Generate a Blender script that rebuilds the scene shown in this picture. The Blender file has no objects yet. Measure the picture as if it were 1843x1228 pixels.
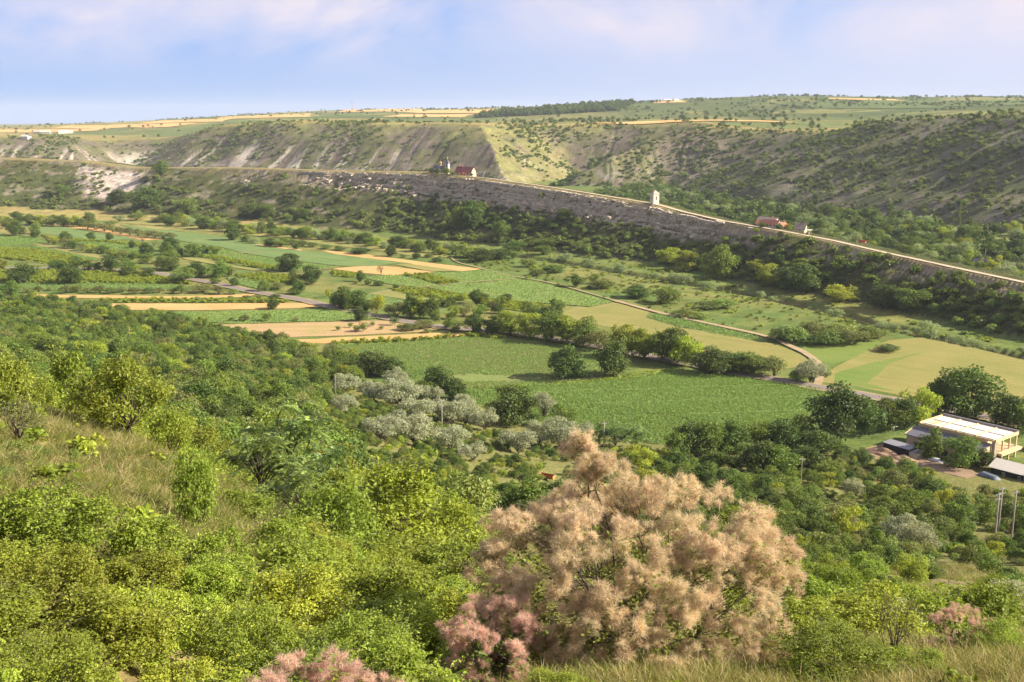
import bpy, math, random
import numpy as np
from mathutils import Vector, Matrix

sc = bpy.context.scene
rad = math.radians
rng = np.random.default_rng(7)
random.seed(7)

# ------------------------------------------------------------------ camera, sky, sun, exposure
CAMZ = 80.0                                  # eye height above the valley floor, metres
FPX, CX, CY = 1900.0, 921.5, 614.0           # focal length and centre in pixels of the photograph
PITCH = math.atan((614 - 215) / FPX)
cam_data = bpy.data.cameras.new('camera')
cam = bpy.data.objects.new('camera', cam_data)
sc.collection.objects.link(cam)
cam.location = (0, 0, CAMZ)
cam.rotation_euler = (math.pi / 2 - PITCH, 0, 0)
cam_data.sensor_width = 36.0
cam_data.lens = 36.0 * FPX / 1843.0
cam_data.clip_start = 0.1
cam_data.clip_end = 60000.0
sc.camera = cam

SUN_AZ, SUN_EL = 97.0, 31.0                 # degrees clockwise from the view direction (+Y), above the horizon
world = bpy.data.worlds.new('World')
sc.world = world
world.use_nodes = True
wn, wl = world.node_tree.nodes, world.node_tree.links
wn.clear()
w_out = wn.new('ShaderNodeOutputWorld')
w_bg = wn.new('ShaderNodeBackground')
w_bg.inputs['Strength'].default_value = 0.085
sky = wn.new('ShaderNodeTexSky')
sky.sky_type = 'NISHITA'
sky.sun_disc = False
sky.sun_elevation = rad(SUN_EL)
sky.sun_rotation = rad(SUN_AZ)
sky.altitude = 100
sky.air_density = 0.42
sky.dust_density = 0.1
sky.ozone_density = 5.0
w_tc = wn.new('ShaderNodeTexCoord')
w_sep = wn.new('ShaderNodeSeparateXYZ')
wl.new(w_tc.outputs['Generated'], w_sep.inputs[0])
def wmath(op, a, b=None, c=None):
    n = wn.new('ShaderNodeMath'); n.operation = op
    for i, v in enumerate((a, b, c)):
        if v is None: continue
        if isinstance(v, (int, float)): n.inputs[i].default_value = v
        else: wl.new(v, n.inputs[i])
    return n.outputs[0]
# clouds lie on a high sheet: the direction is carried to that sheet so that they flatten towards the horizon
zc = wmath('ADD', wmath('MAXIMUM', w_sep.outputs['Z'], 0.0), 0.5)
w_comb = wn.new('ShaderNodeCombineXYZ')
wl.new(wmath('DIVIDE', w_sep.outputs['X'], zc), w_comb.inputs[0])
wl.new(wmath('DIVIDE', w_sep.outputs['Y'], zc), w_comb.inputs[1])
w_noise = wn.new('ShaderNodeTexNoise')
w_noise.inputs['Scale'].default_value = 3.0
w_noise.inputs['Detail'].default_value = 7.0
w_noise.inputs['Roughness'].default_value = 0.55
w_noise.inputs['Distortion'].default_value = 0.4
w_map = wn.new('ShaderNodeMapping')
w_map.inputs['Location'].default_value = (5.1, 9.4, 0.0)
wl.new(w_comb.outputs[0], w_map.inputs[0])
wl.new(w_map.outputs[0], w_noise.inputs['Vector'])
w_ramp = wn.new('ShaderNodeValToRGB')
w_ramp.color_ramp.elements[0].position = 0.37
w_ramp.color_ramp.elements[1].position = 0.59
wl.new(w_noise.outputs['Fac'], w_ramp.inputs[0])
w_mix = wn.new('ShaderNodeMix'); w_mix.data_type = 'RGBA'
fade = wn.new('ShaderNodeMapRange')              # haze near the horizon swallows the clouds
fade.inputs['From Min'].default_value = 0.02; fade.inputs['From Max'].default_value = 0.10
fade.interpolation_type = 'SMOOTHSTEP'
wl.new(w_sep.outputs['Z'], fade.inputs['Value'])
wl.new(wmath('MULTIPLY', wmath('MULTIPLY', w_ramp.outputs[0], 0.92), fade.outputs[0]), w_mix.inputs['Factor'])
w_tint = wn.new('ShaderNodeMix'); w_tint.data_type = 'RGBA'; w_tint.blend_type = 'MULTIPLY'
w_tint.inputs['Factor'].default_value = 1.0
w_tint.inputs['B'].default_value = (0.84, 0.91, 1.06, 1)
wl.new(sky.outputs[0], w_tint.inputs['A'])
# the lower sky is veiled by summer haze, whiter towards the sun
veil_c = wn.new('ShaderNodeMix'); veil_c.data_type = 'RGBA'
veil_c.inputs['A'].default_value = (1.25, 2.15, 4.0, 1)
veil_c.inputs['B'].default_value = (3.05, 3.3, 4.25, 1)
toward = wn.new('ShaderNodeMapRange'); toward.interpolation_type = 'SMOOTHSTEP'
toward.inputs['From Min'].default_value = -0.55; toward.inputs['From Max'].default_value = 0.55
wl.new(w_sep.outputs['X'], toward.inputs['Value'])
wl.new(toward.outputs[0], veil_c.inputs['Factor'])
low = wn.new('ShaderNodeMapRange'); low.interpolation_type = 'SMOOTHSTEP'
low.inputs['From Min'].default_value = 0.0; low.inputs['From Max'].default_value = 0.34
low.inputs['To Min'].default_value = 0.96; low.inputs['To Max'].default_value = 0.0
wl.new(w_sep.outputs['Z'], low.inputs['Value'])
veil = wn.new('ShaderNodeMix'); veil.data_type = 'RGBA'
wl.new(low.outputs[0], veil.inputs['Factor'])
wl.new(w_tint.outputs['Result'], veil.inputs['A'])
wl.new(veil_c.outputs['Result'], veil.inputs['B'])
wl.new(veil.outputs['Result'], w_mix.inputs['A'])
w_mix.inputs['B'].default_value = (4.2, 3.8, 4.25, 1)
wl.new(w_mix.outputs['Result'], w_bg.inputs['Color'])
wl.new(w_bg.outputs[0], w_out.inputs['Surface'])

sun_data = bpy.data.lights.new('sun', 'SUN')
sun_data.energy = 5.0
sun_data.angle = rad(0.53)
sun_data.color = (1.0, 0.89, 0.70)
sun = bpy.data.objects.new('sun', sun_data)
sc.collection.objects.link(sun)
_a, _e = rad(SUN_AZ), rad(SUN_EL)
SUN_DIR = Vector((math.sin(_a) * math.cos(_e), math.cos(_a) * math.cos(_e), math.sin(_e)))
sun.rotation_euler = SUN_DIR.to_track_quat('Z', 'Y').to_euler()
sun.location = SUN_DIR * 500

sc.view_settings.view_transform = 'Standard'
sc.view_settings.look = 'None'
sc.view_settings.exposure = 1.32
sc.view_settings.gamma = 1.0
sc.view_settings.use_curve_mapping = False
sc.render.engine = 'CYCLES'
sc.cycles.use_denoising = True
sc.cycles.max_bounces = 4
sc.cycles.diffuse_bounces = 2
sc.cycles.glossy_bounces = 2
sc.cycles.transmission_bounces = 3
sc.cycles.transparent_max_bounces = 8
sc.cycles.volume_bounces = 0
sc.cycles.use_adaptive_sampling = True
sc.cycles.adaptive_threshold = 0.02

# ------------------------------------------------------------------ helpers: rays, noise, meshes, materials
_cp, _sp = math.cos(PITCH), math.sin(PITCH)
def ray(px, py):
    px, py = np.asarray(px, float), np.asarray(py, float)
    u = (CY - py) / FPX
    return (px - CX) / FPX, _cp + u * _sp, -_sp + u * _cp
def at(px, py, depth):
    """World point seen at a pixel of the photograph, a given depth (metres along +Y) away."""
    a, b, c = ray(px, py)
    t = depth / b
    return np.stack([a * t, b * t, CAMZ + c * t], -1)
def at_z(px, py, z=0.0):
    """World point seen at a pixel, lying at height z."""
    a, b, c = ray(px, py)
    t = (z - CAMZ) / c
    return np.stack([a * t, b * t, CAMZ + c * t], -1)

def _hash(ix, iy, seed):
    h = (ix.astype(np.int64) * 374761393 + iy.astype(np.int64) * 668265263 + seed * 1442695041) & 0xFFFFFFFF
    h = ((h ^ (h >> 13)) * 1274126177) & 0xFFFFFFFF
    h = ((h ^ (h >> 16)) * 2246822519) & 0xFFFFFFFF
    return ((h ^ (h >> 15)) & 0xFFFFFF) / float(0xFFFFFF)
def vnoise(x, y, seed=0):
    xi, yi = np.floor(x), np.floor(y)
    fx, fy = x - xi, y - yi
    fx, fy = fx * fx * (3 - 2 * fx), fy * fy * (3 - 2 * fy)
    a, b = _hash(xi, yi, seed), _hash(xi + 1, yi, seed)
    c, d = _hash(xi, yi + 1, seed), _hash(xi + 1, yi + 1, seed)
    return (a * (1 - fx) + b * fx) * (1 - fy) + (c * (1 - fx) + d * fx) * fy
def fbm(x, y, octaves=4, seed=0, gain=0.5):
    x, y = np.asarray(x, float), np.asarray(y, float)
    s = np.zeros(np.broadcast(x, y).shape); amp, tot = 1.0, 0.0
    for o in range(octaves):
        s = s + amp * vnoise(x * 2 ** o + 17.3 * o, y * 2 ** o - 9.1 * o, seed + o)
        tot += amp; amp *= gain
    return s / tot
def sstep(a, b, x):
    t = np.clip((np.asarray(x, float) - a) / (b - a), 0, 1)
    return t * t * (3 - 2 * t)

def new_mesh(name, verts, faces, mats=(), smooth=False, mat_idx=None, attrs=None):
    """faces: (n,3) or (n,4) int array, or a list of such arrays."""
    verts = np.asarray(verts, np.float32)
    groups = faces if isinstance(faces, list) else [faces]
    groups = [np.asarray(g, np.int32) for g in groups if len(g)]
    me = bpy.data.meshes.new(name)
    me.vertices.add(len(verts))
    me.vertices.foreach_set('co', verts.ravel())
    nl = sum(g.size for g in groups); npoly = sum(len(g) for g in groups)
    me.loops.add(nl); me.polygons.add(npoly)
    me.loops.foreach_set('vertex_index', np.concatenate([g.ravel() for g in groups]))
    sizes = np.concatenate([np.full(len(g), g.shape[1], np.int32) for g in groups])
    starts = np.concatenate([[0], np.cumsum(sizes)[:-1]]).astype(np.int32)
    me.polygons.foreach_set('loop_start', starts)
    for m in mats: me.materials.append(m)
    if mat_idx is not None: me.polygons.foreach_set('material_index', np.asarray(mat_idx, np.int32))
    me.polygons.foreach_set('use_smooth', np.full(npoly, bool(smooth)))
    if attrs:
        for an, (kind, dom, data) in attrs.items():
            at_ = me.attributes.new(an, kind, dom)
            data = np.asarray(data, np.float32)
            at_.data.foreach_set('color' if kind == 'FLOAT_COLOR' else 'value', data.ravel())
    me.update(calc_edges=True)
    me.validate()
    return me

def link(name, data, parent=None, loc=None):
    o = bpy.data.objects.new(name, data)
    sc.collection.objects.link(o)
    if parent is not None: o.parent = parent
    if loc is not None: o.location = loc
    return o
def tag(o, label, cat, group=None, kind=None):
    o['label'] = label; o['category'] = cat
    if group: o['group'] = group
    if kind: o['kind'] = kind
    return o

MATS = {}
def mat(name, build):
    if name in MATS: return MATS[name]
    m = bpy.data.materials.new(name); m.use_nodes = True
    nt = m.node_tree; nt.nodes.clear()
    out = nt.nodes.new('ShaderNodeOutputMaterial')
    build(nt, out)
    MATS[name] = m
    return m
def N(nt, kind, **kw):
    n = nt.nodes.new(kind)
    for k, v in kw.items():
        if k.startswith('_'): setattr(n, k[1:], v)
        else: n.inputs[k.replace('__', ' ')].default_value = v
    return n
def mixc(nt, fac, a, b, blend='MIX'):
    n = nt.nodes.new('ShaderNodeMix'); n.data_type = 'RGBA'; n.blend_type = blend
    for key, v in (('Factor', fac), ('A', a), ('B', b)):
        if hasattr(v, 'is_linked') or hasattr(v, 'links'): nt.links.new(v, n.inputs[key])
        elif isinstance(v, (int, float)): n.inputs[key].default_value = v if key == 'Factor' else (v, v, v, 1)
        else: n.inputs[key].default_value = (*v[:3], 1)
    return n.outputs['Result']
def ramp(nt, fac, stops):
    n = nt.nodes.new('ShaderNodeValToRGB')
    cr = n.color_ramp
    while len(cr.elements) < len(stops): cr.elements.new(0.5)
    for e, (p, c) in zip(cr.elements, stops):
        e.position = p; e.color = (*c[:3], 1) if not isinstance(c, (int, float)) else (c, c, c, 1)
    nt.links.new(fac, n.inputs[0])
    return n.outputs[0]
def noise_tex(nt, scale, detail=4, rough=0.6, vec=None, dist=0.0):
    n = N(nt, 'ShaderNodeTexNoise', Scale=scale, Detail=detail, Roughness=rough, Distortion=dist)
    if vec is not None: nt.links.new(vec, n.inputs['Vector'])
    return n.outputs['Fac']
def plain(name, color, rough=0.85, var=0.12, scale=3.0, metallic=0.0, bump=0.15, spec=0.3):
    """A plain surface with uneven colour and fine relief."""
    def b(nt, out):
        tc = N(nt, 'ShaderNodeTexCoord')
        n1 = noise_tex(nt, scale, 6, 0.65, tc.outputs['Object'])
        col = mixc(nt, n1, [c * (1 - var * 2) for c in color], [min(1, c * (1 + var * 2)) for c in color])
        p = N(nt, 'ShaderNodeBsdfPrincipled', Roughness=rough, Metallic=metallic)
        p.inputs['Specular IOR Level'].default_value = spec
        nt.links.new(col, p.inputs['Base Color'])
        if bump:
            bp = N(nt, 'ShaderNodeBump', Strength=bump, Distance=0.05)
            nt.links.new(noise_tex(nt, scale * 6, 5, 0.7, tc.outputs['Object']), bp.inputs['Height'])
            nt.links.new(bp.outputs[0], p.inputs['Normal'])
        nt.links.new(p.outputs[0], out.inputs['Surface'])
    return mat(name, b)
# ------------------------------------------------------------------ terrain: control points, height function, one sheet
def tps_fit(P, z):
    P = np.asarray(P, float); n = len(P)
    d2 = ((P[:, None] - P[None]) ** 2).sum(-1)
    K = 0.5 * d2 * np.log(d2 + 1e-9)
    A = np.zeros((n + 3, n + 3)); A[:n, :n] = K + np.eye(n) * 1e-6
    A[:n, n] = 1; A[:n, n + 1:] = P; A[n, :n] = 1; A[n + 1:, :n] = P.T
    return P, np.linalg.solve(A, np.concatenate([z, np.zeros(3)]))
def tps_eval(fit, x, y):
    P, w = fit
    out = np.full(x.shape, w[len(P)]) + w[len(P) + 1] * x + w[len(P) + 2] * y
    for i, (a, b) in enumerate(P):
        d2 = (x - a) ** 2 + (y - b) ** 2
        out += w[i] * 0.5 * d2 * np.log(d2 + 1e-9)
    return out

# the near hillside: (pixel column, depth, metres below the eye)
HILL = {
    -500: [(6, 4.0), (9, 5.2), (13, 5.9), (22, 6.8), (33, 8.6), (45, 11.5), (70, 18), (110, 27), (170, 40), (270, 56), (360, 70), (435, 80), (580, 94)],
    0:    [(6, 4.4), (9, 6.0), (13, 6.7), (22, 7.7), (30, 8.8), (40, 11.2), (60, 18), (100, 29), (150, 41), (250, 58), (335, 71), (415, 80), (560, 95)],
    300:  [(6, 4.6), (9, 6.6), (13, 7.7), (22, 9.1), (33, 11.1), (40, 13.3), (60, 21.5), (100, 32), (150, 43), (250, 60), (325, 72), (382, 80), (530, 96)],
    600:  [(6, 4.7), (9, 6.6), (13, 8.3), (22, 11.3), (35, 16), (60, 25), (100, 37), (150, 49), (200, 58.5), (270, 72.5), (318, 80), (470, 96)],
    921:  [(3, 2.8), (6, 4.6), (9, 6.2), (13, 7.7), (20, 10.6), (40, 18.8), (60, 26.5), (100, 40), (150, 55), (200, 68), (262, 80), (420, 97)],
    1400: [(6, 4.6), (9, 6.2), (13, 7.7), (18, 9.8), (40, 20), (60, 28.5), (100, 44), (150, 60), (200, 73.5), (238, 80), (380, 98)],
    1843: [(6, 4.6), (9, 6.2), (13, 7.6), (17, 9.3), (40, 20.2), (60, 28.8), (100, 45), (150, 61.5), (195, 75.5), (222, 80), (380, 98)],
    2500: [(6, 4.4), (13, 7.3), (40, 19.5), (100, 44), (150, 61), (215, 80), (380, 98)],
}
_P, _Z = [(0, 0), (0, -20)], [78.4, 82]
for _px, lst in HILL.items():
    for _d, _drop in lst:
        _P.append(((_px - CX) / FPX * _d * 1.02, _d)); _Z.append(CAMZ - _drop)
HILL_FIT = tps_fit(_P, np.array(_Z))

# the cliff ridge: (pixel column, pixel row of the crest, depth, how much of a cliff)
CREST = [(-400, 290, 1260, .2), (-150, 286, 1180, .2), (0, 284, 1125, .2), (160, 290, 1068, .3), (240, 301, 1035, .5), (420, 301, 965, .32), (640, 307, 880, .42),
         (760, 309, 832, .75), (880, 321, 762, 1), (1000, 338, 714, 1), (1100, 354, 677, 1), (1180, 367, 649, 1), (1230, 381, 628, .9),
         (1300, 397, 593, .5), (1400, 414, 553, .35), (1500, 433, 518, .3), (1600, 456, 485, .25), (1720, 482, 449, .2), (1843, 508, 415, .2),
         (2000, 540, 377, .2), (2250, 585, 335, .15)]
FOOT = [(-400, 372), (0, 377), (200, 384), (400, 393), (600, 413), (750, 426), (900, 446), (1071, 464), (1172, 476), (1240, 494), (1389, 526), (1473, 536), (1592, 566), (1835, 617), (2100, 680), (2300, 720)]
CREST_W = np.array([at(a, b, d) for a, b, d, c in CREST])
CREST_C = np.array([c for *_, c in CREST])
FOOT_W = np.array([at_z(a, b, 0) for a, b in FOOT])
def seg_dist(x, y, A, B):
    dx, dy = B[0] - A[0], B[1] - A[1]
    L2 = dx * dx + dy * dy
    t = np.clip(((x - A[0]) * dx + (y - A[1]) * dy) / L2, 0, 1)
    ex, ey = x - A[0] - t * dx, y - A[1] - t * dy
    return np.hypot(ex, ey), t, (dx * (y - A[1]) - dy * (x - A[0])) / math.sqrt(L2)
def poly_dist(x, y, pts):
    """Distance to a polyline, the index+fraction of the nearest point and the side (positive: left of its direction)."""
    best = np.full(x.shape, 1e9); s = np.zeros(x.shape); side = np.zeros(x.shape)
    for i in range(len(pts) - 1):
        d, t, sd = seg_dist(x, y, pts[i], pts[i + 1])
        m = d < best
        best = np.where(m, d, best); s = np.where(m, i + t, s); side = np.where(m, sd, side)
    return best, s, side
CREST_L = np.array([poly_dist(np.array([p[0]]), np.array([p[1]]), FOOT_W)[0][0] for p in CREST_W])
def _pick(arr, s): return np.interp(s, np.arange(len(arr)), arr)
def ridge_height(x, y):
    d, s, side = poly_dist(x, y, CREST_W)
    arc = np.concatenate([[0], np.cumsum(np.hypot(*np.diff(CREST_W[:, :2], axis=0).T))])
    u = _pick(arc, s)
    zc, c, Lf = _pick(CREST_W[:, 2], s), _pick(CREST_C, s), _pick(CREST_L, s)
    front = side < 0
    nz = fbm(u / 16, d / 30, 4, 11) - 0.5
    nz2 = fbm(u / 55, d * 0 + 3.3, 3, 12) - 0.5
    dd = d * (1 + 0.55 * nz2) + nz * 5 * sstep(2, 14, d)
    t = np.clip(dd / Lf, 0, 1.2)
    # cliff profile: rounded top, rock wall broken by ledges, then a concave talus apron
    steps = t
    kx = [0, .045, .085, .10, .115, .155, .17, .205, .22, .26, .32, .52, .80, 1.0, 1.2]
    kz = [1, .985, .95, .91, .81, .785, .71, .69, .625, .605, .56, .32, .09, 0, -.02]
    cliff = np.interp(t, kx, kz)
    sx = [0, .10, .25, .45, .70, .9, 1.0, 1.2]
    sz = [1, .98, .86, .60, .25, .06, 0, -.02]
    slope = np.interp(t, sx, sz)
    w = np.clip(c + (fbm(u / 40, d * 0, 3, 13) - .5) * .9, 0, 1)
    pf = slope * (1 - w) + cliff * w
    Lb = np.maximum(Lf * 0.8, 42)
    tb = np.clip(d / Lb, 0, 1.2)
    pb = np.interp(tb, [0, .15, .38, .6, .85, 1, 1.2], [1, .985, .93, .62, .16, 0, -.02])
    z = zc * np.where(front, pf, pb)
    # limestone beds: the wall breaks into level ledges
    hb = 3.4
    zz = z + (fbm(u / 70, d * 0 + 1.7, 2, 14) - .5) * 3
    fr = zz / hb - np.floor(zz / hb)
    zt = z + (sstep(.28, .95, fr) - fr) * hb
    amt = np.where(front, w * sstep(.07, .10, t) * sstep(.45, .3, t), 0) * (.35 + .65 * sstep(.3, .6, fbm(u / 22, z / 5, 2, 15)))
    return z * (1 - amt) + zt * amt, u, d, side, w, t

# the plateaus across the river: foot of their slopes in plan, and the height of their tops
PLATEAU = [(2500, -400), (1300, 250), (700, 520), (470, 640), (372, 745), (300, 880), (232, 1010), (188, 1120), (186, 1190), (235, 1275),
           (190, 1290), (120, 1285), (70, 1300), (62, 1335), (130, 1480), (100, 1490), (40, 1390), (8, 1335), (-40, 1345), (-150, 1410), (-320, 1490), (-480, 1570), (-565, 1620),
           (-600, 1720), (-640, 1625), (-720, 1590), (-900, 1580), (-1300, 1600), (-2500, 1500), (-9000, 3000), (-20000, 30000), (25000, 30000), (25000, -400)]
PLAT_PTS = [(-900, 243, 1850), (-300, 243, 1800), (0, 244, 1750), (130, 243, 1760), (245, 246, 1800), (330, 226, 1750), (420, 220, 1700), (500, 217, 1660), (700, 219, 1600), (830, 220, 1520), (1050, 222, 1560), (1250, 219, 1500), (1400, 219, 1560), (1480, 225, 1520),
            (1500, 231, 1260), (1600, 214, 1180), (1700, 206, 1090), (1843, 198, 1000), (2100, 188, 880), (2500, 180, 700), (3000, 180, 500),
            (-900, 234, 4000), (-300, 233, 4000), (0, 232, 4000), (200, 224, 4500), (400, 210, 4500), (600, 199, 4500), (750, 196, 4200), (900, 199, 4200), (950, 200, 4000), (1100, 190, 3500), (1250, 180, 3200), (1380, 173, 3000), (1500, 175, 2900), (1700, 180, 2700), (1843, 177, 2700), (2300, 175, 2500),
            (1300, 203, 2300), (1450, 209, 2050), (1600, 203, 2000), (1843, 192, 1900), (1000, 213, 2300), (700, 213, 2500), (400, 217, 2600), (100, 238, 2500), (-400, 238, 2500),
            (-900, 226, 8500), (0, 227, 8500), (400, 216, 9000), (750, 208, 9000), (1400, 195, 9000), (2300, 190, 9000), (0, 224, 13500), (900, 210, 13500), (1843, 200, 13500)]
_pw = np.array([at(a, b, d) for a, b, d in PLAT_PTS])
PLAT_FIT = tps_fit(_pw[:, :2] / 1000, _pw[:, 2])
def inside_poly(x, y, poly):
    r = np.zeros(x.shape, bool); n = len(poly); j = n - 1
    for i in range(n):
        (xi, yi), (xj, yj) = poly[i][:2], poly[j][:2]
        if yi != yj:
            r ^= ((yi > y) != (yj > y)) & (x < (xj - xi) * (y - yi) / (yj - yi) + xi)
        j = i
    return r
def plateau_height(x, y):
    wx = x + (fbm(x / 90, y / 90, 3, 21) - .5) * 36
    wy = y + (fbm(x / 90, y / 90, 3, 22) - .5) * 36
    d, s, _ = poly_dist(wx, wy, PLATEAU)
    d = np.where(inside_poly(wx, wy, PLATEAU), d, -d)
    top = np.clip(tps_eval(PLAT_FIT, x / 1000, y / 1000), 20, 210)
    run = 138 + 95 * sstep(120, 330, x) * sstep(1400, 1000, y)
    # rills down the slope
    rill = (fbm(s * 16, d * 0 + s, 3, 23) - .5)
    dr = d + rill * 7 * sstep(0, 60, d) * sstep(1.15 * run, .5 * run, d)
    t = np.clip(dr / run, -.1, 1.6)
    p = np.interp(t, [-.1, 0, .12, .22, .55, .85, 1.0, 1.15, 1.6], [-.02, 0, .16, .25, .64, .90, .965, .99, 1.0])
    return top * p, d, s, t

RIVER = np.array([at_z(a, b, 0) for a, b in [(900, 455), (1000, 470), (1100, 486), (1200, 502), (1300, 520), (1400, 537), (1430, 545), (1500, 560), (1560, 578), (1640, 596), (1720, 615), (1780, 628), (1843, 645), (2000, 690), (2200, 760)]])
def height(x, y, full=False):
    x, y = np.asarray(x, float), np.asarray(y, float)
    z_hill = np.full(x.shape, -50.0)
    m = y < 640
    if m.any():
        h = tps_eval(HILL_FIT, x[m], y[m])
        r = np.hypot(x[m], y[m])
        h = h + (fbm(x[m] / 22, y[m] / 22, 4, 31) - .5) * 3.2 * sstep(20, 90, r) + (fbm(x[m] / 2.2, y[m] / 2.2, 4, 32) - .5) * 0.5 * sstep(3, 12, r)
        z_hill[m] = h
    zr = np.zeros(x.shape); u = np.zeros(x.shape); dr = np.full(x.shape, 1e9); side = np.zeros(x.shape); w = np.zeros(x.shape); tr = np.full(x.shape, 9.)
    m2 = (y > 250) & (y < 1500) & (np.abs(x) < 1400)
    if m2.any():
        zr[m2], u[m2], dr[m2], side[m2], w[m2], tr[m2] = ridge_height(x[m2], y[m2])
    zp = np.zeros(x.shape); dp = np.full(x.shape, -1e3); sp = np.zeros(x.shape); tp = np.full(x.shape, -1.)
    m3 = (y > 560) | (x > 330)
    if m3.any():
        zp[m3], dp[m3], sp[m3], tp[m3] = plateau_height(x[m3], y[m3])
    zr = zr + np.where((zr > 1.5), (fbm(x / 7, y / 7, 3, 41) - .5) * 1.6 * sstep(1.5, 6, zr) * sstep(3, 9, dr), 0)
    zp = zp + np.where(zp > 2, (fbm(x / 26, y / 26, 4, 42) - .5) * 3.4 * sstep(2, 12, zp) * sstep(1.3, .9, tp), 0)
    # smooth joint of the hillside with the valley floor
    k = 3.0
    zv = np.where(z_hill > 8, z_hill, np.where(z_hill < -8, 0.0, 0.5 * (z_hill + np.sqrt(z_hill ** 2 + k * k)) - 0.5 * (np.sqrt(64 + k * k) - 8) * 0))
    zv = np.where(z_hill < -8, 0.0, np.maximum(zv - 0.27 * (z_hill < 8), 0))
    z = np.maximum(np.maximum(zv, zr), np.maximum(zp, 0))
    m4 = (y > 280) & (y < 800) & (z < 3)
    if m4.any():
        dv, _, _ = poly_dist(x[m4], y[m4], RIVER)
        z[m4] -= 2.2 * sstep(6.5, 3.0, dv + (fbm(x[m4] / 9, y[m4] / 9, 2, 51) - .5) * 3)
    if not full: return z
    cls = np.ones(x.shape, int)
    cls[(zv > 0.6) & (zv >= zr) & (zv >= zp)] = 0
    cls[(zr > 0.8) & (zr > zv) & (zr >= zp)] = 2
    cls[(zp > 0.8) & (zp > zv) & (zp > zr)] = 3
    cls[(cls == 3) & (tp > 1.12)] = 4
    return z, dict(cls=cls, u=u, dr=dr, side=side, w=w, tr=tr, dp=dp, sp=sp, tp=tp, zr=zr, zp=zp)

APEX = -25.0
COLS = np.concatenate([np.linspace(-1.4, -.53, 26)[:-1], np.linspace(-.53, .53, 700), np.linspace(.53, 1.4, 26)[1:]])
ROWS = np.concatenate([np.arange(-18, 0, 2.), np.arange(0, 60, .42), np.arange(60, 300, 2.), np.arange(300, 400, 3.5), np.arange(400, 1150, 2.2),
                       np.arange(1150, 1750, 4.6), np.geomspace(1750, 4600, 120)[:-1], np.geomspace(4600, 14000, 36)])
GX = COLS[None, :] * (ROWS[:, None] - APEX); GY = np.repeat(ROWS[:, None], len(COLS), 1)
GZ, GI = height(GX, GY, True)
def gz(x, y):
    """Ground height, read from the sheet."""
    x, y = np.asarray(x, float), np.asarray(y, float)
    r = np.clip(np.interp(y, ROWS, np.arange(len(ROWS))), 0, len(ROWS) - 1.001)
    c = np.clip(np.interp(x / (y - APEX), COLS, np.arange(len(COLS))), 0, len(COLS) - 1.001)
    r0, c0 = r.astype(int), c.astype(int); fr, fc = r - r0, c - c0
    return (GZ[r0, c0] * (1 - fc) + GZ[r0, c0 + 1] * fc) * (1 - fr) + (GZ[r0 + 1, c0] * (1 - fc) + GZ[r0 + 1, c0 + 1] * fc) * fr
_DEP = np.concatenate([np.arange(2, 60, .2), np.arange(60, 400, 1.), np.arange(400, 1800, 1.5), np.geomspace(1800, 13500, 900)])
def hit(px, py, dmin=0.0):
    """First ground point along the line of sight through a pixel, beyond depth dmin."""
    px, py = np.atleast_1d(np.asarray(px, float)), np.atleast_1d(np.asarray(py, float))
    out = np.zeros((len(px), 3))
    dep = _DEP[_DEP > dmin]
    for i in range(len(px)):
        a, b, c = ray(px[i], py[i])
        t = dep / b
        z = CAMZ + c * t; g = gz(a * t, dep)
        k = np.argmax(z <= g)
        if z[k] > g[k]: k = len(dep) - 1
        out[i] = (a * t[k], dep[k], g[k])
    return out if len(out) > 1 else out[0]
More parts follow.
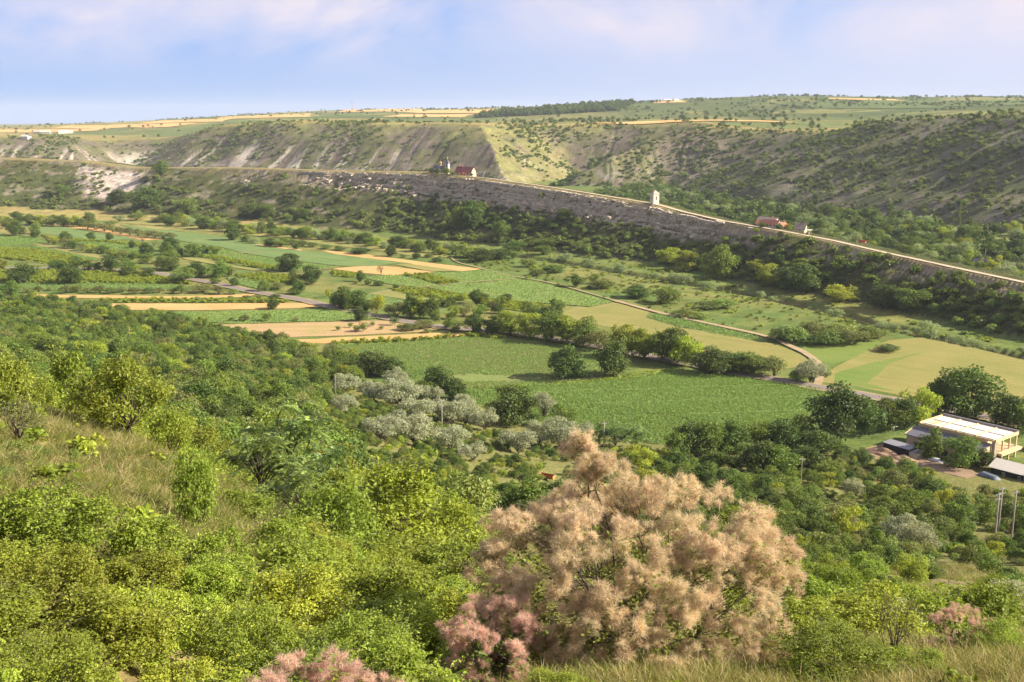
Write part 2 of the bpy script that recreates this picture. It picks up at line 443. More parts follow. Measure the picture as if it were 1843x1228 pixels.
# ------------------------------------------------------------------ terrain colours (albedo, plus a painted sunlit side by the gully) and sheets
def lerp3(a, b, t):
    a, b = np.asarray(a, float), np.asarray(b, float)
    t = np.asarray(t)[..., None]
    return a * (1 - t) + b * t
C_DRY, C_GRASS, C_OLIVE, C_SOIL = (.285, .225, .095), (.105, .150, .036), (.165, .165, .055), (.27, .19, .125)
C_ROCK, C_PALE, C_GREY = (.26, .225, .165), (.60, .495, .365), (.33, .275, .20)
def terrain_colour():
    x, y, z, I = GX, GY, GZ, GI
    cls = I['cls']
    n1, n2, n3 = fbm(x / 40, y / 40, 5, 61), fbm(x / 9, y / 9, 4, 62), fbm(x / 2.5, y / 2.5, 3, 63)
    col = np.zeros(x.shape + (3,))
    # near hillside: dry grass with bare pinkish soil, greener lower down
    r = np.hypot(x, y)
    hill = lerp3(C_DRY, C_OLIVE, sstep(.3, .7, n2 * .5 + n1 * .5 + sstep(40, 90, r) * .25))
    hill = lerp3(hill, (.36, .25, .165), sstep(.60, .70, fbm(x / 3.5, y / 2.0, 4, 64)) * sstep(120, 40, r))
    # valley floor: meadow green, yellower towards the ridge on the left
    v = lerp3(C_GRASS, (.20, .195, .062), sstep(.35, .72, n1 * .6 + n2 * .4))
    v = lerp3(v, (.29, .24, .085), sstep(700, 830, y) * sstep(-60, -200, x) * sstep(.25, .55, n2 * .4 + n1 * .6))
    dv, _, _ = poly_dist(x, np.clip(y, 0, 3000), RIVER)
    v = lerp3(v, (.13, .085, .05), sstep(4.6, 2.2, dv))
    # ridge
    dzx = np.gradient(z, axis=0) / np.maximum(np.gradient(y, axis=0), .1)
    dzy = np.gradient(z, axis=1) / np.maximum(np.abs(np.gradient(x, axis=1)), .1)
    slope = np.hypot(dzx, dzy)
    strata = fbm(z / 1.3 + n2 * 2.4, I['u'] / 60, 3, 65)
    rock = lerp3(C_GREY, C_PALE, sstep(.25, .75, strata))
    rock = lerp3(rock, (.12, .10, .085), sstep(.55, .78, fbm(I['u'] / 16, z / 2.5, 4, 66)) * .6)
    rg = lerp3((.165, .14, .062), (.080, .092, .032), sstep(.33, .6, n2 * .6 + n1 * .4 + sstep(.12, .4, I['tr']) * .2 + sstep(-50, 150, x) * .12))
    rockness = sstep(.50, .78, slope + (n2 - .5) * .5) * (I['side'] < 0) * np.clip(I['w'] * 1.5, 0, 1) * sstep(.42, .27, I['tr'] + (n2 - .5) * .22)
    rg = lerp3(rg, rock, rockness)
    rg = lerp3(rg, (.28, .23, .10), sstep(.12, .04, I['tr']))
    # pale rock on the open slope at the left, and the white landslip
    rg = lerp3(rg, C_ROCK, sstep(.60, .72, fbm(x / 14, z / 3.5, 4, 67)) * .8 * (I['side'] < 0) * sstep(-60, -160, x))
    px = CX + FPX * x / np.maximum(y, 1) * .97
    slip = sstep(158, 190, px + (n2 - .5) * 40) * sstep(300, 262, px + (n2 - .5) * 50) * (I['side'] < 0) * sstep(.08, .17, I['tr']) * sstep(.72, .5, I['tr'] + (n2 - .5) * .3) * (y > 800)
    bands = lerp3((.62, .53, .45), (.36, .30, .25), sstep(.45, .7, fbm(x / 5 - z / 1.2, z / 1.0 + x / 14, 3, 68)))
    rg = lerp3(rg, bands, slip * sstep(.2, .5, n3 + .2))
    # slopes of the plateaus
    t, s = I['tp'], I['sp']
    fh = lerp3((.150, .125, .090), (.105, .11, .045), sstep(.42, .62, n2 * .5 + n1 * .5))
    fh = lerp3(fh, (.17, .165, .065), sstep(.60, .95, t + (n1 - .5) * .5))
    fh = lerp3(fh, (.30, .24, .085), sstep(.88, 1.05, t + (n1 - .5) * .15) * .9)
    streak = sstep(.60, .74, fbm(s * 20 + (n2 - .5) * .5, t * 1.1 + s * 3, 3, 69)) * sstep(.02, .10, t) * sstep(.62, .25, t + (n1 - .5) * .35)
    fh = lerp3(fh, (.50, .45, .38), streak * (.75 - .45 * sstep(20, 90, x)) * (x < 190))
    ledge = sstep(.56, .68, fbm(z / 2.2 + n2 * 2, s * 8, 3, 70)) * sstep(.35, .12, t)
    fh = lerp3(fh, (.30, .27, .24), ledge * .6)
    sunlit_side = sstep(.0, .5, -dzy)                       # sunlit yellow-green painted onto ground that falls away to the right
    fh = lerp3(fh, (.225, .215, .075), sunlit_side * .6 * (x < 200) * (x > -80))
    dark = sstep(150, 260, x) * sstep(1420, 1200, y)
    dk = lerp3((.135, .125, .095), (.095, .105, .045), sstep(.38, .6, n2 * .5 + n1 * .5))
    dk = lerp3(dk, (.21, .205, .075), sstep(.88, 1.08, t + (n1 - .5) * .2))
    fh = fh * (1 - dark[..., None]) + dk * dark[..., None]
    # plateau tops
    pt = lerp3((.27, .225, .08), (.125, .155, .05), sstep(.35, .6, fbm(x / 160, y / 260, 4, 71)))
    right = sstep(-300, 500, x - (y - 2000) * .05) * sstep(1550, 1900, y)
    gr = lerp3((.080, .108, .032), (.19, .19, .06), sstep(.5, .68, fbm(x / 120, y / 170, 5, 72)))
    pt = pt * (1 - right[..., None]) + gr * right[..., None]
    far = sstep(6000, 9000, y)
    pt = lerp3(pt, (.10, .12, .06), far)
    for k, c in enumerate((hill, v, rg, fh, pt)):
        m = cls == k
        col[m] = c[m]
    return np.clip(col, .01, .9)
TERR_COL = terrain_colour()

def terrain_material(name, s1, s2, bump, beds=0.0):
    def b(nt, out):
        a = N(nt, 'ShaderNodeAttribute', _attribute_name='ground_colour')
        geo = N(nt, 'ShaderNodeNewGeometry')
        n1 = noise_tex(nt, s1, 6, 0.7, geo.outputs['Position'])
        n2 = noise_tex(nt, s2, 5, 0.7, geo.outputs['Position'])
        f1 = ramp(nt, n1, [(.3, .62), (.7, 1.35)])
        f2 = ramp(nt, n2, [(.3, .70), (.7, 1.28)])
        c = mixc(nt, 1.0, a.outputs['Color'], f1, 'MULTIPLY')
        c = mixc(nt, 1.0, c, f2, 'MULTIPLY')
        hsv = N(nt, 'ShaderNodeHueSaturation')
        nt.links.new(c, hsv.inputs['Color'])
        n3 = noise_tex(nt, s1 * .37, 3, .6, geo.outputs['Position'])
        hm = nt.nodes.new('ShaderNodeMapRange')
        hm.inputs['From Min'].default_value = .3; hm.inputs['From Max'].default_value = .7
        hm.inputs['To Min'].default_value = .482; hm.inputs['To Max'].default_value = .52
        nt.links.new(n3, hm.inputs['Value']); nt.links.new(hm.outputs[0], hsv.inputs['Hue'])
        p = N(nt, 'ShaderNodeBsdfPrincipled', Roughness=0.95)
        p.inputs['Specular IOR Level'].default_value = .1
        base, relief = hsv.outputs[0], n2
        if beds:
            # level limestone beds where the ground is steep
            mp = N(nt, 'ShaderNodeMapping'); mp.inputs['Scale'].default_value = (.035, .035, .55)
            nt.links.new(geo.outputs['Position'], mp.inputs[0])
            nb = noise_tex(nt, 1.0, 8, .68, mp.outputs[0], .25)
            mp2 = N(nt, 'ShaderNodeMapping'); mp2.inputs['Scale'].default_value = (.22, .22, .30)
            nt.links.new(geo.outputs['Position'], mp2.inputs[0])
            vo = N(nt, 'ShaderNodeTexVoronoi', Scale=1.0); vo.feature = 'DISTANCE_TO_EDGE'
            nt.links.new(mp2.outputs[0], vo.inputs['Vector'])
            sep = N(nt, 'ShaderNodeSeparateXYZ'); nt.links.new(geo.outputs['Normal'], sep.inputs[0])
            steep = ramp(nt, sep.outputs['Z'], [(.55, 1.0), (.80, 0.0)])
            band = ramp(nt, nb, [(.34, (.58, .56, .53)), (.46, (.95, .93, .90)), (.54, (1.3, 1.27, 1.2)), (.66, (.85, .81, .76))])
            band = mixc(nt, 1.0, band, ramp(nt, vo.outputs['Distance'], [(0., .45), (.06, 1.0)]), 'MULTIPLY')
            banded = mixc(nt, 1.0, base, band, 'MULTIPLY')
            base = mixc(nt, steep, base, banded)
            relief = mixc(nt, steep, n2, nb)
        nt.links.new(base, p.inputs['Base Color'])
        bp = N(nt, 'ShaderNodeBump', Strength=.9, Distance=bump)
        nt.links.new(relief, bp.inputs['Height'])
        nt.links.new(bp.outputs[0], p.inputs['Normal'])
        nt.links.new(p.outputs[0], out.inputs['Surface'])
    return mat(name, b)
def build_terrain():
    nr, nc = GX.shape
    idx = np.arange(nr * nc).reshape(nr, nc)
    quads = np.stack([idx[:-1, :-1], idx[:-1, 1:], idx[1:, 1:], idx[1:, :-1]], -1).reshape(-1, 4)
    V = np.stack([GX, GY, GZ], -1).reshape(-1, 3)
    # one set of normals for the whole sheet, so that the joints between its stretches do not show
    du = np.gradient(np.stack([GX, GY, GZ], -1), axis=1); dv = np.gradient(np.stack([GX, GY, GZ], -1), axis=0)
    nrm = np.cross(du, dv).reshape(-1, 3); nrm /= np.linalg.norm(nrm, axis=1)[:, None]
    C = np.concatenate([TERR_COL.reshape(-1, 3), np.ones((len(V), 1))], 1)
    cls = GI['cls'][:-1, :-1].ravel()
    specs = [('hillside', 'steep near hillside of dry grass and bare soil below the viewpoint', 'hillside', (1.3, 14, .05)),
             ('valley_floor', 'flat green valley floor between the hillside and the cliff ridge', 'valley floor', (.11, 1.1, .2)),
             ('cliff_ridge', 'long limestone ridge with layered cliffs and grassy crest across the valley', 'ridge', (.16, 1.0, 1.6)),
             ('far_slope', 'far valley slopes with grey scree, chalk streaks and scattered scrub behind the ridge', 'slope', (.07, .45, 1.2)),
             ('plateau', 'rolling farmland plateau above the far slopes reaching the horizon', 'plateau', (.02, .16, 1.5))]
    for k, (nm, lab, cat, (s1, s2, bmp)) in enumerate(specs):
        q = quads[cls == k]
        used, inv = np.unique(q, return_inverse=True)
        me = new_mesh(nm, V[used], inv.reshape(-1, 4), [terrain_material('ground_' + nm, s1, s2, bmp, 1.0 if nm in ('cliff_ridge', 'far_slope') else 0.0)], True,
                      attrs={'ground_colour': ('FLOAT_COLOR', 'POINT', C[used])})
        me.normals_split_custom_set_from_vertices([tuple(v) for v in nrm[used]])
        o = link(nm, me)
        tag(o, lab, cat, kind='structure')
build_terrain()

# haze: the air of the whole valley
def haze():
    x0, x1, y0, y1, z0, z1 = -22000, 22000, -300, 14500, -6, 260
    v = [(x0, y0, z0), (x1, y0, z0), (x1, y1, z0), (x0, y1, z0), (x0, y0, z1), (x1, y0, z1), (x1, y1, z1), (x0, y1, z1)]
    f = [(0, 3, 2, 1), (4, 5, 6, 7), (0, 1, 5, 4), (1, 2, 6, 5), (2, 3, 7, 6), (3, 0, 4, 7)]
    def b(nt, out):
        p = N(nt, 'ShaderNodeVolumePrincipled', Density=HAZE, Anisotropy=0.0)
        p.inputs['Color'].default_value = (.80, .88, 1.0, 1)
        nt.links.new(p.outputs[0], out.inputs['Volume'])
    o = link('haze', new_mesh('haze', v, np.array(f), [mat('haze_air', b)]))
    tag(o, 'thin bluish summer haze filling the valley air', 'haze', kind='stuff')
HAZE = 5.5e-5
haze()
# ------------------------------------------------------------------ fields, road, tracks, river
STRIP_DIR = Vector((0.77, -0.63))
def field_material(name, color, var, row_dir, row_w, row_amt, second=None, scale=.06):
    def b(nt, out):
        geo = N(nt, 'ShaderNodeNewGeometry')
        n1 = noise_tex(nt, scale, 5, .6, geo.outputs['Position'])
        n2 = noise_tex(nt, 1.3, 5, .75, geo.outputs['Position'])
        c2 = second or [c * .72 for c in color]
        col = mixc(nt, ramp(nt, n1, [(.36, 0.), (.64, 1.)]), color, c2)
        col = mixc(nt, 1.0, col, ramp(nt, n2, [(.3, 1 - var), (.7, 1 + var)]), 'MULTIPLY')
        if row_amt:
            mp = N(nt, 'ShaderNodeMapping')
            mp.inputs['Rotation'].default_value = (0, 0, -math.atan2(row_dir[1], row_dir[0]))
            nt.links.new(geo.outputs['Position'], mp.inputs[0])
            wv = N(nt, 'ShaderNodeTexWave', Scale=math.pi / row_w / 10 * 2, Distortion=1.2, Detail=2.0)
            wv.bands_direction = 'Y'
            wv.inputs['Detail Scale'].default_value = .6
            nt.links.new(mp.outputs[0], wv.inputs[0])
            st = N(nt, 'ShaderNodeMapping'); st.inputs['Scale'].default_value = (.02, .35, 1)
            nt.links.new(mp.outputs[0], st.inputs[0])
            n3 = noise_tex(nt, 1.0, 4, .6, st.outputs[0])
            col = mixc(nt, 1.0, col, ramp(nt, wv.outputs['Fac'], [(0., 1 - row_amt), (1., 1 + row_amt * .6)]), 'MULTIPLY')
            col = mixc(nt, 1.0, col, ramp(nt, n3, [(.3, 1 - row_amt), (.7, 1 + row_amt)]), 'MULTIPLY')
        p = N(nt, 'ShaderNodeBsdfPrincipled', Roughness=.95)
        p.inputs['Specular IOR Level'].default_value = .1
        nt.links.new(col, p.inputs['Base Color'])
        bp = N(nt, 'ShaderNodeBump', Strength=.6, Distance=.25)
        nt.links.new(n2, bp.inputs['Height']); nt.links.new(bp.outputs[0], p.inputs['Normal'])
        nt.links.new(p.outputs[0], out.inputs['Surface'])
    return mat(name, b)
def rough_edge(pts, step=2.0, amp=.55, seed=0):
    """Closed outline in plan, cut into short lengths that wander a little."""
    out = []
    for i in range(len(pts)):
        a, b_ = np.array(pts[i][:2]), np.array(pts[(i + 1) % len(pts)][:2])
        L = np.hypot(*(b_ - a)); n = max(1, int(L / step))
        nrm = np.array([-(b_ - a)[1], (b_ - a)[0]]) / max(L, 1e-6)
        for k in range(n):
            p = a + (b_ - a) * k / n
            w = (fbm(np.array([p[0] / 6.0]), np.array([p[1] / 6.0]), 3, 80 + seed)[0] - .5) * 2 * amp
            out.append(p + nrm * w)
    return np.array(out)
FIELDS = {}
_lift = [0.03]
FT = {  # kind: colour, variation, row width, row strength, second colour
    'wheat': ((.54, .335, .14), .10, 3.0, .05, (.47, .285, .115)),
    'dark':  ((.120, .190, .064), .25, 0.9, .14, (.155, .215, .070)),
    'mid':   ((.165, .245, .068), .22, 0.9, .12, (.205, .255, .075)),
    'vine':  ((.160, .240, .040), .25, 2.6, .16, (.21, .25, .050)),
    'olive': ((.205, .215, .065), .16, 3.0, .08, (.255, .230, .080)),
    'mown':  ((.250, .225, .075), .13, 4.0, .09, (.205, .205, .062)),
    'lush':  ((.130, .195, .040), .15, 3.0, .06, (.165, .205, .050)),
    'soil':  ((.42, .28, .16), .18, 3.0, .08, (.34, .27, .11)),
    'brownrow': ((.165, .21, .062), .22, 0.8, .18, (.205, .18, .085)),
}
def field(kind, px, label, name=None, row_dir=None, lift=None):
    c, v, rw, ra, c2 = FT[kind]
    pts = [at_z(a, b, 0)[:2] for a, b in px]
    FIELDS.setdefault(kind, []).append(pts)
    rd = row_dir or tuple(STRIP_DIR)
    m = field_material('field_%s_%d' % (kind, int(1000 * math.atan2(rd[1], rd[0]))), c, v, rd, rw, ra, c2)
    _lift[0] += .008
    e = rough_edge(pts, 2.0, .7, len(bpy.data.objects) % 17)
    me = bpy.data.meshes.new('field')
    z = lift if lift is not None else _lift[0]
    me.from_pydata([(p[0], p[1], z) for p in e], [], [list(range(len(e)))])
    me.materials.append(m)
    if me.polygons[0].normal.z < 0: me.flip_normals()
    o = link(name or {'wheat': 'wheat_field', 'vine': 'vine_field', 'mown': 'mown_field', 'olive': 'meadow_field', 'lush': 'meadow_field', 'soil': 'orchard_field'}.get(kind, 'crop_field'), me)
    tag(o, label, 'field', kind='structure')
    return pts
field('lush', [(1430, 628), (1480, 622), (1580, 612), (1600, 625), (1560, 640), (1500, 655), (1470, 650)], 'bright green meadow patch below the bush island')
field('mown', [(1472, 688), (1500, 662), (1545, 640), (1600, 612), (1660, 608), (1760, 628), (1900, 662), (1960, 800), (1860, 775), (1760, 748), (1620, 712), (1540, 696)], 'large pale mown hay field beside the road at the right')
field('lush', [(1504, 672), (1560, 655), (1671, 632), (1600, 655), (1560, 690), (1610, 704), (1560, 698), (1500, 688)], 'greener mown tongue inside the pale hay field')
field('mown', [(1007, 563), (1045, 550), (1110, 545), (1170, 561), (1162, 572), (1230, 591), (1330, 606), (1400, 621), (1445, 640), (1462, 656), (1400, 668), (1330, 655), (1270, 640), (1180, 612), (1100, 590), (1040, 577)], 'pale mown field between the road trees and the dirt track')
field('dark', [(1165, 571), (1187, 566), (1220, 573), (1330, 598), (1397, 617), (1370, 616), (1220, 588)], 'narrow dark green crop strip beside the dirt track')
G1 = field('mid', [(835, 702), (1010, 692), (1130, 682), (1222, 670), (1320, 678), (1440, 694), (1548, 714), (1480, 735), (1400, 768), (1300, 800), (1180, 806), (1060, 776), (900, 748), (830, 722)], 'large green row crop field below the two round walnut trees', row_dir=(1, .12))
G2 = field('brownrow', [(600, 622), (740, 616), (840, 607), (905, 611), (1000, 628), (1085, 652), (1128, 673), (1010, 690), (860, 697), (760, 690), (690, 655)], 'green crop field with brown soil rows beside the road trees', row_dir=(1, .18))
field('vine', [(598, 617), (751, 611), (850, 604), (915, 607), (905, 611), (840, 607), (740, 616), (600, 622)], 'bright weedy strip along the top of the brown-rowed field', row_dir=(1, .12))
WEED = field('vine', [(845, 698), (1010, 689), (1130, 674), (1215, 663), (1225, 669), (1130, 683), (1010, 693), (838, 703)], 'leafy weed strip between the two large crop fields', row_dir=(1, .12))
# wheat strips
field('wheat', [(108, 407), (170, 410), (250, 426), (292, 431), (262, 433), (238, 430), (160, 414)], 'thin ripe wheat strip in the upper fields at the left')
field('wheat', [(392, 433), (430, 436), (545, 450), (540, 452), (470, 446), (420, 438)], 'thin ripe wheat strip beside the lone dark tree')
field('wheat', [(578, 451), (640, 456), (751, 471), (871, 485), (830, 489), (790, 486), (741, 475), (660, 465), (600, 457)], 'long ripe wheat strip tapering towards the river scrub')
field('wheat', [(596, 484), (640, 480), (672, 478), (711, 481), (783, 490), (740, 494), (698, 496), (640, 490)], 'wedge of ripe wheat with a bare tree in it')
field('wheat', [(44, 530), (160, 532), (330, 534), (462, 530), (440, 535), (330, 538), (160, 537), (60, 536)], 'upper of two level wheat strips at the left', row_dir=(1, 0))
field('wheat', [(172, 547), (342, 547), (547, 546), (590, 552), (513, 556), (342, 559), (190, 558)], 'lower of two level wheat strips at the left', row_dir=(1, 0))
field('wheat', [(498, 614), (640, 607), (791, 600), (843, 602), (810, 608), (703, 613), (600, 619), (540, 618)], 'ripe wheat strip below the small orchard', row_dir=(1, .12))
field('soil', [(369, 587), (430, 584), (620, 579), (715, 578), (800, 590), (765, 598), (640, 604), (500, 608), (424, 600)], 'dry bare orchard ground with young trees', row_dir=(1, .1))
# narrow strips of the upper valley
field('dark', [(25, 400), (104, 408), (135, 413), (249, 430), (185, 434), (135, 429), (72, 420), (42, 406)], 'dark green crop strip under the first wheat strip')
field('dark', [(-60, 418), (0, 422), (59, 429), (94, 434), (81, 438), (55, 439), (0, 447), (-60, 447)], 'dark green crop field at the left edge')
field('olive', [(57, 439), (81, 438), (118, 447), (168, 457), (195, 463), (177, 466), (118, 454), (76, 444)], 'pale curved mown strip below an olive coloured tree row')
field('dark', [(53, 442), (76, 445), (118, 455), (177, 467), (183, 470), (160, 468), (101, 455), (67, 447)], 'dark green curved strip beside the pale mown strip')
field('vine', [(-50, 448), (55, 449), (101, 457), (151, 469), (126, 476), (84, 476), (50, 470), (-50, 462)], 'vineyard block above the road at the left')
field('dark', [(128, 436), (185, 435), (235, 440), (252, 447), (262, 456), (240, 463), (210, 459), (170, 447)], 'dark green crop strip right of the olive tree row')
field('vine', [(72, 424), (108, 430), (178, 435), (252, 439), (262, 446), (185, 437), (128, 436), (94, 434)], 'thin bright vine strip between dark crops')
field('vine', [(-50, 487), (92, 489), (215, 492), (310, 503), (345, 512), (310, 512), (150, 510), (-50, 508)], 'vineyard band directly below the road at the left', row_dir=(1, 0))
field('dark', [(-50, 510), (150, 511), (310, 513), (392, 520), (310, 524), (150, 523), (-50, 522)], 'level dark green strip above the wheat strips', row_dir=(1, 0))
field('olive', [(203, 399), (310, 402), (408, 412), (520, 424), (610, 434), (690, 441), (790, 455), (812, 464), (750, 463), (690, 452), (600, 443), (520, 431), (431, 422), (355, 415), (300, 408), (215, 402)], 'long pale mown strip along the foot of the ridge')
field('dark', [(215, 404), (300, 416), (394, 426), (482, 445), (545, 452), (610, 459), (684, 469), (721, 474), (684, 479), (634, 480), (605, 479), (540, 471), (502, 466), (438, 456), (397, 445), (317, 433), (262, 422)], 'broad dark green crop strip between the wheat strips')
field('mid', [(317, 436), (397, 447), (438, 458), (502, 468), (545, 474), (605, 481), (596, 485), (545, 489), (500, 488), (440, 471), (385, 463), (330, 452)], 'green crop strip crossed by vine rows')
field('vine', [(355, 461), (385, 463), (468, 477), (507, 483), (485, 487), (418, 475)], 'vineyard strip in the middle of the upper fields')
field('olive', [(327, 464), (360, 466), (409, 478), (485, 488), (476, 491), (423, 483), (334, 468)], 'pale grassy strip below the vineyard strip')
field('vine', [(423, 496), (470, 494), (519, 498), (527, 511), (492, 510), (434, 502)], 'small bright vineyard beside two round trees')
field('dark', [(405, 500), (434, 503), (490, 512), (500, 524), (460, 520), (420, 510)], 'small dark crop patch above the road')
field('vine', [(300, 540), (420, 541), (517, 543), (515, 546), (420, 545), (180, 545), (180, 541)], 'low vine row strip between the two level wheat strips', row_dir=(1, 0))
field('mid', [(190, 563), (430, 562), (600, 557), (640, 560), (694, 573), (610, 579), (420, 584), (330, 577), (230, 571)], 'level green crop strip below the wheat', row_dir=(1, .06))
field('olive', [(709, 477), (740, 476), (830, 489), (778, 490)], 'pale triangular stubble beside the wheat wedge')
field('vine', [(596, 489), (640, 494), (643, 501), (600, 498)], 'small bright vine patch left of the wheat wedge')
field('mid', [(650, 500), (691, 497), (721, 496), (790, 514), (751, 518), (700, 512)], 'green crop patch below the wheat wedge')
field('vine', [(721, 495), (768, 495), (824, 509), (793, 513)], 'dark vine block beside the green crop field')
field('mid', [(768, 493), (830, 490), (876, 487), (925, 499), (928, 503), (824, 510)], 'green crop field at the tip of the long wheat strip')
field('mid', [(768, 518), (824, 512), (930, 504), (990, 515), (1103, 545), (1060, 553), (1020, 550), (950, 545), (860, 536)], 'wide green crop field beside the dirt track')
field('vine', [(704, 524), (721, 520), (768, 521), (824, 531), (850, 537), (802, 542), (751, 534)], 'vineyard strip above the orchard trees')
field('olive', [(662, 530), (701, 524), (751, 535), (798, 542), (785, 548), (734, 541)], 'pale mown wedge below the vineyard strip')
field('dark', [(640, 535), (662, 531), (734, 542), (780, 549), (760, 556), (690, 550)], 'dark green patch behind the yellow-green tree')
field('vine', [(860, 540), (950, 548), (1010, 556), (985, 566), (930, 560), (860, 550)], 'weedy vine patch left of the mown field')

def ribbon(name, pts, width, material, label, cat, z=None, jitter=.25, lift=.03, sink=0.0, step=4.0):
    P = np.array(pts, float)[:, :2]
    s = np.concatenate([[0], np.cumsum(np.hypot(*np.diff(P, axis=0).T))])
    n = max(6, int(s[-1] / step))
    k = np.linspace(0, s[-1], n)
    # smooth the corners
    X, Y = np.interp(k, s, P[:, 0]), np.interp(k, s, P[:, 1])
    ker = np.hanning(9); ker /= ker.sum()
    pad = 4
    X = np.convolve(np.pad(X, pad, mode='reflect', reflect_type='odd'), ker, 'valid'); Y = np.convolve(np.pad(Y, pad, mode='reflect', reflect_type='odd'), ker, 'valid')
    tx, ty = np.gradient(X), np.gradient(Y); L = np.hypot(tx, ty); nx, ny = -ty / L, tx / L
    across = np.linspace(-.5, .5, 5)
    V = []
    for a in across:
        w = width * (1 + (fbm(k / 7, k * 0 + a * 9, 2, 91) - .5) * 2 * jitter) * a
        x, y = X + nx * w, Y + ny * w
        zz = np.full(n, z) if z is not None else np.maximum(gz(x, y), 0) + lift
        V.append(np.stack([x, y, zz], -1))
    V = np.stack(V, 1)
    if z is None: V[:, :, 2] = V[:, :, 2].max(1, keepdims=True) - sink
    idx = np.arange(n * 5).reshape(n, 5)
    q = np.stack([idx[:-1, :-1], idx[1:, :-1], idx[1:, 1:], idx[:-1, 1:]], -1).reshape(-1, 4)[:, ::-1]
    o = link(name, new_mesh(name, V.reshape(-1, 3), q, [material], True))
    if V.size and o.data.polygons[0].normal.z < 0: o.data.flip_normals()
    tag(o, label, cat, kind='structure')
    return np.stack([X, Y], -1)
M_ASPH = plain('asphalt', (.20, .165, .15), .9, .10, .8, bump=.2)
M_DIRT = plain('track_dirt', (.33, .25, .15), .95, .22, .5, bump=.3)
M_VERGE = plain('verge_dust', (.27, .225, .11), .95, .2, .5, bump=.3)
M_CHALK = plain('chalk_path', (.47, .385, .285), .95, .2, .3, bump=.3)
ROAD_PX = [(-60, 482), (0, 483), (60, 484), (140, 485), (212, 487), (280, 492), (308, 497), (393, 512), (444, 524), (533, 539), (610, 556), (690, 573), (750, 583), (800, 592), (840, 594), (880, 597), (930, 602), (1000, 612), (1060, 622), (1140, 637), (1230, 655), (1316, 672), (1411, 687), (1517, 707), (1620, 724), (1700, 737), (1767, 751), (1843, 768), (1950, 795), (2100, 840)]
ROAD = [at_z(a, b, 0) for a, b in ROAD_PX]
ribbon('road_verge', ROAD, 7.0, M_VERGE, 'dusty verge along both sides of the valley road', 'verge', z=.40 if False else _lift[0] + .02, jitter=.3)
ROAD_C = ribbon('road', ROAD, 4.6, M_ASPH, 'narrow grey asphalt road crossing the valley', 'road', z=_lift[0] + .05, jitter=.04)
TRACK = [at_z(a, b, 0) for a, b in [(812, 464), (818, 472), (850, 480), (880, 488), (930, 500), (963, 504), (1020, 517), (1071, 532), (1105, 542), (1185, 564), (1240, 576), (1322, 594), (1381, 606), (1411, 619), (1442, 633), (1466, 647), (1477, 658), (1478, 676), (1470, 695)]]
ribbon('dirt_track', TRACK[8:], 2.6, M_DIRT, 'tan dirt track curving from the road past the mown field', 'track', z=_lift[0] + .035, jitter=.35)
ribbon('footpath', TRACK[:9], 1.5, M_VERGE, 'faint earth path continuing the dirt track beside the green fields', 'footpath', z=_lift[0] + .03, jitter=.5)
for pp, lb in (([(482, 497), (512, 494), (542, 490), (572, 487), (602, 484)], 'thin tan footpath beside the wheat wedge'),
               ([(662, 531), (690, 526), (730, 520), (768, 517), (824, 511), (870, 507), (930, 503)], 'thin tan footpath between the green crop fields'),
               ([(450, 454), (380, 462), (440, 457), (482, 453)], 'short tan footpath beside the upper round trees')):
    ribbon('footpath', [at_z(a, b, 0) for a, b in pp], 1.6, M_VERGE, lb, 'footpath', z=_lift[0] + .02, jitter=.4)
# chalky path along the crest of the ridge
cp = [(845, 313), (880, 321), (930, 328), (1000, 338), (1050, 346), (1100, 354), (1150, 362), (1180, 367), (1230, 381), (1270, 390), (1300, 397), (1400, 414), (1500, 433), (1600, 456), (1720, 482), (1843, 508), (1990, 538)]
_s = [np.interp(a, [c[0] for c in CREST], np.arange(len(CREST))) for a, b in cp]
CRESTPATH = np.stack([_pick(CREST_W[:, 0], _s), _pick(CREST_W[:, 1], _s)], -1)
ribbon('crest_path', CRESTPATH, 2.6, M_CHALK, 'pale chalk path running down the crest of the ridge', 'path', jitter=.4, lift=.05, step=2.5)
def water_mat(nt, out):
    p = N(nt, 'ShaderNodeBsdfPrincipled', Roughness=.12, IOR=1.33)
    p.inputs['Base Color'].default_value = (.05, .045, .025, 1)
    nz = noise_tex(nt, .8, 3, .5, N(nt, 'ShaderNodeNewGeometry').outputs['Position'])
    bp = N(nt, 'ShaderNodeBump', Strength=.25, Distance=.1)
    nt.links.new(nz, bp.inputs['Height']); nt.links.new(bp.outputs[0], p.inputs['Normal'])
    nt.links.new(p.outputs[0], out.inputs['Surface'])
ribbon('river', RIVER, 5.0, mat('river_water', water_mat), 'narrow brown river at the foot of the ridge', 'river', z=-1.35, jitter=.1)

# fields of the plateau: patches draped on the ground
def drape(name, px4, mat_, label, nx=26, ny=7, lift=.9, dmin=0.0):
    """px4: four pixel corners on the ground, in order round the patch."""
    u = np.linspace(0, 1, nx); v = np.linspace(0, 1, ny)
    A, B, C, D = [hit(a, b, dmin) for a, b in px4]
    U, Vv = np.meshgrid(u, v)
    P = (A[None, None] * ((1 - U) * (1 - Vv))[..., None] + B * (U * (1 - Vv))[..., None] + C * (U * Vv)[..., None] + D * ((1 - U) * Vv)[..., None])
    P[..., 0] += (fbm(P[..., 0] / 60, P[..., 1] / 60, 3, 97) - .5) * 26
    P[..., 1] += (fbm(P[..., 0] / 60, P[..., 1] / 60, 3, 98) - .5) * 26
    P[..., 2] = gz(P[..., 0], P[..., 1]) + lift
    idx = np.arange(nx * ny).reshape(ny, nx)
    q = np.stack([idx[:-1, :-1], idx[:-1, 1:], idx[1:, 1:], idx[1:, :-1]], -1).reshape(-1, 4)
    me = new_mesh(name, P.reshape(-1, 3), q, [mat_], True)
    if me.polygons[0].normal.z < 0: me.flip_normals()
    tag(link(name, me), label, 'field', kind='structure')
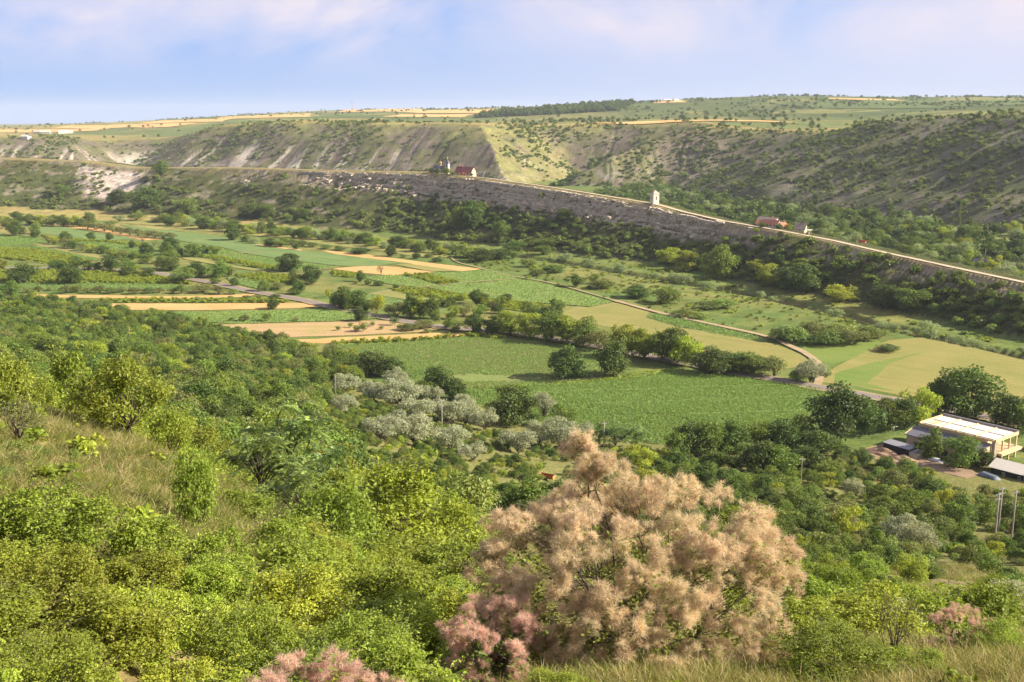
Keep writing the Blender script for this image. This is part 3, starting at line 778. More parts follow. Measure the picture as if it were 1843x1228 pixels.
FW = field_material('far_wheat', (.62, .40, .17), .05, (1, 0), 8, 0, (.54, .33, .13), .01)
FG = field_material('far_green', (.105, .145, .045), .12, (1, 0), 8, 0, (.085, .12, .036), .01)
FD = field_material('far_wood', (.035, .065, .025), .25, (1, 0), 8, 0, (.05, .085, .03), .02)
far = [
    ('w', [(-40, 239), (170, 236), (200, 231), (-40, 234)], 'far orange wheat band at the left edge below the skyline'),
    ('w', [(90, 232), (300, 230), (360, 223), (130, 226)], 'far orange wheat field above the low left slope'),
    ('g', [(120, 229), (190, 227), (200, 224), (140, 225)], 'far green patch among the wheat at the left'),
    ('w', [(250, 224), (400, 220), (430, 213), (290, 218)], 'far wheat field behind the long grey slope'),
    ('g', [(230, 219), (410, 215), (500, 209), (260, 215)], 'far dark green belt on the skyline left of centre'),
    ('w', [(390, 216), (560, 211), (560, 205), (400, 211)], 'far wheat field with a lone dark tree'),
    ('w', [(560, 203), (760, 205), (760, 197), (600, 198)], 'far wheat on the skyline hill at centre left'),
    ('g', [(560, 213), (760, 213), (720, 207), (580, 208)], 'far blue-green patch below the skyline wheat'),
    ('w', [(690, 211), (830, 212), (850, 207), (720, 207)], 'far wheat strip above the grey slope'),
    ('w', [(760, 205), (900, 204), (960, 199), (770, 199)], 'far wheat strip left of the dark wood'),
    ('d', [(850, 213), (1110, 200), (1140, 188), (960, 200)], 'far dark wood on the skyline at centre'),
    ('w', [(1180, 186), (1235, 185), (1230, 181), (1190, 182)], 'small far wheat patch on the skyline'),
    ('g', [(1440, 194), (1700, 195), (1690, 182), (1480, 180)], 'smooth green field on the plateau at the right'),
    ('w', [(1490, 179), (1630, 182), (1610, 179.5), (1500, 177)], 'thin wheat strip on the right skyline'),
    ('g', [(1690, 193), (1860, 190), (1860, 180), (1700, 184)], 'green field on the right skyline'),
    ('w', [(1060, 222), (1330, 220), (1450, 223), (1250, 217)], 'golden grass rim above the central slope'),
]
for kd, px4, lb in far:
    drape({'w': 'wheat_field', 'g': 'crop_field', 'd': 'wood_floor'}[kd], px4, {'w': FW, 'g': FG, 'd': FD}[kd], lb, dmin=1000, lift=1.0)
# ------------------------------------------------------------------ plants: leaves, crowns, trunks
def leaf_material(name, dark, light, transl=.40, rough=.5, hue_var=.013, val_var=.28, spec=.25, through=(1.25, 1.15, .55)):
    def b(nt, out):
        a = N(nt, 'ShaderNodeAttribute', _attribute_name='tint')
        oi = N(nt, 'ShaderNodeObjectInfo')
        col = ramp(nt, a.outputs['Fac'], [(0., dark), (.55, [(d + l) / 2 for d, l in zip(dark, light)]), (1., light)])
        hsv = N(nt, 'ShaderNodeHueSaturation')
        def mr(src, lo, hi):
            m = nt.nodes.new('ShaderNodeMapRange')
            m.inputs['To Min'].default_value = lo; m.inputs['To Max'].default_value = hi
            nt.links.new(src, m.inputs['Value']); return m.outputs[0]
        nt.links.new(mr(oi.outputs['Random'], .5 - hue_var, .5 + hue_var), hsv.inputs['Hue'])
        frac = nt.nodes.new('ShaderNodeMath'); frac.operation = 'FRACT'
        mul = nt.nodes.new('ShaderNodeMath'); mul.operation = 'MULTIPLY'; mul.inputs[1].default_value = 13.7
        nt.links.new(oi.outputs['Random'], mul.inputs[0]); nt.links.new(mul.outputs[0], frac.inputs[0])
        nt.links.new(mr(frac.outputs[0], 1 - val_var, 1 + val_var), hsv.inputs['Value'])
        nt.links.new(col, hsv.inputs['Color'])
        p = N(nt, 'ShaderNodeBsdfPrincipled', Roughness=rough)
        p.inputs['Specular IOR Level'].default_value = spec
        nt.links.new(hsv.outputs[0], p.inputs['Base Color'])
        tr = N(nt, 'ShaderNodeBsdfTranslucent')
        tcol = mixc(nt, 1.0, hsv.outputs[0], through, 'MULTIPLY')
        nt.links.new(tcol, tr.inputs['Color'])
        mx = N(nt, 'ShaderNodeMixShader', Fac=transl)
        nt.links.new(p.outputs[0], mx.inputs[1]); nt.links.new(tr.outputs[0], mx.inputs[2])
        nt.links.new(mx.outputs[0], out.inputs['Surface'])
    return mat(name, b)
L_DARK = leaf_material('leaf_dark', (.048, .088, .017), (.140, .205, .038), .24)
L_MID = leaf_material('leaf_mid', (.080, .136, .022), (.215, .295, .050), .28)
L_BRIGHT = leaf_material('leaf_bright', (.172, .226, .026), (.42, .492, .072), .4, hue_var=.015)
L_SILVER = leaf_material('leaf_silver', (.235, .265, .165), (.48, .515, .36), .35, val_var=.12, hue_var=.01)
L_OLIVE = leaf_material('leaf_olive', (0.131, 0.165, 0.053), (0.281, 0.300, 0.105))
L_YELLOW = leaf_material('leaf_yellow', (.22, .25, .02), (.40, .40, .045), .4)
L_GLOSS = leaf_material('leaf_glossy', (0.094, 0.169, 0.037), (0.300, 0.425, 0.106), .3, .35, spec=.5)
L_SCRUB = leaf_material('leaf_scrub', (.100, .150, .034), (.255, .325, .078), .3, hue_var=.02, val_var=.35)
L_GREYG = leaf_material('leaf_willow', (0.179, 0.244, 0.112), (0.375, 0.459, 0.216), .3, val_var=.15)
L_CROP = leaf_material('leaf_crop', (.140, .235, .056), (.31, .445, .12), .35, hue_var=.008, val_var=.12)
L_NEAR = leaf_material('leaf_near', (.142, .202, .028), (.35, .43, .068), .42, hue_var=.015)
M_BARK = plain('bark', (.095, .075, .058), .95, .25, 6.0, bump=.5)
M_TWIG = plain('dry_twigs', (.20, .165, .135), .95, .25, 6.0, bump=.3)

def unit(v): return v / np.maximum(np.linalg.norm(v, axis=-1, keepdims=True), 1e-9)
def leaf_quads(P, nrm, up, length, width, fold=.22):
    """Diamond leaves folded along the midrib: base at P, pointing along up."""
    n = len(P)
    t = unit(up - nrm * (up * nrm).sum(-1, keepdims=True) + 1e-5)
    s = np.cross(nrm, t)
    L, W = np.broadcast_to(length, n)[:, None], np.broadcast_to(width, n)[:, None]
    a = P; c = P + t * L
    m = P + t * L * .48
    b = m + s * W * .5 + nrm * W * fold; d = m - s * W * .5 + nrm * W * fold
    V = np.stack([a, b, c, d], 1).reshape(-1, 3)
    F = np.arange(4 * n).reshape(n, 4)
    # two triangles that meet on the midrib
    T = np.concatenate([F[:, [0, 1, 2]], F[:, [0, 2, 3]]])
    return V, T
def tube(path, radii, sides=6):
    path = np.asarray(path, float); n = len(path)
    tang = unit(np.gradient(path, axis=0))
    ref = np.array([0.31, .95, .05]) if abs(tang[0][1]) < .8 else np.array([.95, .2, .2])
    s = unit(np.cross(tang, ref)); q = np.cross(tang, s)
    a = np.linspace(0, 2 * np.pi, sides, endpoint=False)
    V = path[:, None] + (np.cos(a)[None, :, None] * s[:, None] + np.sin(a)[None, :, None] * q[:, None]) * np.asarray(radii)[:, None, None]
    i = np.arange(n * sides).reshape(n, sides); j = np.roll(i, -1, 1)
    F = np.stack([i[:-1], j[:-1], j[1:], i[1:]], -1).reshape(-1, 4)
    return V.reshape(-1, 3), F
def join(parts):
    V, F, off = [], [], 0
    for v, f in parts:
        V.append(v); F.append(f + off); off += len(v)
    return np.concatenate(V), np.concatenate(F)
def branch(a, b, r0, r1, g, bend=.12, n=5, sides=5):
    a, b = np.asarray(a, float), np.asarray(b, float)
    t = np.linspace(0, 1, n)[:, None]
    off = g.normal(size=3) * np.linalg.norm(b - a) * bend; off[2] = abs(off[2]) * .5
    p = a + (b - a) * t + off * (np.sin(t * np.pi))
    return tube(p, np.linspace(r0, r1, n), sides)

def plant_shape(seed, lobes=14, leaves=3000, leaf=.05, aspect=.55, rx=.46, zc=.58, rz=.40, lobe_r=.20, trunk=.22, stems=1, shape='round',
                up_bias=.35, droop=0.0, shell=.55, skew=0.0, twigs=0, trunk_r=.022, shoots=0, shoot_len=.28, holes=.30):
    """A plant of height and width about 1: returns wood (V,F), leaves (V,T) and the tint of each leaf vertex."""
    g = np.random.default_rng(seed)
    cs = []
    tries = 0
    while len(cs) < lobes and tries < 4000:
        tries += 1
        u = unit(g.normal(size=3)) * g.uniform(.25, 1) ** .5
        if shape == 'dome': u[2] = abs(u[2]) * 1.15 - .25
        c = np.array([u[0] * rx, u[1] * rx, zc + u[2] * rz])
        if shape == 'cone': c[:2] *= np.clip(1.25 - (c[2] - zc + rz) / (2 * rz), .12, 1)
        if shape == 'column': c[:2] *= .42
        if all(np.linalg.norm(c - k[0]) > lobe_r * .62 for k in cs):
            cs.append((c, lobe_r * g.uniform(.6, 1.25)))
    C = np.array([c for c, r in cs]); Rr = np.array([r for c, r in cs])
    C[:, 2] = np.maximum(C[:, 2], Rr * .75 + .02)
    w = Rr ** 2 / (Rr ** 2).sum()
    k = g.choice(len(C), leaves, p=w)
    d = unit(g.normal(size=(leaves, 3)))
    low = (d[:, 2] < -.35) & (g.random(leaves) < .55)
    d[low, 2] *= -1
    rr = Rr[k] * (shell + (1.08 - shell) * g.random(leaves) ** .6)
    sq = np.array([1, 1, .82])
    P = C[k] + d * rr[:, None] * sq
    P += (fbm(P[:, 0] * 9, P[:, 2] * 9, 2, seed)[:, None] - .5) * lobe_r * .5
    nrm = unit(d * .75 + g.normal(size=(leaves, 3)) * .55 + np.array([0, 0, up_bias]))
    up = unit(g.normal(size=(leaves, 3)) + d * .8 + np.array([0, 0, -droop]))
    # thin places, where the inside shows
    hole = fbm(P[:, 0] * 5 + seed, P[:, 2] * 5 + P[:, 1] * 3.7, 3, seed + 7)
    ok = (hole > holes) | (g.random(leaves) < .25)
    P, nrm, up, k, d = P[ok], nrm[ok], up[ok], k[ok], d[ok]; leaves = len(P)
    wood = []
    if shoots:
        # leafy shoots that stick out of the crown
        per = max(8, int(shoot_len / leaf * 1.9))
        for q in range(shoots):
            i = g.integers(len(C)); dd = unit(unit(g.normal(size=3) * np.array([1, 1, .6]) + np.array([0, 0, .75])))
            b0 = C[i] + dd * Rr[i] * .5; Ls = shoot_len * g.uniform(.6, 1.3)
            t = np.linspace(.1, 1, per)[:, None]
            sp_ = b0 + dd * Ls * t + np.array([g.normal() * .1, g.normal() * .1, -.22]) * Ls * t ** 2
            wood.append(tube(sp_[::max(1, per // 4)], np.linspace(.0035, .001, len(sp_[::max(1, per // 4)])), 3))
            P = np.concatenate([P, sp_ + g.normal(size=(per, 3)) * leaf * .3]); nrm = np.concatenate([nrm, unit(g.normal(size=(per, 3)) * .6 + np.array([0, 0, .9]))])
            up = np.concatenate([up, unit(g.normal(size=(per, 3)) + dd * .4)]); k = np.concatenate([k, np.full(per, i)])
        leaves = len(P)
    sz = leaf * g.uniform(.6, 1.35, leaves)
    V, T = leaf_quads(P, nrm, up, sz, sz * aspect)
    V[:, 2] = np.maximum(V[:, 2], .004)
    lobe_t = g.uniform(-.18, .18, len(C))
    tint = np.clip(.5 + lobe_t[k] + g.normal(size=leaves) * .2, 0, 1)
    tint = np.repeat(tint, 4)
    core = np.array([0, 0, trunk])
    for s in range(stems):
        base = np.array([0, 0, -.03]) if stems == 1 else np.append(g.normal(size=2) * .05, -.03)
        top = np.array([g.normal() * .05, g.normal() * .05, zc]) if stems == 1 else np.append(np.clip(g.normal(size=2), -1.1, 1.1) * rx * .4, zc * .9)
        wood.append(branch(base, top, trunk_r / math.sqrt(stems), trunk_r * .4, g, .06, 6, 6))
    for c, r in cs[:min(len(cs), 26)]:
        a = np.array([0, 0, trunk * g.uniform(.6, 1.3)]) + g.normal(size=3) * .01
        a[2] = min(a[2], c[2] - .02) if c[2] > .05 else .02
        wood.append(branch(a, c, trunk_r * .42, trunk_r * .1, g, .14))
    for q in range(twigs):
        i = g.integers(len(C)); dd = unit(g.normal(size=3) + np.array([0, 0, .6]))
        wood.append(branch(C[i], C[i] + dd * Rr[i] * g.uniform(.9, 1.35), trunk_r * .14, trunk_r * .05, g, .15, 4, 3))
    return join(wood), (V, T), tint
class Proto:
    def __init__(s, name, leafmat, woodmat=None, near=False, **kw):
        (wv, wf), (lv, lt), tint = plant_shape(**kw)
        wm = woodmat or M_BARK
        s.trunk = new_mesh(name + '_trunk', wv, wf, [wm], True)
        s.crown = new_mesh(name + '_crown', lv, lt, [leafmat], False, attrs={'tint': ('FLOAT', 'POINT', tint)})
        if near: return
        V = np.concatenate([wv, lv]); n = len(wv)
        tt = np.concatenate([np.zeros(n), tint])
        s.whole = new_mesh(name, V, [wf, lt + n], [wm, leafmat], False, np.concatenate([np.zeros(len(wf)), np.ones(len(lt))]), {'tint': ('FLOAT', 'POINT', tt)})
PROTO = {}
def proto(key, leafmat, variants=2, seed=0, **kw):
    PROTO[key] = [Proto(key, leafmat, seed=seed + i * 101, **kw) for i in range(variants)]
# trees seen from 150 m and more
proto('walnut', L_DARK, 3, 100, lobes=30, leaves=4800, leaf=.060, rx=.42, zc=.50, rz=.42, lobe_r=.17, trunk=.12)
proto('locust', L_MID, 3, 200, lobes=22, leaves=3600, leaf=.058, rx=.43, zc=.51, rz=.42, lobe_r=.16, trunk=.14, shoots=30, shoot_len=.2)
proto('light', L_BRIGHT, 2, 300, lobes=20, leaves=3200, leaf=.06, rx=.42, zc=.51, rz=.42, lobe_r=.16, trunk=.14, shoots=30, shoot_len=.22)
proto('oliveshrub', L_OLIVE, 2, 400, lobes=16, leaves=2200, leaf=.065, rx=.42, zc=.46, rz=.36, lobe_r=.19, trunk=.1, stems=3, shape='dome')
proto('silver', L_SILVER, 3, 500, lobes=26, leaves=4600, leaf=.055, aspect=.35, rx=.44, zc=.48, rz=.38, lobe_r=.135, trunk=.14, stems=4, shape='dome', shoots=30, shoot_len=.16, holes=.34)
proto('willow', L_GREYG, 2, 600, lobes=16, leaves=2600, leaf=.07, aspect=.4, rx=.40, zc=.47, rz=.36, lobe_r=.19, trunk=.12, stems=3)
proto('thicket', L_SCRUB, 3, 700, lobes=16, leaves=2000, leaf=.075, rx=.44, zc=.40, rz=.36, lobe_r=.2, trunk=.08, stems=4, shape='dome')
proto('yellowtree', L_YELLOW, 1, 800, lobes=12, leaves=1400, leaf=.075, rx=.36, zc=.58, rz=.34, lobe_r=.19, trunk=.2)
proto('poplar', L_MID, 1, 850, lobes=26, leaves=2200, leaf=.04, rx=.22, zc=.53, rz=.45, lobe_r=.09, trunk=.1, shape='column', trunk_r=.014)
proto('youngtree', L_MID, 2, 870, lobes=8, leaves=700, leaf=.10, rx=.32, zc=.62, rz=.28, lobe_r=.22, trunk=.3)
proto('bare', L_OLIVE, 1, 890, lobes=12, leaves=260, leaf=.06, rx=.36, zc=.58, rz=.36, lobe_r=.18, trunk=.25, twigs=60, trunk_r=.03)
# far scrub: a few dozen leaf clumps each
proto('farbush', L_SCRUB, 3, 900, lobes=7, leaves=160, leaf=.26, aspect=.75, rx=.36, zc=.40, rz=.34, lobe_r=.27, trunk=.05, stems=1, shape='dome')
proto('fartree', L_DARK, 3, 950, lobes=8, leaves=260, leaf=.20, aspect=.75, rx=.34, zc=.52, rz=.36, lobe_r=.25, trunk=.15)
proto('vineplant', L_BRIGHT, 2, 970, lobes=6, leaves=120, leaf=.26, aspect=.8, rx=.40, zc=.5, rz=.36, lobe_r=.26, trunk=.05)
proto('cropplant', L_CROP, 2, 980, lobes=3, leaves=22, leaf=.5, aspect=.55, rx=.25, zc=.5, rz=.3, lobe_r=.3, trunk=.05)
# plants of the near slope, leaf by leaf
proto('nearshrub', L_BRIGHT, 3, 1000, lobes=34, leaves=17000, leaf=.031, aspect=.62, rx=.44, zc=.50, rz=.42, lobe_r=.13, trunk=.1, stems=5, twigs=60, shell=.2, trunk_r=.014, near=True, shoots=110, shoot_len=.30, holes=.46)
proto('nearbush', L_NEAR, 3, 1100, lobes=40, leaves=16000, leaf=.029, aspect=.5, rx=.44, zc=.50, rz=.42, lobe_r=.14, trunk=.1, stems=5, twigs=60, shell=.2, trunk_r=.014, near=True, shoots=90, shoot_len=.34, holes=.40)
proto('midshrub', L_BRIGHT, 2, 1200, lobes=24, leaves=6000, leaf=.045, aspect=.55, rx=.42, zc=.5, rz=.42, lobe_r=.16, trunk=.12, stems=4, twigs=30, shell=.3, shoots=70, shoot_len=.3, holes=.38)
proto('midbush', L_NEAR, 3, 1300, lobes=24, leaves=5600, leaf=.048, aspect=.55, rx=.43, zc=.5, rz=.40, lobe_r=.17, trunk=.12, stems=3, twigs=20, shell=.3, shoots=60, shoot_len=.28, holes=.38)

def frond_shape(seed, fronds=170, leaflets=13, flen=.2):
    """A tree of long pinnate leaves in whorls, as of a tree of heaven; height and width about 1."""
    g = np.random.default_rng(seed)
    tips, wood = [], []
    wood.append(branch((0, 0, -.03), (.03, 0, .55), .02, .011, g, .04, 6, 6))
    for i in range(24):
        a = g.uniform(0, 2 * np.pi); h = g.uniform(.35, 1.0); r = .42 * math.sin(min(1, (1.12 - h) * 1.6) * np.pi / 2) * g.uniform(.55, 1)
        tip = np.array([math.cos(a) * r, math.sin(a) * r, h * .93])
        wood.append(branch((0.01, 0, max(.1, h * .62 - .1)), tip, .008, .003, g, .1, 5, 5))
        tips.append(tip)
    Vs, Ts, tn, off = [], [], [], 0
    for i in range(fronds):
        base = tips[g.integers(len(tips))] + g.normal(size=3) * .02
        a = g.uniform(0, 2 * np.pi)
        out = np.array([math.cos(a), math.sin(a), g.uniform(-.1, .8)]); out /= np.linalg.norm(out)
        L = flen * g.uniform(.7, 1.2)
        t = np.linspace(.15, 1, leaflets)[:, None]
        spine = base + out * L * t + np.array([0, 0, -1]) * L * .55 * t ** 2
        side = unit(np.cross(out, [0, 0, 1]))
        for sg in (-1, 1):
            d = unit(side * sg + out * .35 + np.array([0, 0, -.35]) + g.normal(size=(leaflets, 3)) * .12)
            n = unit(np.cross(d, out) * -sg + g.normal(size=(leaflets, 3)) * .15)
            V, T = leaf_quads(spine, n, d, L * .30 * (1.1 - .4 * t[:, 0]), L * .095, .1)
            Vs.append(V); Ts.append(T + off); off += len(V)
            tn.append(np.full(len(V), np.clip(g.normal(.5, .22), 0, 1)))
        wv = tube(spine[::4], np.full(len(spine[::4]), .0016), 3)
        wood.append(wv)
    return join(wood), (np.concatenate(Vs), np.concatenate(Ts)), np.concatenate(tn)
class FrondProto(Proto):
    def __init__(s, name, seed):
        (wv, wf), (lv, lt), tint = frond_shape(seed)
        s.trunk = new_mesh(name + '_trunk', wv, wf, [M_BARK], True)
        s.crown = new_mesh(name + '_crown', lv, lt, [L_GLOSS], False, attrs={'tint': ('FLOAT', 'POINT', tint)})
        V = np.concatenate([wv, lv]); n = len(wv)
        s.whole = new_mesh(name, V, [wf, lt + n], [M_BARK, L_GLOSS], False, np.concatenate([np.zeros(len(wf)), np.ones(len(lt))]), {'tint': ('FLOAT', 'POINT', np.concatenate([np.zeros(n), tint]))})
PROTO['frond'] = [FrondProto('frond', 1400), FrondProto('frond', 1401)]

# individuals: one Empty per plant with its trunk and crown; small ones are one mesh
PLANTS = []
def plant(kind, name, x, y, w, h, label, cat, group=None, whole=None, variant=None, rot=None, z=None, tilt=0.0, ordinal=True):
    p = PROTO[kind][(variant if variant is not None else random.randrange(99)) % len(PROTO[kind])]
    zz = float(gz(np.array([x]), np.array([y]))[0]) if z is None else z
    px_h = h / max(math.hypot(x, y), 1) * FPX
    rz = random.uniform(0, 6.28) if rot is None else rot
    if kind in ('youngtree', 'bare'): whole = False
    if whole is None: whole = px_h < 12
    if whole:
        o = link(name, p.whole)
    else:
        o = link(name, None)
        o.empty_display_size = .5
        link('trunk', p.trunk, o); link('crown', p.crown, o)
    o.location = (x, y, zz - .02 * h); o.scale = (w, w, h); o.rotation_euler = (tilt, 0, rz)
    tag(o, label, cat, group)
    PLANTS.append((o, label, group, ordinal))
    return o
def plant_px(kind, name, px, py, wpx, hpx, label, cat, group=None, dmin=0.0, z0=False, **kw):
    P = at_z(px, py, 0) if z0 else hit(px, py, dmin)
    s = math.hypot(P[0], P[1]) / FPX
    return plant(kind, name, P[0], P[1], wpx * s, hpx * s, label, cat, group, **kw)

# masses: one object each, its plants instanced on points
def mass(name, label, cat, key_list, X, Y, W, Hh, Z=None, seed=0):
    n = len(X)
    if n == 0: return
    g = np.random.default_rng(seed)
    Z = gz(X, Y) - .03 * Hh if Z is None else Z
    me = bpy.data.meshes.new(name)
    me.vertices.add(n)
    me.vertices.foreach_set('co', np.stack([X, Y, Z], -1).astype(np.float32).ravel())
    sca = np.stack([W, W, Hh], -1).astype(np.float32)
    me.attributes.new('plant_scale', 'FLOAT_VECTOR', 'POINT').data.foreach_set('vector', sca.ravel())
    rot = np.zeros((n, 3), np.float32); rot[:, 2] = g.uniform(0, 6.28, n); rot[:, 0] = g.normal(size=n) * .06
    me.attributes.new('plant_turn', 'FLOAT_VECTOR', 'POINT').data.foreach_set('vector', rot.ravel())
    col = bpy.data.collections.new(name + '_kinds')
    meshes = [p.whole for k in key_list for p in PROTO[k]] if isinstance(key_list[0], str) else key_list
    for i, m in enumerate(meshes):
        col.objects.link(bpy.data.objects.new('%s_kind_%02d' % (name, i), m))
    me.attributes.new('plant_kind', 'INT', 'POINT').data.foreach_set('value', g.integers(0, len(meshes), n).astype(np.int32))
    o = link(name, me)
    ng = bpy.data.node_groups.new(name + '_nodes', 'GeometryNodeTree')
    ng.interface.new_socket('Geometry', in_out='INPUT', socket_type='NodeSocketGeometry')
    ng.interface.new_socket('Geometry', in_out='OUTPUT', socket_type='NodeSocketGeometry')
    nn, ll = ng.nodes, ng.links
    gi, go = nn.new('NodeGroupInput'), nn.new('NodeGroupOutput')
    ci = nn.new('GeometryNodeCollectionInfo'); ci.inputs['Collection'].default_value = col
    ci.inputs['Separate Children'].default_value = True; ci.inputs['Reset Children'].default_value = True
    ip = nn.new('GeometryNodeInstanceOnPoints'); ip.inputs['Pick Instance'].default_value = True
    def attr(nm, ty):
        a = nn.new('GeometryNodeInputNamedAttribute'); a.data_type = ty; a.inputs['Name'].default_value = nm
        return a.outputs['Attribute']
    ll.new(gi.outputs[0], ip.inputs['Points']); ll.new(ci.outputs[0], ip.inputs['Instance'])
    ll.new(attr('plant_kind', 'INT'), ip.inputs['Instance Index'])
    e2r = nn.new('FunctionNodeEulerToRotation')
    ll.new(attr('plant_turn', 'FLOAT_VECTOR'), e2r.inputs[0]); ll.new(e2r.outputs[0], ip.inputs['Rotation'])
    ll.new(attr('plant_scale', 'FLOAT_VECTOR'), ip.inputs['Scale'])
    ll.new(ip.outputs[0], go.inputs[0])
    md = o.modifiers.new('plants', 'NODES'); md.node_group = ng
    tag(o, label, cat, kind='stuff')
    return o
def scatter(n, x0, x1, y0, y1, keep, seed):
    """Random points of a box in plan for which keep(x, y) gives the chance to stay."""
    g = np.random.default_rng(seed)
    x, y = g.uniform(x0, x1, n), g.uniform(y0, y1, n)
    m = g.random(n) < keep(x, y)
    return x[m], y[m]
def pix(x, y, z):
    """Pixel of a world point."""
    dz = z - CAMZ
    f = y * _cp - dz * _sp; u = y * _sp + dz * _cp
    return CX + FPX * x / np.maximum(f, .1), CY - FPX * u / np.maximum(f, .1)

# rocks for the cliffs
def rock_mesh(seed, m):
    import bmesh
    bm = bmesh.new(); bmesh.ops.create_cube(bm, size=1.0)
    bmesh.ops.subdivide_edges(bm, edges=bm.edges[:], cuts=1, use_grid_fill=True)
    g = np.random.default_rng(seed)
    for v in bm.verts:
        v.co = Vector(v.co) * (1 + g.normal() * .10) + Vector(g.normal(size=3) * .05); v.co.z *= .8
    me = bpy.data.meshes.new('rock'); bm.to_mesh(me); bm.free(); me.materials.append(m)
    return me
M_LIME = plain('limestone', (.44, .375, .285), .95, .2, .35, bump=.8)
ROCKS = [rock_mesh(5000 + i, M_LIME) for i in range(5)]
# ------------------------------------------------------------------ plants of the valley, the ridge and the far hills
def samp(arr, x, y):
    r = np.clip(np.rint(np.interp(y, ROWS, np.arange(len(ROWS)))), 0, len(ROWS) - 1).astype(int)
    c = np.clip(np.rint(np.interp(x / (y - APEX), COLS, np.arange(len(COLS)))), 0, len(COLS) - 1).astype(int)
    return arr[r, c]
def in_view(x, y, pad=160):
    a, b = pix(x, y, gz(x, y))
    return (a > -pad) & (a < 1843 + pad)
def tr(lst, ox, oy, s):
    """(centre x, base y, width, height) lists measured on an enlargement of the photograph, to photograph pixels."""
    return [(ox + a / s, oy + b / s, c / s, (d if d else c) / s) for a, b, c, d in lst]
def trees(kinds, name, lst, label, cat='tree', group=None, z0=True, dmin=0.0, grow=1.2, **kw):
    for i, (px, py, w, h) in enumerate(lst):
        k = kinds if isinstance(kinds, str) else kinds[i % len(kinds)]
        plant_px(k, name, px, py, w * grow, h * grow, label, cat, group, dmin=dmin, z0=z0, **kw)
Z1 = (0, 160, 2.973); Z2 = (600, 160, 2.973); Z3 = (1220, 160, 2.958); Z5 = (600, 480, 2.924); Z6 = (1220, 480, 2.924); ZA = (0, 380, 5.945); ZB = (300, 380, 5.945); ZC = (600, 440, 5.945)
# fields at the left
trees(('walnut', 'locust'), 'field_tree', tr([(170, 90, 110, 65), (70, 185, 105, 95), (175, 265, 160, 120), (380, 245, 100, 95), (375, 285, 90, 70)], *ZA), 'dark round tree in the upper left crop fields', group='trees in the upper left fields')
trees('walnut', 'field_tree', tr([(695, 315, 110, 75), (978, 312, 85, 70), (1170, 312, 70, 60), (1412, 402, 65, 70)], *ZA), 'small dark tree standing alone between crop strips', group='lone trees between crop strips')
trees(('oliveshrub', 'light', 'oliveshrub', 'locust'), 'hedge_tree', tr([(520, 350, 70, 0), (590, 360, 95, 70), (690, 395, 120, 95), (780, 405, 110, 70), (880, 430, 120, 80), (970, 445, 110, 75), (1040, 450, 100, 70), (1110, 455, 100, 70), (1165, 480, 60, 55), (1230, 490, 110, 70), (1320, 500, 120, 80)], *ZA), 'olive green bush in the hedge row between crop strips', 'bush', 'hedge row between crop strips')
trees(('walnut', 'locust', 'locust'), 'field_tree', tr([(1570, 500, 150, 125), (1560, 560, 150, 90), (1790, 470, 140, 110), (1830, 540, 130, 90), (1420, 520, 130, 80), (1740, 620, 150, 120)], *ZA), 'green tree in the clump above the road bend', group='clump above the road bend')
trees(('light', 'walnut', 'locust', 'locust', 'walnut', 'walnut', 'locust', 'walnut'), 'roadside_tree', tr([(30, 620, 100, 90), (620, 632, 150, 85), (810, 628, 140, 120), (950, 635, 100, 95), (1050, 640, 90, 75), (1190, 645, 140, 140), (1370, 670, 170, 130), (1330, 710, 110, 85), (1500, 690, 110, 90), (1590, 715, 110, 90)], *ZA), 'tree in the row along the road above the vineyard', group='roadside row above the vineyard')
trees('walnut', 'field_tree', tr([(270, 768, 250, 160), (750, 780, 230, 155)], *ZA), 'large round dark tree in the vineyard band', group='two round trees in the vineyard band')
trees(('oliveshrub', 'thicket', 'oliveshrub'), 'field_shrub', tr([(290, 875, 90, 60), (415, 865, 80, 60), (530, 855, 55, 35), (700, 880, 110, 75), (825, 870, 110, 75), (940, 880, 90, 55), (1070, 875, 110, 75), (1190, 880, 110, 60), (1310, 870, 100, 55), (1450, 890, 120, 70), (1590, 880, 110, 60), (1700, 875, 80, 55)], *ZA) + tr([(65, 880, 90, 60), (155, 885, 100, 100), (380, 870, 200, 90), (560, 890, 150, 80), (720, 890, 90, 60)], *ZB), 'low shrub in the row above the level wheat strips', 'shrub', 'shrub row above the wheat strips')
trees('locust', 'field_tree', tr([(120, 910, 190, 130)], *ZA), 'leafy tree at the wood edge beside the wheat strips')
trees(('locust', 'walnut', 'light'), 'belt_tree', tr([(200, 130, 120, 60), (320, 150, 130, 90), (430, 160, 130, 95), (560, 165, 140, 100), (680, 165, 120, 95), (790, 165, 120, 100), (960, 150, 120, 110), (860, 170, 90, 70), (30, 110, 90, 45)], *ZA), 'tree in the belt along the upper left field edge', group='belt on the upper left field edge')
trees(('willow', 'thicket'), 'belt_shrub', tr([(1280, 110, 110, 60), (1460, 100, 150, 80), (1680, 115, 150, 45), (1180, 165, 100, 60)], *ZA), 'grey-green shrub below the landslip slope', 'shrub', 'shrubs below the landslip')
trees('oliveshrub', 'orchard_tree', tr([(940, 195, 110, 70), (1030, 205, 110, 75), (1120, 220, 110, 75), (1210, 235, 110, 75), (1300, 250, 110, 75), (1390, 262, 110, 75), (1480, 272, 110, 75), (1570, 282, 110, 70), (1660, 288, 110, 70), (1750, 295, 110, 65), (1830, 298, 110, 60)], *ZA), 'olive toned orchard tree above the thin wheat strip', 'tree', 'orchard row above the thin wheat strip')
trees('bare', 'field_tree', tr([(1530, 340, 100, 80), (1650, 385, 80, 60)], *ZA), 'thin pale tree beside the bare path', group='thin pale trees')
trees(('walnut', 'walnut', 'locust'), 'field_tree', tr([(705, 315, 150, 140)], *ZB), 'lone dark tree at the tip of a thin wheat strip')
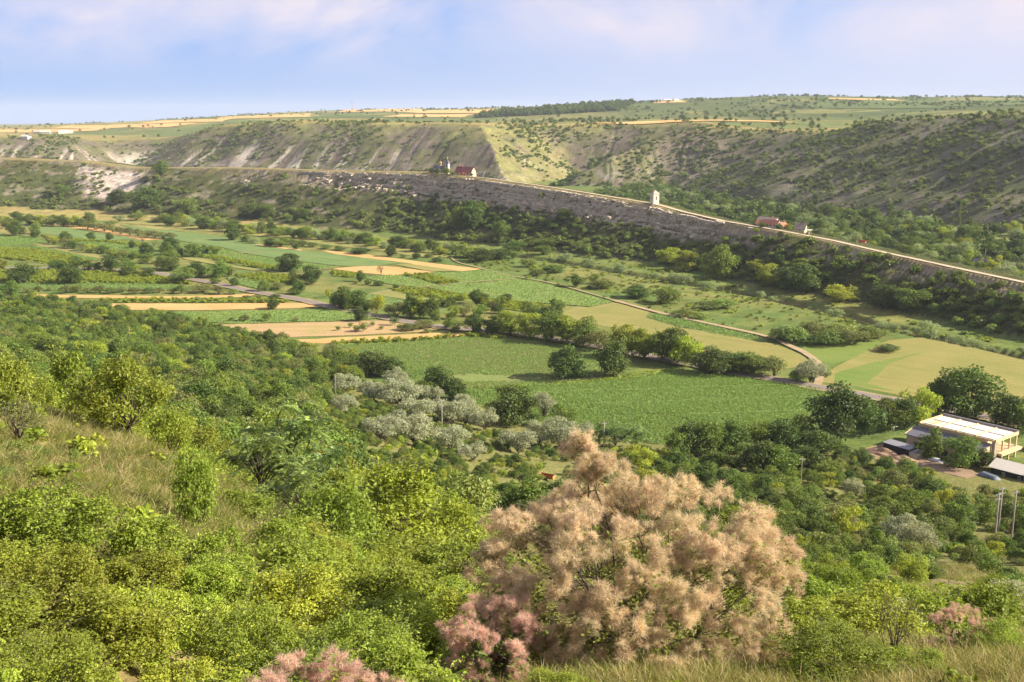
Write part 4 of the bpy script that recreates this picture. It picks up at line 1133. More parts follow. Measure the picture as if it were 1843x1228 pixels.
trees(('locust', 'willow', 'walnut', 'locust', 'thicket', 'thicket', 'walnut', 'thicket', 'thicket'), 'field_shrub', tr([(850, 335, 100, 65), (940, 350, 110, 60), (1110, 380, 120, 75), (1220, 385, 150, 90), (1340, 360, 130, 60), (1450, 380, 120, 60), (1390, 410, 70, 55), (1560, 385, 110, 50), (1700, 405, 120, 50), (1830, 415, 60, 40)], *ZB), 'bush in the row behind the thin wheat strip', 'bush', 'bush row behind the thin wheat strip')
trees(('walnut', 'locust'), 'field_tree', tr([(40, 430, 150, 120), (60, 560, 150, 130), (140, 490, 75, 80), (285, 488, 190, 120), (405, 460, 80, 80), (520, 463, 120, 85)], *ZB), 'dense dark tree in the middle of the upper fields', group='dark trees amid the upper fields')
trees(('locust', 'walnut', 'locust'), 'roadside_tree', tr([(170, 770, 220, 145), (330, 715, 190, 140), (540, 710, 220, 150), (660, 700, 120, 100), (40, 640, 180, 120)], *ZB), 'broad tree beside the road bend', group='broad trees at the road bend')
trees('walnut', 'field_tree', tr([(1320, 645, 230, 160)], *ZB), 'spreading dark tree among the vine strips')
trees('walnut', 'field_tree', tr([(1550, 782, 190, 170)], *ZB), 'round dark tree with a full crown near the wheat wedge')
trees(('locust', 'walnut'), 'field_tree', tr([(1380, 790, 150, 130), (1415, 890, 120, 130), (1045, 865, 130, 110), (730, 805, 90, 80), (520, 785, 100, 60)], *ZB), 'leafy tree beside the road below the vine strips', group='leafy trees beside the road')
trees('walnut', 'field_tree', tr([(1140, 1050, 115, 95)], *ZB), 'small round tree standing in the lower wheat strip')
trees(('oliveshrub', 'thicket'), 'field_shrub', tr([(1190, 840, 160, 70), (1370, 890, 140, 70), (680, 945, 70, 35), (850, 945, 90, 45), (985, 945, 90, 50), (1170, 935, 100, 50), (330, 945, 60, 30)], *ZB), 'small shrub at the end of the upper wheat strip', 'shrub', 'shrubs at the end of the upper wheat strip')
trees(('oliveshrub', 'youngtree', 'youngtree'), 'young_tree', tr([(830, 1185, 100, 70), (1070, 1185, 115, 90), (700, 1180, 60, 45), (1380, 1185, 70, 45)], *ZB), 'young tree in the level green strip', group='young trees in the level green strip')
# middle of the valley
trees('walnut', 'field_tree', tr([(610, 130, 120, 100)], *ZC), 'round tree beside the long wheat strip')
trees(('thicket', 'walnut'), 'field_shrub', tr([(70, 65, 120, 45), (290, 98, 210, 55), (750, 140, 70, 35), (885, 155, 85, 60), (1020, 140, 90, 40), (1110, 185, 110, 40)], *ZC), 'low bush along the upper edge of the long wheat strip', 'bush', 'bushes above the long wheat strip')
trees('bare', 'field_tree', tr([(510, 335, 100, 110)], *ZC), 'nearly bare tree in the wheat wedge')
trees(('walnut', 'thicket', 'walnut', 'walnut', 'walnut'), 'field_tree', tr([(288, 400, 95, 100), (240, 425, 55, 40), (365, 435, 70, 50), (490, 440, 110, 45), (670, 475, 75, 40)], *ZC), 'small dark tree below the wheat wedge', group='small trees below the wheat wedge')
trees(('walnut', 'walnut', 'locust', 'walnut'), 'copse_tree', tr([(110, 690, 240, 200), (270, 690, 190, 170), (140, 710, 110, 170), (360, 720, 120, 100), (30, 660, 120, 120)], *ZC), 'dark tree in the copse behind the yellow tree', group='copse behind the yellow tree')
trees('yellowtree', 'field_tree', tr([(470, 750, 170, 190)], *ZC), 'bright yellow-green tree at the copse edge')
trees('yellowtree', 'field_tree', [(591, 537, 10, 16)], 'small yellow-topped tree beside the road', variant=0)
trees(('walnut', 'locust'), 'field_tree', tr([(280, 825, 130, 130)], *ZC), 'single bushy tree above the dry orchard')
trees(('walnut', 'light', 'walnut', 'oliveshrub', 'locust', 'oliveshrub'), 'copse_tree', tr([(830, 790, 190, 220), (930, 790, 190, 225), (1050, 800, 190, 200), (680, 770, 220, 130), (1090, 830, 120, 110), (740, 700, 160, 90)], *ZC), 'tree in the round copse beside the road', group='round copse beside the road')
trees(('walnut', 'locust', 'light', 'oliveshrub'), 'orchard_tree', tr([(1160, 655, 110, 60), (1250, 670, 120, 90), (1380, 600, 120, 70), (1440, 700, 140, 90), (1515, 640, 110, 120), (1560, 775, 130, 120), (1620, 640, 120, 80), (1700, 700, 130, 90), (1760, 740, 120, 100), (1790, 670, 120, 110), (1270, 800, 140, 130), (1400, 770, 120, 100), (1850, 620, 110, 80)], *ZC), 'orchard tree in the plot above the road', group='orchard plot above the road')
trees(('locust', 'locust', 'walnut'), 'roadside_tree', tr([(1290, 930, 160, 130), (1215, 900, 90, 80), (1500, 955, 190, 190)], *ZC), 'tree standing right at the road below the orchard', group='trees at the road below the orchard')
trees('youngtree', 'young_tree', tr([(50, 925, 60, 50), (185, 895, 60, 55), (320, 935, 120, 90), (245, 940, 80, 70), (420, 880, 60, 50), (515, 915, 60, 40), (650, 870, 100, 90)], *ZC), 'sapling on the dry orchard ground', group='saplings on the dry orchard ground')
trees('oliveshrub', 'orchard_tree', tr([(740, 920, 100, 70), (840, 930, 150, 90), (930, 910, 140, 100), (1040, 900, 130, 90), (1010, 950, 80, 50)], *ZC), 'olive green tree at the end of the dry orchard', group='trees at the end of the dry orchard')
# row along the road, centre
trees(('walnut', 'light', 'light', 'locust', 'light', 'locust', 'oliveshrub', 'light', 'light', 'locust', 'walnut'), 'roadside_tree',
      tr([(850, 352, 110, 70), (930, 362, 130, 100), (1030, 375, 140, 100), (1150, 392, 150, 120), (1230, 402, 130, 120), (1310, 415, 130, 110), (1400, 435, 120, 90), (1540, 475, 150, 140), (1640, 490, 140, 130), (1730, 498, 130, 130), (1800, 505, 130, 140)], *Z5), 'tree in the dense row along the road', group='dense roadside row', grow=1.38)
trees(('light', 'walnut', 'oliveshrub', 'walnut', 'locust', 'oliveshrub'), 'roadside_tree', tr([(40, 525, 150, 150), (190, 565, 170, 120), (120, 555, 120, 110), (300, 555, 160, 90), (390, 570, 160, 100), (505, 580, 140, 105)], *Z6), 'low bushy tree at the right end of the roadside row', group='right end of the roadside row')
trees('walnut', 'walnut_tree', tr([(1230, 588, 180, 150)], *Z5), 'left one of two round walnut trees between the large fields', variant=0)
trees('walnut', 'walnut_tree', tr([(1470, 578, 165, 165)], *Z5), 'right one of two round walnut trees, slightly taller and paler', variant=1)
trees(('locust', 'walnut'), 'field_tree', tr([(1040, 268, 100, 70), (1120, 295, 130, 75), (1180, 248, 70, 75), (750, 195, 70, 65), (790, 195, 60, 50)], *Z5), 'tree left of the pale mown field', group='trees left of the pale mown field')
trees('silver', 'silver_bush', tr([(700, 612, 150, 115)], *Z6), 'silver-leaved bush at the road junction')
trees('thicket', 'green_bush', tr([(625, 605, 80, 60), (780, 580, 40, 40)], *Z6), 'dark green bush beside the silver bush at the junction', 'bush', 'bushes at the junction')
trees(('thicket', 'thicket', 'oliveshrub'), 'island_bush', tr([(540, 390, 120, 70), (620, 400, 130, 80), (700, 385, 140, 85), (780, 412, 150, 80), (860, 385, 150, 80), (930, 410, 140, 75), (1000, 385, 120, 70), (1050, 375, 90, 50), (740, 350, 140, 50), (880, 350, 120, 40)], *Z6), 'bush in the thicket island in the river meadow', 'bush', 'thicket island in the meadow')
trees('thicket', 'meadow_bush', tr([(1105, 448, 105, 38)], *Z6), 'flat round bush alone in the mown meadow', 'bush')
trees('thicket', 'meadow_bush', tr([(155, 225, 110, 45), (230, 220, 120, 55)], *Z6), 'spreading bush with a pole behind it in the meadow', 'bush', 'spreading bushes in the meadow')
trees('thicket', 'meadow_bush', tr([(40, 265, 110, 45), (110, 275, 80, 35)], *Z6), 'low dark bush beside the dark crop strip', 'bush', 'low bushes beside the crop strip')
trees('willow', 'river_willow', tr([(30, 90, 90, 60), (165, 118, 85, 45), (435, 165, 45, 35), (500, 180, 45, 30), (830, 253, 75, 50), (1080, 305, 65, 40), (1135, 320, 65, 45), (1190, 332, 60, 25), (1320, 356, 115, 90), (1440, 385, 75, 50), (1500, 402, 85, 60), (1570, 418, 95, 60), (1640, 425, 60, 30), (1825, 460, 60, 40)], *Z6), 'grey-green willow bush on the river bank', 'bush', 'willow bushes on the river bank')
trees('willow', 'river_willow', tr([(1530, 980, 75, 65), (1475, 970, 45, 40), (1370, 945, 80, 55), (1240, 918, 65, 40), (1730, 1010, 60, 45), (1820, 1035, 65, 60)], *Z2), 'grey-green willow bush below the bell tower cliff', 'bush', 'willow bushes below the cliff')
trees(('walnut', 'locust', 'thicket'), 'river_tree', tr([(800, 925, 130, 60), (960, 910, 55, 45), (1040, 955, 70, 50), (1300, 1060, 65, 60), (1395, 1045, 50, 50), (1440, 1070, 120, 55), (1620, 1118, 130, 60), (1790, 1148, 140, 75), (720, 905, 110, 50), (880, 915, 90, 50), (1180, 985, 110, 40), (1090, 1000, 80, 35)], *Z2), 'bush in the scrub beside the dirt track', 'bush', 'scrub beside the dirt track')
# the belt of trees at the foot of the ridge, left and centre
_b = [(300 + i * 11.5 + random.uniform(-4, 4), 402 + i * 1.25 + random.uniform(-3, 4), random.uniform(16, 27), random.uniform(12, 19)) for i in range(49)]
trees(('locust', 'walnut', 'locust', 'light', 'willow'), 'belt_tree', _b, 'tree in the long belt at the foot of the ridge', group='long belt at the foot of the ridge', ordinal=False)
trees(('walnut', 'locust'), 'ridge_tree', tr([(735, 750, 110, 120), (680, 760, 110, 110), (770, 720, 90, 80), (905, 800, 95, 80), (1005, 785, 55, 45), (1130, 850, 130, 50), (975, 868, 115, 45), (1125, 890, 95, 50), (1240, 700, 80, 50)], *Z2), 'dark tree on the shaded apron under the cliff', group='trees under the cliff', z0=False, dmin=500)
trees('light', 'ridge_tree', tr([(1790, 945, 130, 80)], *Z2), 'fresh green tree where the cliff slope meets the meadow', z0=False, dmin=450)
trees(('locust', 'light', 'walnut'), 'ridge_tree', tr([(220, 1010, 170, 150), (40, 970, 130, 90), (90, 960, 90, 70), (300, 960, 90, 60), (500, 1040, 150, 90), (650, 1080, 180, 120), (580, 1070, 120, 80), (870, 1140, 150, 80), (1100, 1170, 160, 100), (1230, 1180, 160, 90), (410, 980, 90, 60), (540, 960, 70, 55)], *Z3), 'tree on the lower slope at the right of the ridge', group='trees on the lower ridge slope', z0=False, dmin=350)
trees(('walnut', 'locust'), 'slope_tree', tr([(640, 612, 110, 55), (860, 460, 80, 60), (800, 640, 150, 90), (1000, 665, 110, 60), (1340, 690, 120, 60), (1430, 685, 80, 55), (1615, 700, 90, 50), (330, 565, 60, 45)], *Z1), 'dark tree on the open ridge slope at the left', group='trees on the open ridge slope', z0=False, dmin=700)
trees('walnut', 'crest_tree', [(838, 316, 22, 11)], 'round dark bush on the crest right of the church house', 'bush', z0=False, dmin=600)
trees('poplar', 'poplar_tree', [(1724, 423, 13, 48)], 'tall narrow poplar standing among the village trees', z0=True)

for k_, px_, py_, dp_, w_, h_, lb_ in (('locust', 776, 309, 822, 5, 3.6, 'small green tree at the left end of the church'), ('walnut', 787, 311, 812, 6, 4.0, 'dark bush below the church nave'),
        ('locust', 803, 312, 806, 7, 5.0, 'leafy tree below the church tower'), ('light', 814, 312, 803, 5, 3.6, 'bright bush between the church and the maroon roofed house'), ('walnut', 848, 314, 790, 3, 2.4, 'small bush at the right end of the maroon roofed house'),
        ('locust', 1372, 411, 564, 4, 3.0, 'bush at the left end of the tiled farmstead'), ('walnut', 1402, 415, 557, 4, 2.6, 'bush in front of the tiled farmstead'), ('light', 1418, 417, 560, 5, 3.6, 'fresh green tree right of the tiled farmstead')):
    p_ = at(px_, py_, dp_)
    plant(k_, 'crest_tree', p_[0], p_[1], w_, h_, lb_, 'tree')
# ---- masses
def mass_xy(name, label, cat, keys, n, box, keep, size, seed, aspect=(.7, 1.0), individuals=None):
    x, y = scatter(n, *box, keep, seed)
    m = in_view(x, y, 90); x, y = x[m], y[m]
    g = np.random.default_rng(seed + 5)
    w = g.uniform(size[0], size[1], len(x)) * g.uniform(.75, 1.2, len(x))
    h = w * g.uniform(aspect[0], aspect[1], len(x))
    if individuals:
        cnt, fn = individuals
        order = np.argsort(-(w / np.hypot(x, y)))
        for i in order[:cnt]: fn(x[i], y[i], w[i], h[i])
        keep_ = np.ones(len(x), bool); keep_[order[:cnt]] = False
        x, y, w, h = x[keep_], y[keep_], w[keep_], h[keep_]
    return mass(name, label, cat, keys, x, y, w, h, seed=seed)
cls_at = lambda x, y: samp(GI['cls'], x, y)
nz = lambda x, y, s, sd: fbm(x / s, y / s, 4, sd)
# dark hill at the right
mass_xy('hill_scrub', 'dense scrub covering the dark hill slope at the right', 'scrub', ['farbush', 'farbush', 'fartree'], 26000, (130, 800, 640, 1450),
        lambda x, y: (cls_at(x, y) == 3) * sstep(.24, .56, nz(x, y, 14, 201)) * sstep(1.15, .85, samp(GI['tp'], x, y)) * .75, (1.6, 4.6), 31)
mass_xy('slope_scrub', 'sparse scrub dotted over the far grey slopes', 'scrub', ['farbush'], 60000, (-1100, 260, 1180, 1800),
        lambda x, y: (cls_at(x, y) == 3) * ((x < 150) | (y > 1260)) * (sstep(.46, .66, nz(x, y, 45, 202)) * .34 + .03), (2.2, 5.0), 32)
mass_xy('gully_scrub', 'dark scrub filling the gully between the far slopes', 'scrub', ['farbush', 'fartree'], 9000, (20, 170, 1260, 1520),
        lambda x, y: (poly_dist(x, y, np.array([(60, 1310), (75, 1350), (112, 1480), (135, 1530)]))[0] < 13) * .35, (3, 6), 33)
mass_xy('plateau_trees', 'far trees and hedges scattered over the plateau farmland', 'trees', ['fartree', 'farbush'], 60000, (-2200, 2200, 1450, 5200),
        lambda x, y: (cls_at(x, y) == 4) * (sstep(.53, .64, nz(x, y, 130, 203)) * .42 * sstep(-500, 300, x) + sstep(.60, .66, fbm(x / 260, y / 40, 3, 204)) * .10 + .003), (4, 7.5), 34)
mass_xy('skyline_wood', 'far dark wood on the skyline at centre', 'wood', ['fartree'], 24000, (-150, 700, 2200, 4200),
        lambda x, y: inside_poly(x, y, [tuple(hit(a, b, 1000)[:2]) for a, b in ((850, 213), (1110, 200), (1142, 187), (960, 200))]) * .9, (9, 16), 35)
# rim of trees on the plateau above the dark hill
mass_xy('rim_trees', 'trees along the rim above the dark hill', 'trees', ['fartree', 'farbush'], 9000, (250, 900, 900, 1700),
        lambda x, y: (cls_at(x, y) == 4) * sstep(.5, .62, nz(x, y, 50, 205)) * .12, (4, 8), 36)
# ridge
def ridge_keep(x, y):
    c = (cls_at(x, y) == 2) & (samp(GI['side'], x, y) < 0)
    t = samp(GI['tr'], x, y)
    right = sstep(-170, 40, x)
    n = nz(x, y, 13, 206)
    soft = right * (1 - sstep(.35, .7, samp(GI['w'], x, y)))
    return c * (sstep(.28 - .2 * soft, .4 - .2 * soft, t) * sstep(.40, .58, n + right * .16 + .02) * (.30 + 1.1 * right) + .04) * sstep(.08, .16, t)
mass_xy('ridge_scrub', 'scrub growing on the aprons and ledges of the ridge', 'scrub', ['farbush', 'thicket'], 76000, (-720, 330, 330, 1130), ridge_keep, (1.6, 4.8), 37)
mass_xy('crest_scrub', 'bushes hanging along the upper edge of the ridge', 'scrub', ['farbush'], 9000, (-500, 20, 700, 1100),
        lambda x, y: (cls_at(x, y) == 2) * sstep(.08, .16, samp(GI['tr'], x, y)) * sstep(.4, .25, samp(GI['tr'], x, y)) * (samp(GI['side'], x, y) < 0) * sstep(.5, .62, nz(x, y, 25, 207)) * .4, (1.8, 3.6), 38)
xr, yr = scatter(150000, -520, 330, 560, 1120, lambda x, y: (cls_at(x, y) == 2) * (samp(GI['side'], x, y) < 0) * sstep(.06, .09, samp(GI['tr'], x, y)) * sstep(.34, .26, samp(GI['tr'], x, y)) * sstep(.45, .75, samp(GI['w'], x, y)) * .55 * sstep(.3, .5, nz(x, y, 9, 211)), 60)
g = np.random.default_rng(61)
sr = g.uniform(.7, 2.6, len(xr)) * g.uniform(.6, 1.3, len(xr))
mass('cliff_rocks', 'broken limestone blocks and ledges of the cliff face', 'rocks', ROCKS, xr, yr, sr * 1.5, sr * .75, seed=62)
print('rocks', len(xr))
# ledges of pale limestone standing out of the wall, level with its beds
def ledges():
    g = np.random.default_rng(65)
    ridge = bpy.data.objects['cliff_ridge']
    ss = np.arange(5.6, 13.2, .012)
    cx, cy, cz, cw = (_pick(a, ss) for a in (CREST_W[:, 0], CREST_W[:, 1], CREST_W[:, 2], CREST_C))
    tx, ty = np.gradient(cx), np.gradient(cy); L = np.hypot(tx, ty); nx, ny = ty / L, -tx / L
    ker = np.ones(41) / 41; nx, ny = (np.convolve(np.pad(q, 20, mode='edge'), ker, 'valid') for q in (nx, ny))
    dd = np.arange(1.5, 60, .6)
    X = cx[:, None] + nx[:, None] * dd; Y = cy[:, None] + ny[:, None] * dd
    Z = gz(X, Y)
    for lv, f in enumerate((.955, .90, .82, .75, .68, .61)):
        tgt = cz * f + (fbm(ss * 2.2, ss * 0 + lv, 2, 301) - .5) * 1.6
        k = np.argmax(Z < tgt[:, None], axis=1)
        bad = (k == 0)
        i = np.arange(len(ss)); px, py, pz = X[i, k], Y[i, k], tgt
        on = (fbm(ss * 2.6 + lv * 9.1, ss * 0 + lv * 3.3, 3, 302) + (cw - .8) * .5 > .46 + .02 * lv) & ~bad
        st = 0
        while st < len(ss):
            if not on[st]: st += 1; continue
            en = st
            while en < len(ss) and on[en] and en - st < 46: en += 1
            if en - st > 5:
                q = np.arange(st, en); n = len(q)
                e = np.interp(np.arange(n), [0, 2, n - 3, n - 1], [.1, 1, 1, .1]) * (.5 + 1.5 * fbm(ss[q] * 14, ss[q] * 0 + lv, 3, 303 + lv))
                th = np.interp(np.arange(n), [0, 2, n - 3, n - 1], [.2, 1, 1, .2]) * (.7 + 1.9 * fbm(ss[q] * 9, ss[q] * 0 + lv * 2, 3, 313))
                jit = lambda a: g.normal(size=n) * a
                pr = []
                for o_, h_ in ((-1.6, .1), (1.0, .12), (1.08, -.45), (.8, -.55), (.95, -1.0), (-1.2, -1.15)):
                    off = np.where(o_ > 0, e * o_, o_) + jit(.12)
                    pr.append(np.stack([px[q] + nx[q] * off, py[q] + ny[q] * off, pz[q] + h_ * th + jit(.08)], -1))
                V = np.stack(pr, 1); m_ = V.shape[1]
                idx = np.arange(n * m_).reshape(n, m_)
                F = np.stack([idx[:-1, :-1], idx[:-1, 1:], idx[1:, 1:], idx[1:, :-1]], -1).reshape(-1, 4)
                link('rock_ledge', new_mesh('rock_ledge', V.reshape(-1, 3), F, [M_LIME]), ridge)
            st = en
ledges()
# village trees behind the ridge
def village_keep(x, y):
    _, _, sd = poly_dist(x, y, CREST_W)
    return (cls_at(x, y) == 1) * (sd > 30) * (y > 470) * sstep(.25, .45, nz(x, y, 40, 208)) * .8
def village_tree(x, y, w, h):
    kd, ds = random.choice([('locust', 'leafy mid green'), ('walnut', 'dark green'), ('light', 'yellow-green'), ('willow', 'grey-green'), ('locust', 'leafy mid green')])
    a = float(pix(x, y, 0.0)[0])
    wh = 'below the dark hill' if a < 1400 else 'behind the farmstead path' if a < 1620 else 'around the village houses'
    plant(kd, 'village_tree', x, y, w, h, '%s tree %s' % (ds, wh), 'tree', 'village trees ' + wh, whole=True, ordinal=False)
mass_xy('village_wood', 'dense trees filling the village hollow behind the ridge', 'trees', ['locust', 'walnut', 'willow', 'fartree'], 3400, (90, 420, 480, 1250), village_keep, (6, 11), 39, (.75, 1.0), (150, village_tree))
# meadow scrub between the track and the river
def meadow_keep(x, y):
    a, b = pix(x, y, 0 * x)
    line = np.interp(a, [800, 930, 1105, 1220, 1380, 1450, 1600, 1843], [466, 498, 540, 570, 603, 618, 600, 625])
    foot = np.interp(a, [p[0] for p in FOOT], [p[1] for p in FOOT])
    return (cls_at(x, y) == 1) * (b < line) * (b > foot + 2) * (a > 780) * (sstep(.50, .66, nz(x, y, 16, 209)) * .34 + .11)
mass_xy('meadow_scrub', 'low scrub and tall weeds over the river meadow', 'scrub', ['farbush', 'vineplant', 'vineplant'], 30000, (-80, 330, 330, 720), meadow_keep, (.8, 2.4), 40, (.4, .7))
# vines: rows of plants over the vine fields and strips
def rows_in(polys, gap, step, dirv, seed, jit=.25, skip=0):
    g = np.random.default_rng(seed); X, Y = [], []
    d = np.array(dirv) / np.hypot(*dirv); n = np.array([-d[1], d[0]])
    for poly in polys:
        P = np.array(poly); u, v = P @ d, P @ n
        uu, vv = np.meshgrid(np.arange(u.min(), u.max(), step), np.arange(v.min(), v.max(), gap))
        if skip: keep_row = (np.arange(uu.shape[0]) % skip) > 0; uu, vv = uu[keep_row], vv[keep_row]
        uu = uu.ravel() + g.normal(size=uu.size) * jit; vv = vv.ravel() + g.normal(size=vv.size) * jit * .5
        x, y = uu * d[0] + vv * n[0], uu * d[1] + vv * n[1]
        m = inside_poly(x, y, poly) & (g.random(len(x)) < .93)
        X.append(x[m]); Y.append(y[m])
    return np.concatenate(X), np.concatenate(Y)
X, Y = rows_in([p for p in FIELDS['vine'] if p is not WEED], 2.7, 1.25, STRIP_DIR, 51)
g = np.random.default_rng(52)
mass('vine_rows', 'rows of leafy vines in the small vineyard strips', 'vines', ['vineplant'], X, Y, g.uniform(1.1, 1.9, len(X)), g.uniform(1.0, 1.9, len(X)), seed=53)
X, Y = rows_in([WEED], 1.5, 1.1, (1, .12), 63, .4)
mass('weed_strip', 'leafy weeds between the two large crop fields', 'weeds', ['vineplant', 'cropplant'], X, Y, g.uniform(.7, 1.5, len(X)), g.uniform(.3, .7, len(X)), seed=64)
X, Y = rows_in([G1], 0.85, .62, (1, .12), 54, .1, 17)
mass('row_crop', 'rows of young green plants in the large lower field', 'crop', ['cropplant'], X, Y, g.uniform(.5, .85, len(X)), g.uniform(.45, .8, len(X)), seed=55)
X, Y = rows_in([G2], 1.0, .7, (1, .18), 56, .12)
m = nz(X * .25, Y * 2.2, 30, 210) > .31
X, Y = X[m], Y[m]
mass('thin_crop', 'thin rows of green plants in the brown-rowed field', 'crop', ['cropplant'], X, Y, g.uniform(.45, .8, len(X)), g.uniform(.4, .7, len(X)), seed=57)
X, Y = rows_in([p for p in FIELDS['dark'] + FIELDS['mid'] if p is not G1 and p[0][1] < 800], 1.35, 1.25, STRIP_DIR, 58, .3)
mass('strip_crop', 'low green crop plants over the narrow strips', 'crop', ['cropplant'], X, Y, g.uniform(.8, 1.3, len(X)), g.uniform(.5, .9, len(X)), seed=59)
print('crop points', len(X))
# ------------------------------------------------------------------ buildings, vehicles, poles
def box_mesh(x0, x1, y0, y1, z0, z1):
    v = [(x0, y0, z0), (x1, y0, z0), (x1, y1, z0), (x0, y1, z0), (x0, y0, z1), (x1, y0, z1), (x1, y1, z1), (x0, y1, z1)]
    f = [(0, 3, 2, 1), (4, 5, 6, 7), (0, 1, 5, 4), (1, 2, 6, 5), (2, 3, 7, 6), (3, 0, 4, 7)]
    return np.array(v, float), np.array(f)
def pbox(parent, name, x0, x1, y0, y1, z0, z1, m):
    v, f = box_mesh(x0, x1, y0, y1, z0, z1)
    return link(name, new_mesh(name, v, f, [m]), parent)
def pmesh(parent, name, v, f, m, smooth=False):
    me = bpy.data.meshes.new(name); me.from_pydata([tuple(a) for a in v], [], [list(a) for a in f]); me.materials.append(m)
    if smooth: me.polygons.foreach_set('use_smooth', [True] * len(me.polygons))
    me.update()
    return link(name, me, parent)
def sloped(parent, name, pts, th, m):
    """A roof sheet: four top corners and a thickness."""
    p = np.array(pts, float); q = p - np.array([0, 0, th])
    return pmesh(parent, name, np.concatenate([p, q]), [(0, 1, 2, 3), (7, 6, 5, 4), (0, 4, 5, 1), (1, 5, 6, 2), (2, 6, 7, 3), (3, 7, 4, 0)], m)
def lathe(parent, name, prof, m, sides=12, loc=(0, 0, 0)):
    """Surface of revolution from (radius, height) pairs."""
    a = np.linspace(0, 2 * np.pi, sides, endpoint=False)
    V = np.array([[(r * math.cos(t) + loc[0], r * math.sin(t) + loc[1], z + loc[2]) for t in a] for r, z in prof]).reshape(-1, 3)
    i = np.arange(len(prof) * sides).reshape(-1, sides); j = np.roll(i, -1, 1)
    F = np.stack([i[:-1], j[:-1], j[1:], i[1:]], -1).reshape(-1, 4)
    return pmesh(parent, name, V, F, m, True)
def thing(name, label, cat, loc, rz=0.0, group=None):
    o = link(name, None); o.location = loc; o.rotation_euler = (0, 0, rz); o.empty_display_size = 1
    return tag(o, label, cat, group)
def gable(parent, name, x0, x1, y0, y1, ze, zr, m, over=.4, th=.18, axis='x', tiles=None):
    """Two roof slopes meeting at a ridge along x (or y)."""
    if axis == 'x':
        ym = (y0 + y1) / 2; k = (zr - ze) / (ym - y0)
        a = sloped(parent, name, [(x0 - over, y0 - over, ze - over * k), (x1 + over, y0 - over, ze - over * k), (x1 + over, ym, zr), (x0 - over, ym, zr)], th, m)
        b = sloped(parent, name, [(x1 + over, y1 + over, ze - over * k), (x0 - over, y1 + over, ze - over * k), (x0 - over, ym + .002, zr), (x1 + over, ym + .002, zr)], th, m)
    else:
        xm = (x0 + x1) / 2; k = (zr - ze) / (xm - x0)
        a = sloped(parent, name, [(x0 - over, y1 + over, ze - over * k), (x0 - over, y0 - over, ze - over * k), (xm, y0 - over, zr), (xm, y1 + over, zr)], th, m)
        b = sloped(parent, name, [(x1 + over, y0 - over, ze - over * k), (x1 + over, y1 + over, ze - over * k), (xm + .002, y1 + over, zr), (xm + .002, y0 - over, zr)], th, m)
    return a, b
def gable_wall(parent, x, y0, y1, ze, zr, m, th=.15):
    ym = (y0 + y1) / 2
    v = [(x, y0, ze), (x, y1, ze), (x, ym, zr), (x + th, y0, ze), (x + th, y1, ze), (x + th, ym, zr)]
    return pmesh(parent, 'gable', v, [(0, 2, 1), (3, 4, 5), (0, 1, 4, 3), (1, 2, 5, 4), (2, 0, 3, 5)], m)
M_BEIGE = plain('beige_block', (.55, .42, .27), .9, .10, 1.2)
M_TIMBER = plain('raw_timber', (.62, .44, .26), .8, .14, 2.0)
M_WHITE = plain('white_membrane', (.60, .56, .50), .7, .04, .7, bump=.05)
M_WPAINT = plain('white_wall', (.54, .50, .44), .8, .06, .8)
M_DARKROOF = plain('dark_sheet', (.14, .14, .165), .6, .08, 1.0, metallic=.0, spec=.4)
M_SHEDROOF = plain('grey_sheet', (.22, .22, .25), .5, .08, 1.0, spec=.5)
M_BLACK = plain('black_boards', (.018, .017, .018), .7, .2, 3.0)
M_GREYBR = plain('grey_render', (.30, .255, .20), .9, .12, 1.5)
M_METAL = plain('galvanised', (.42, .42, .42), .45, .08, 3.0, metallic=.6)
M_RUST = plain('rust', (.33, .115, .04), .85, .22, 4.0, bump=.4)
M_ORUST = plain('orange_rust', (.52, .22, .06), .85, .2, 5.0, bump=.3)
M_TILE = plain('clay_tile', (.34, .145, .09), .85, .25, 2.5, bump=.4)
M_MAROON = plain('maroon_roof', (.14, .045, .05), .6, .1, 2.0)
M_SLATE = plain('grey_slate', (.115, .11, .125), .7, .14, 2.0)
M_SLATE2 = plain('brown_slate', (.24, .19, .165), .8, .14, 2.0)
M_STONE = plain('pale_stone', (.62, .54, .44), .9, .08, 1.5)
M_STONE2 = plain('stone_roof', (.42, .34, .29), .9, .12, 1.5)
M_GOLD = plain('gilding', (.85, .55, .12), .3, .04, 2.0, metallic=1.0)
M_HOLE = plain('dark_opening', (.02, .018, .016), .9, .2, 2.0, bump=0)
M_CONC = plain('concrete_pole', (.36, .325, .28), .9, .12, 2.0)
M_WOODP = plain('weathered_pole', (.24, .19, .145), .9, .15, 3.0)
M_TARP = plain('tarpaulin', (.135, .165, .215), .55, .18, .9, bump=.5, spec=.5)
M_GLASS = plain('window_glass', (.05, .06, .07), .12, .1, 1.0, spec=.7, bump=0)
M_SOIL = plain('turned_soil', (.30, .195, .13), .95, .22, 1.2, bump=.8)
M_TYRE = plain('tyre', (.02, .02, .02), .8, .1, 4.0)
def paint(name, c): return plain(name, c, .3, .03, 1.0, spec=.6, bump=0)

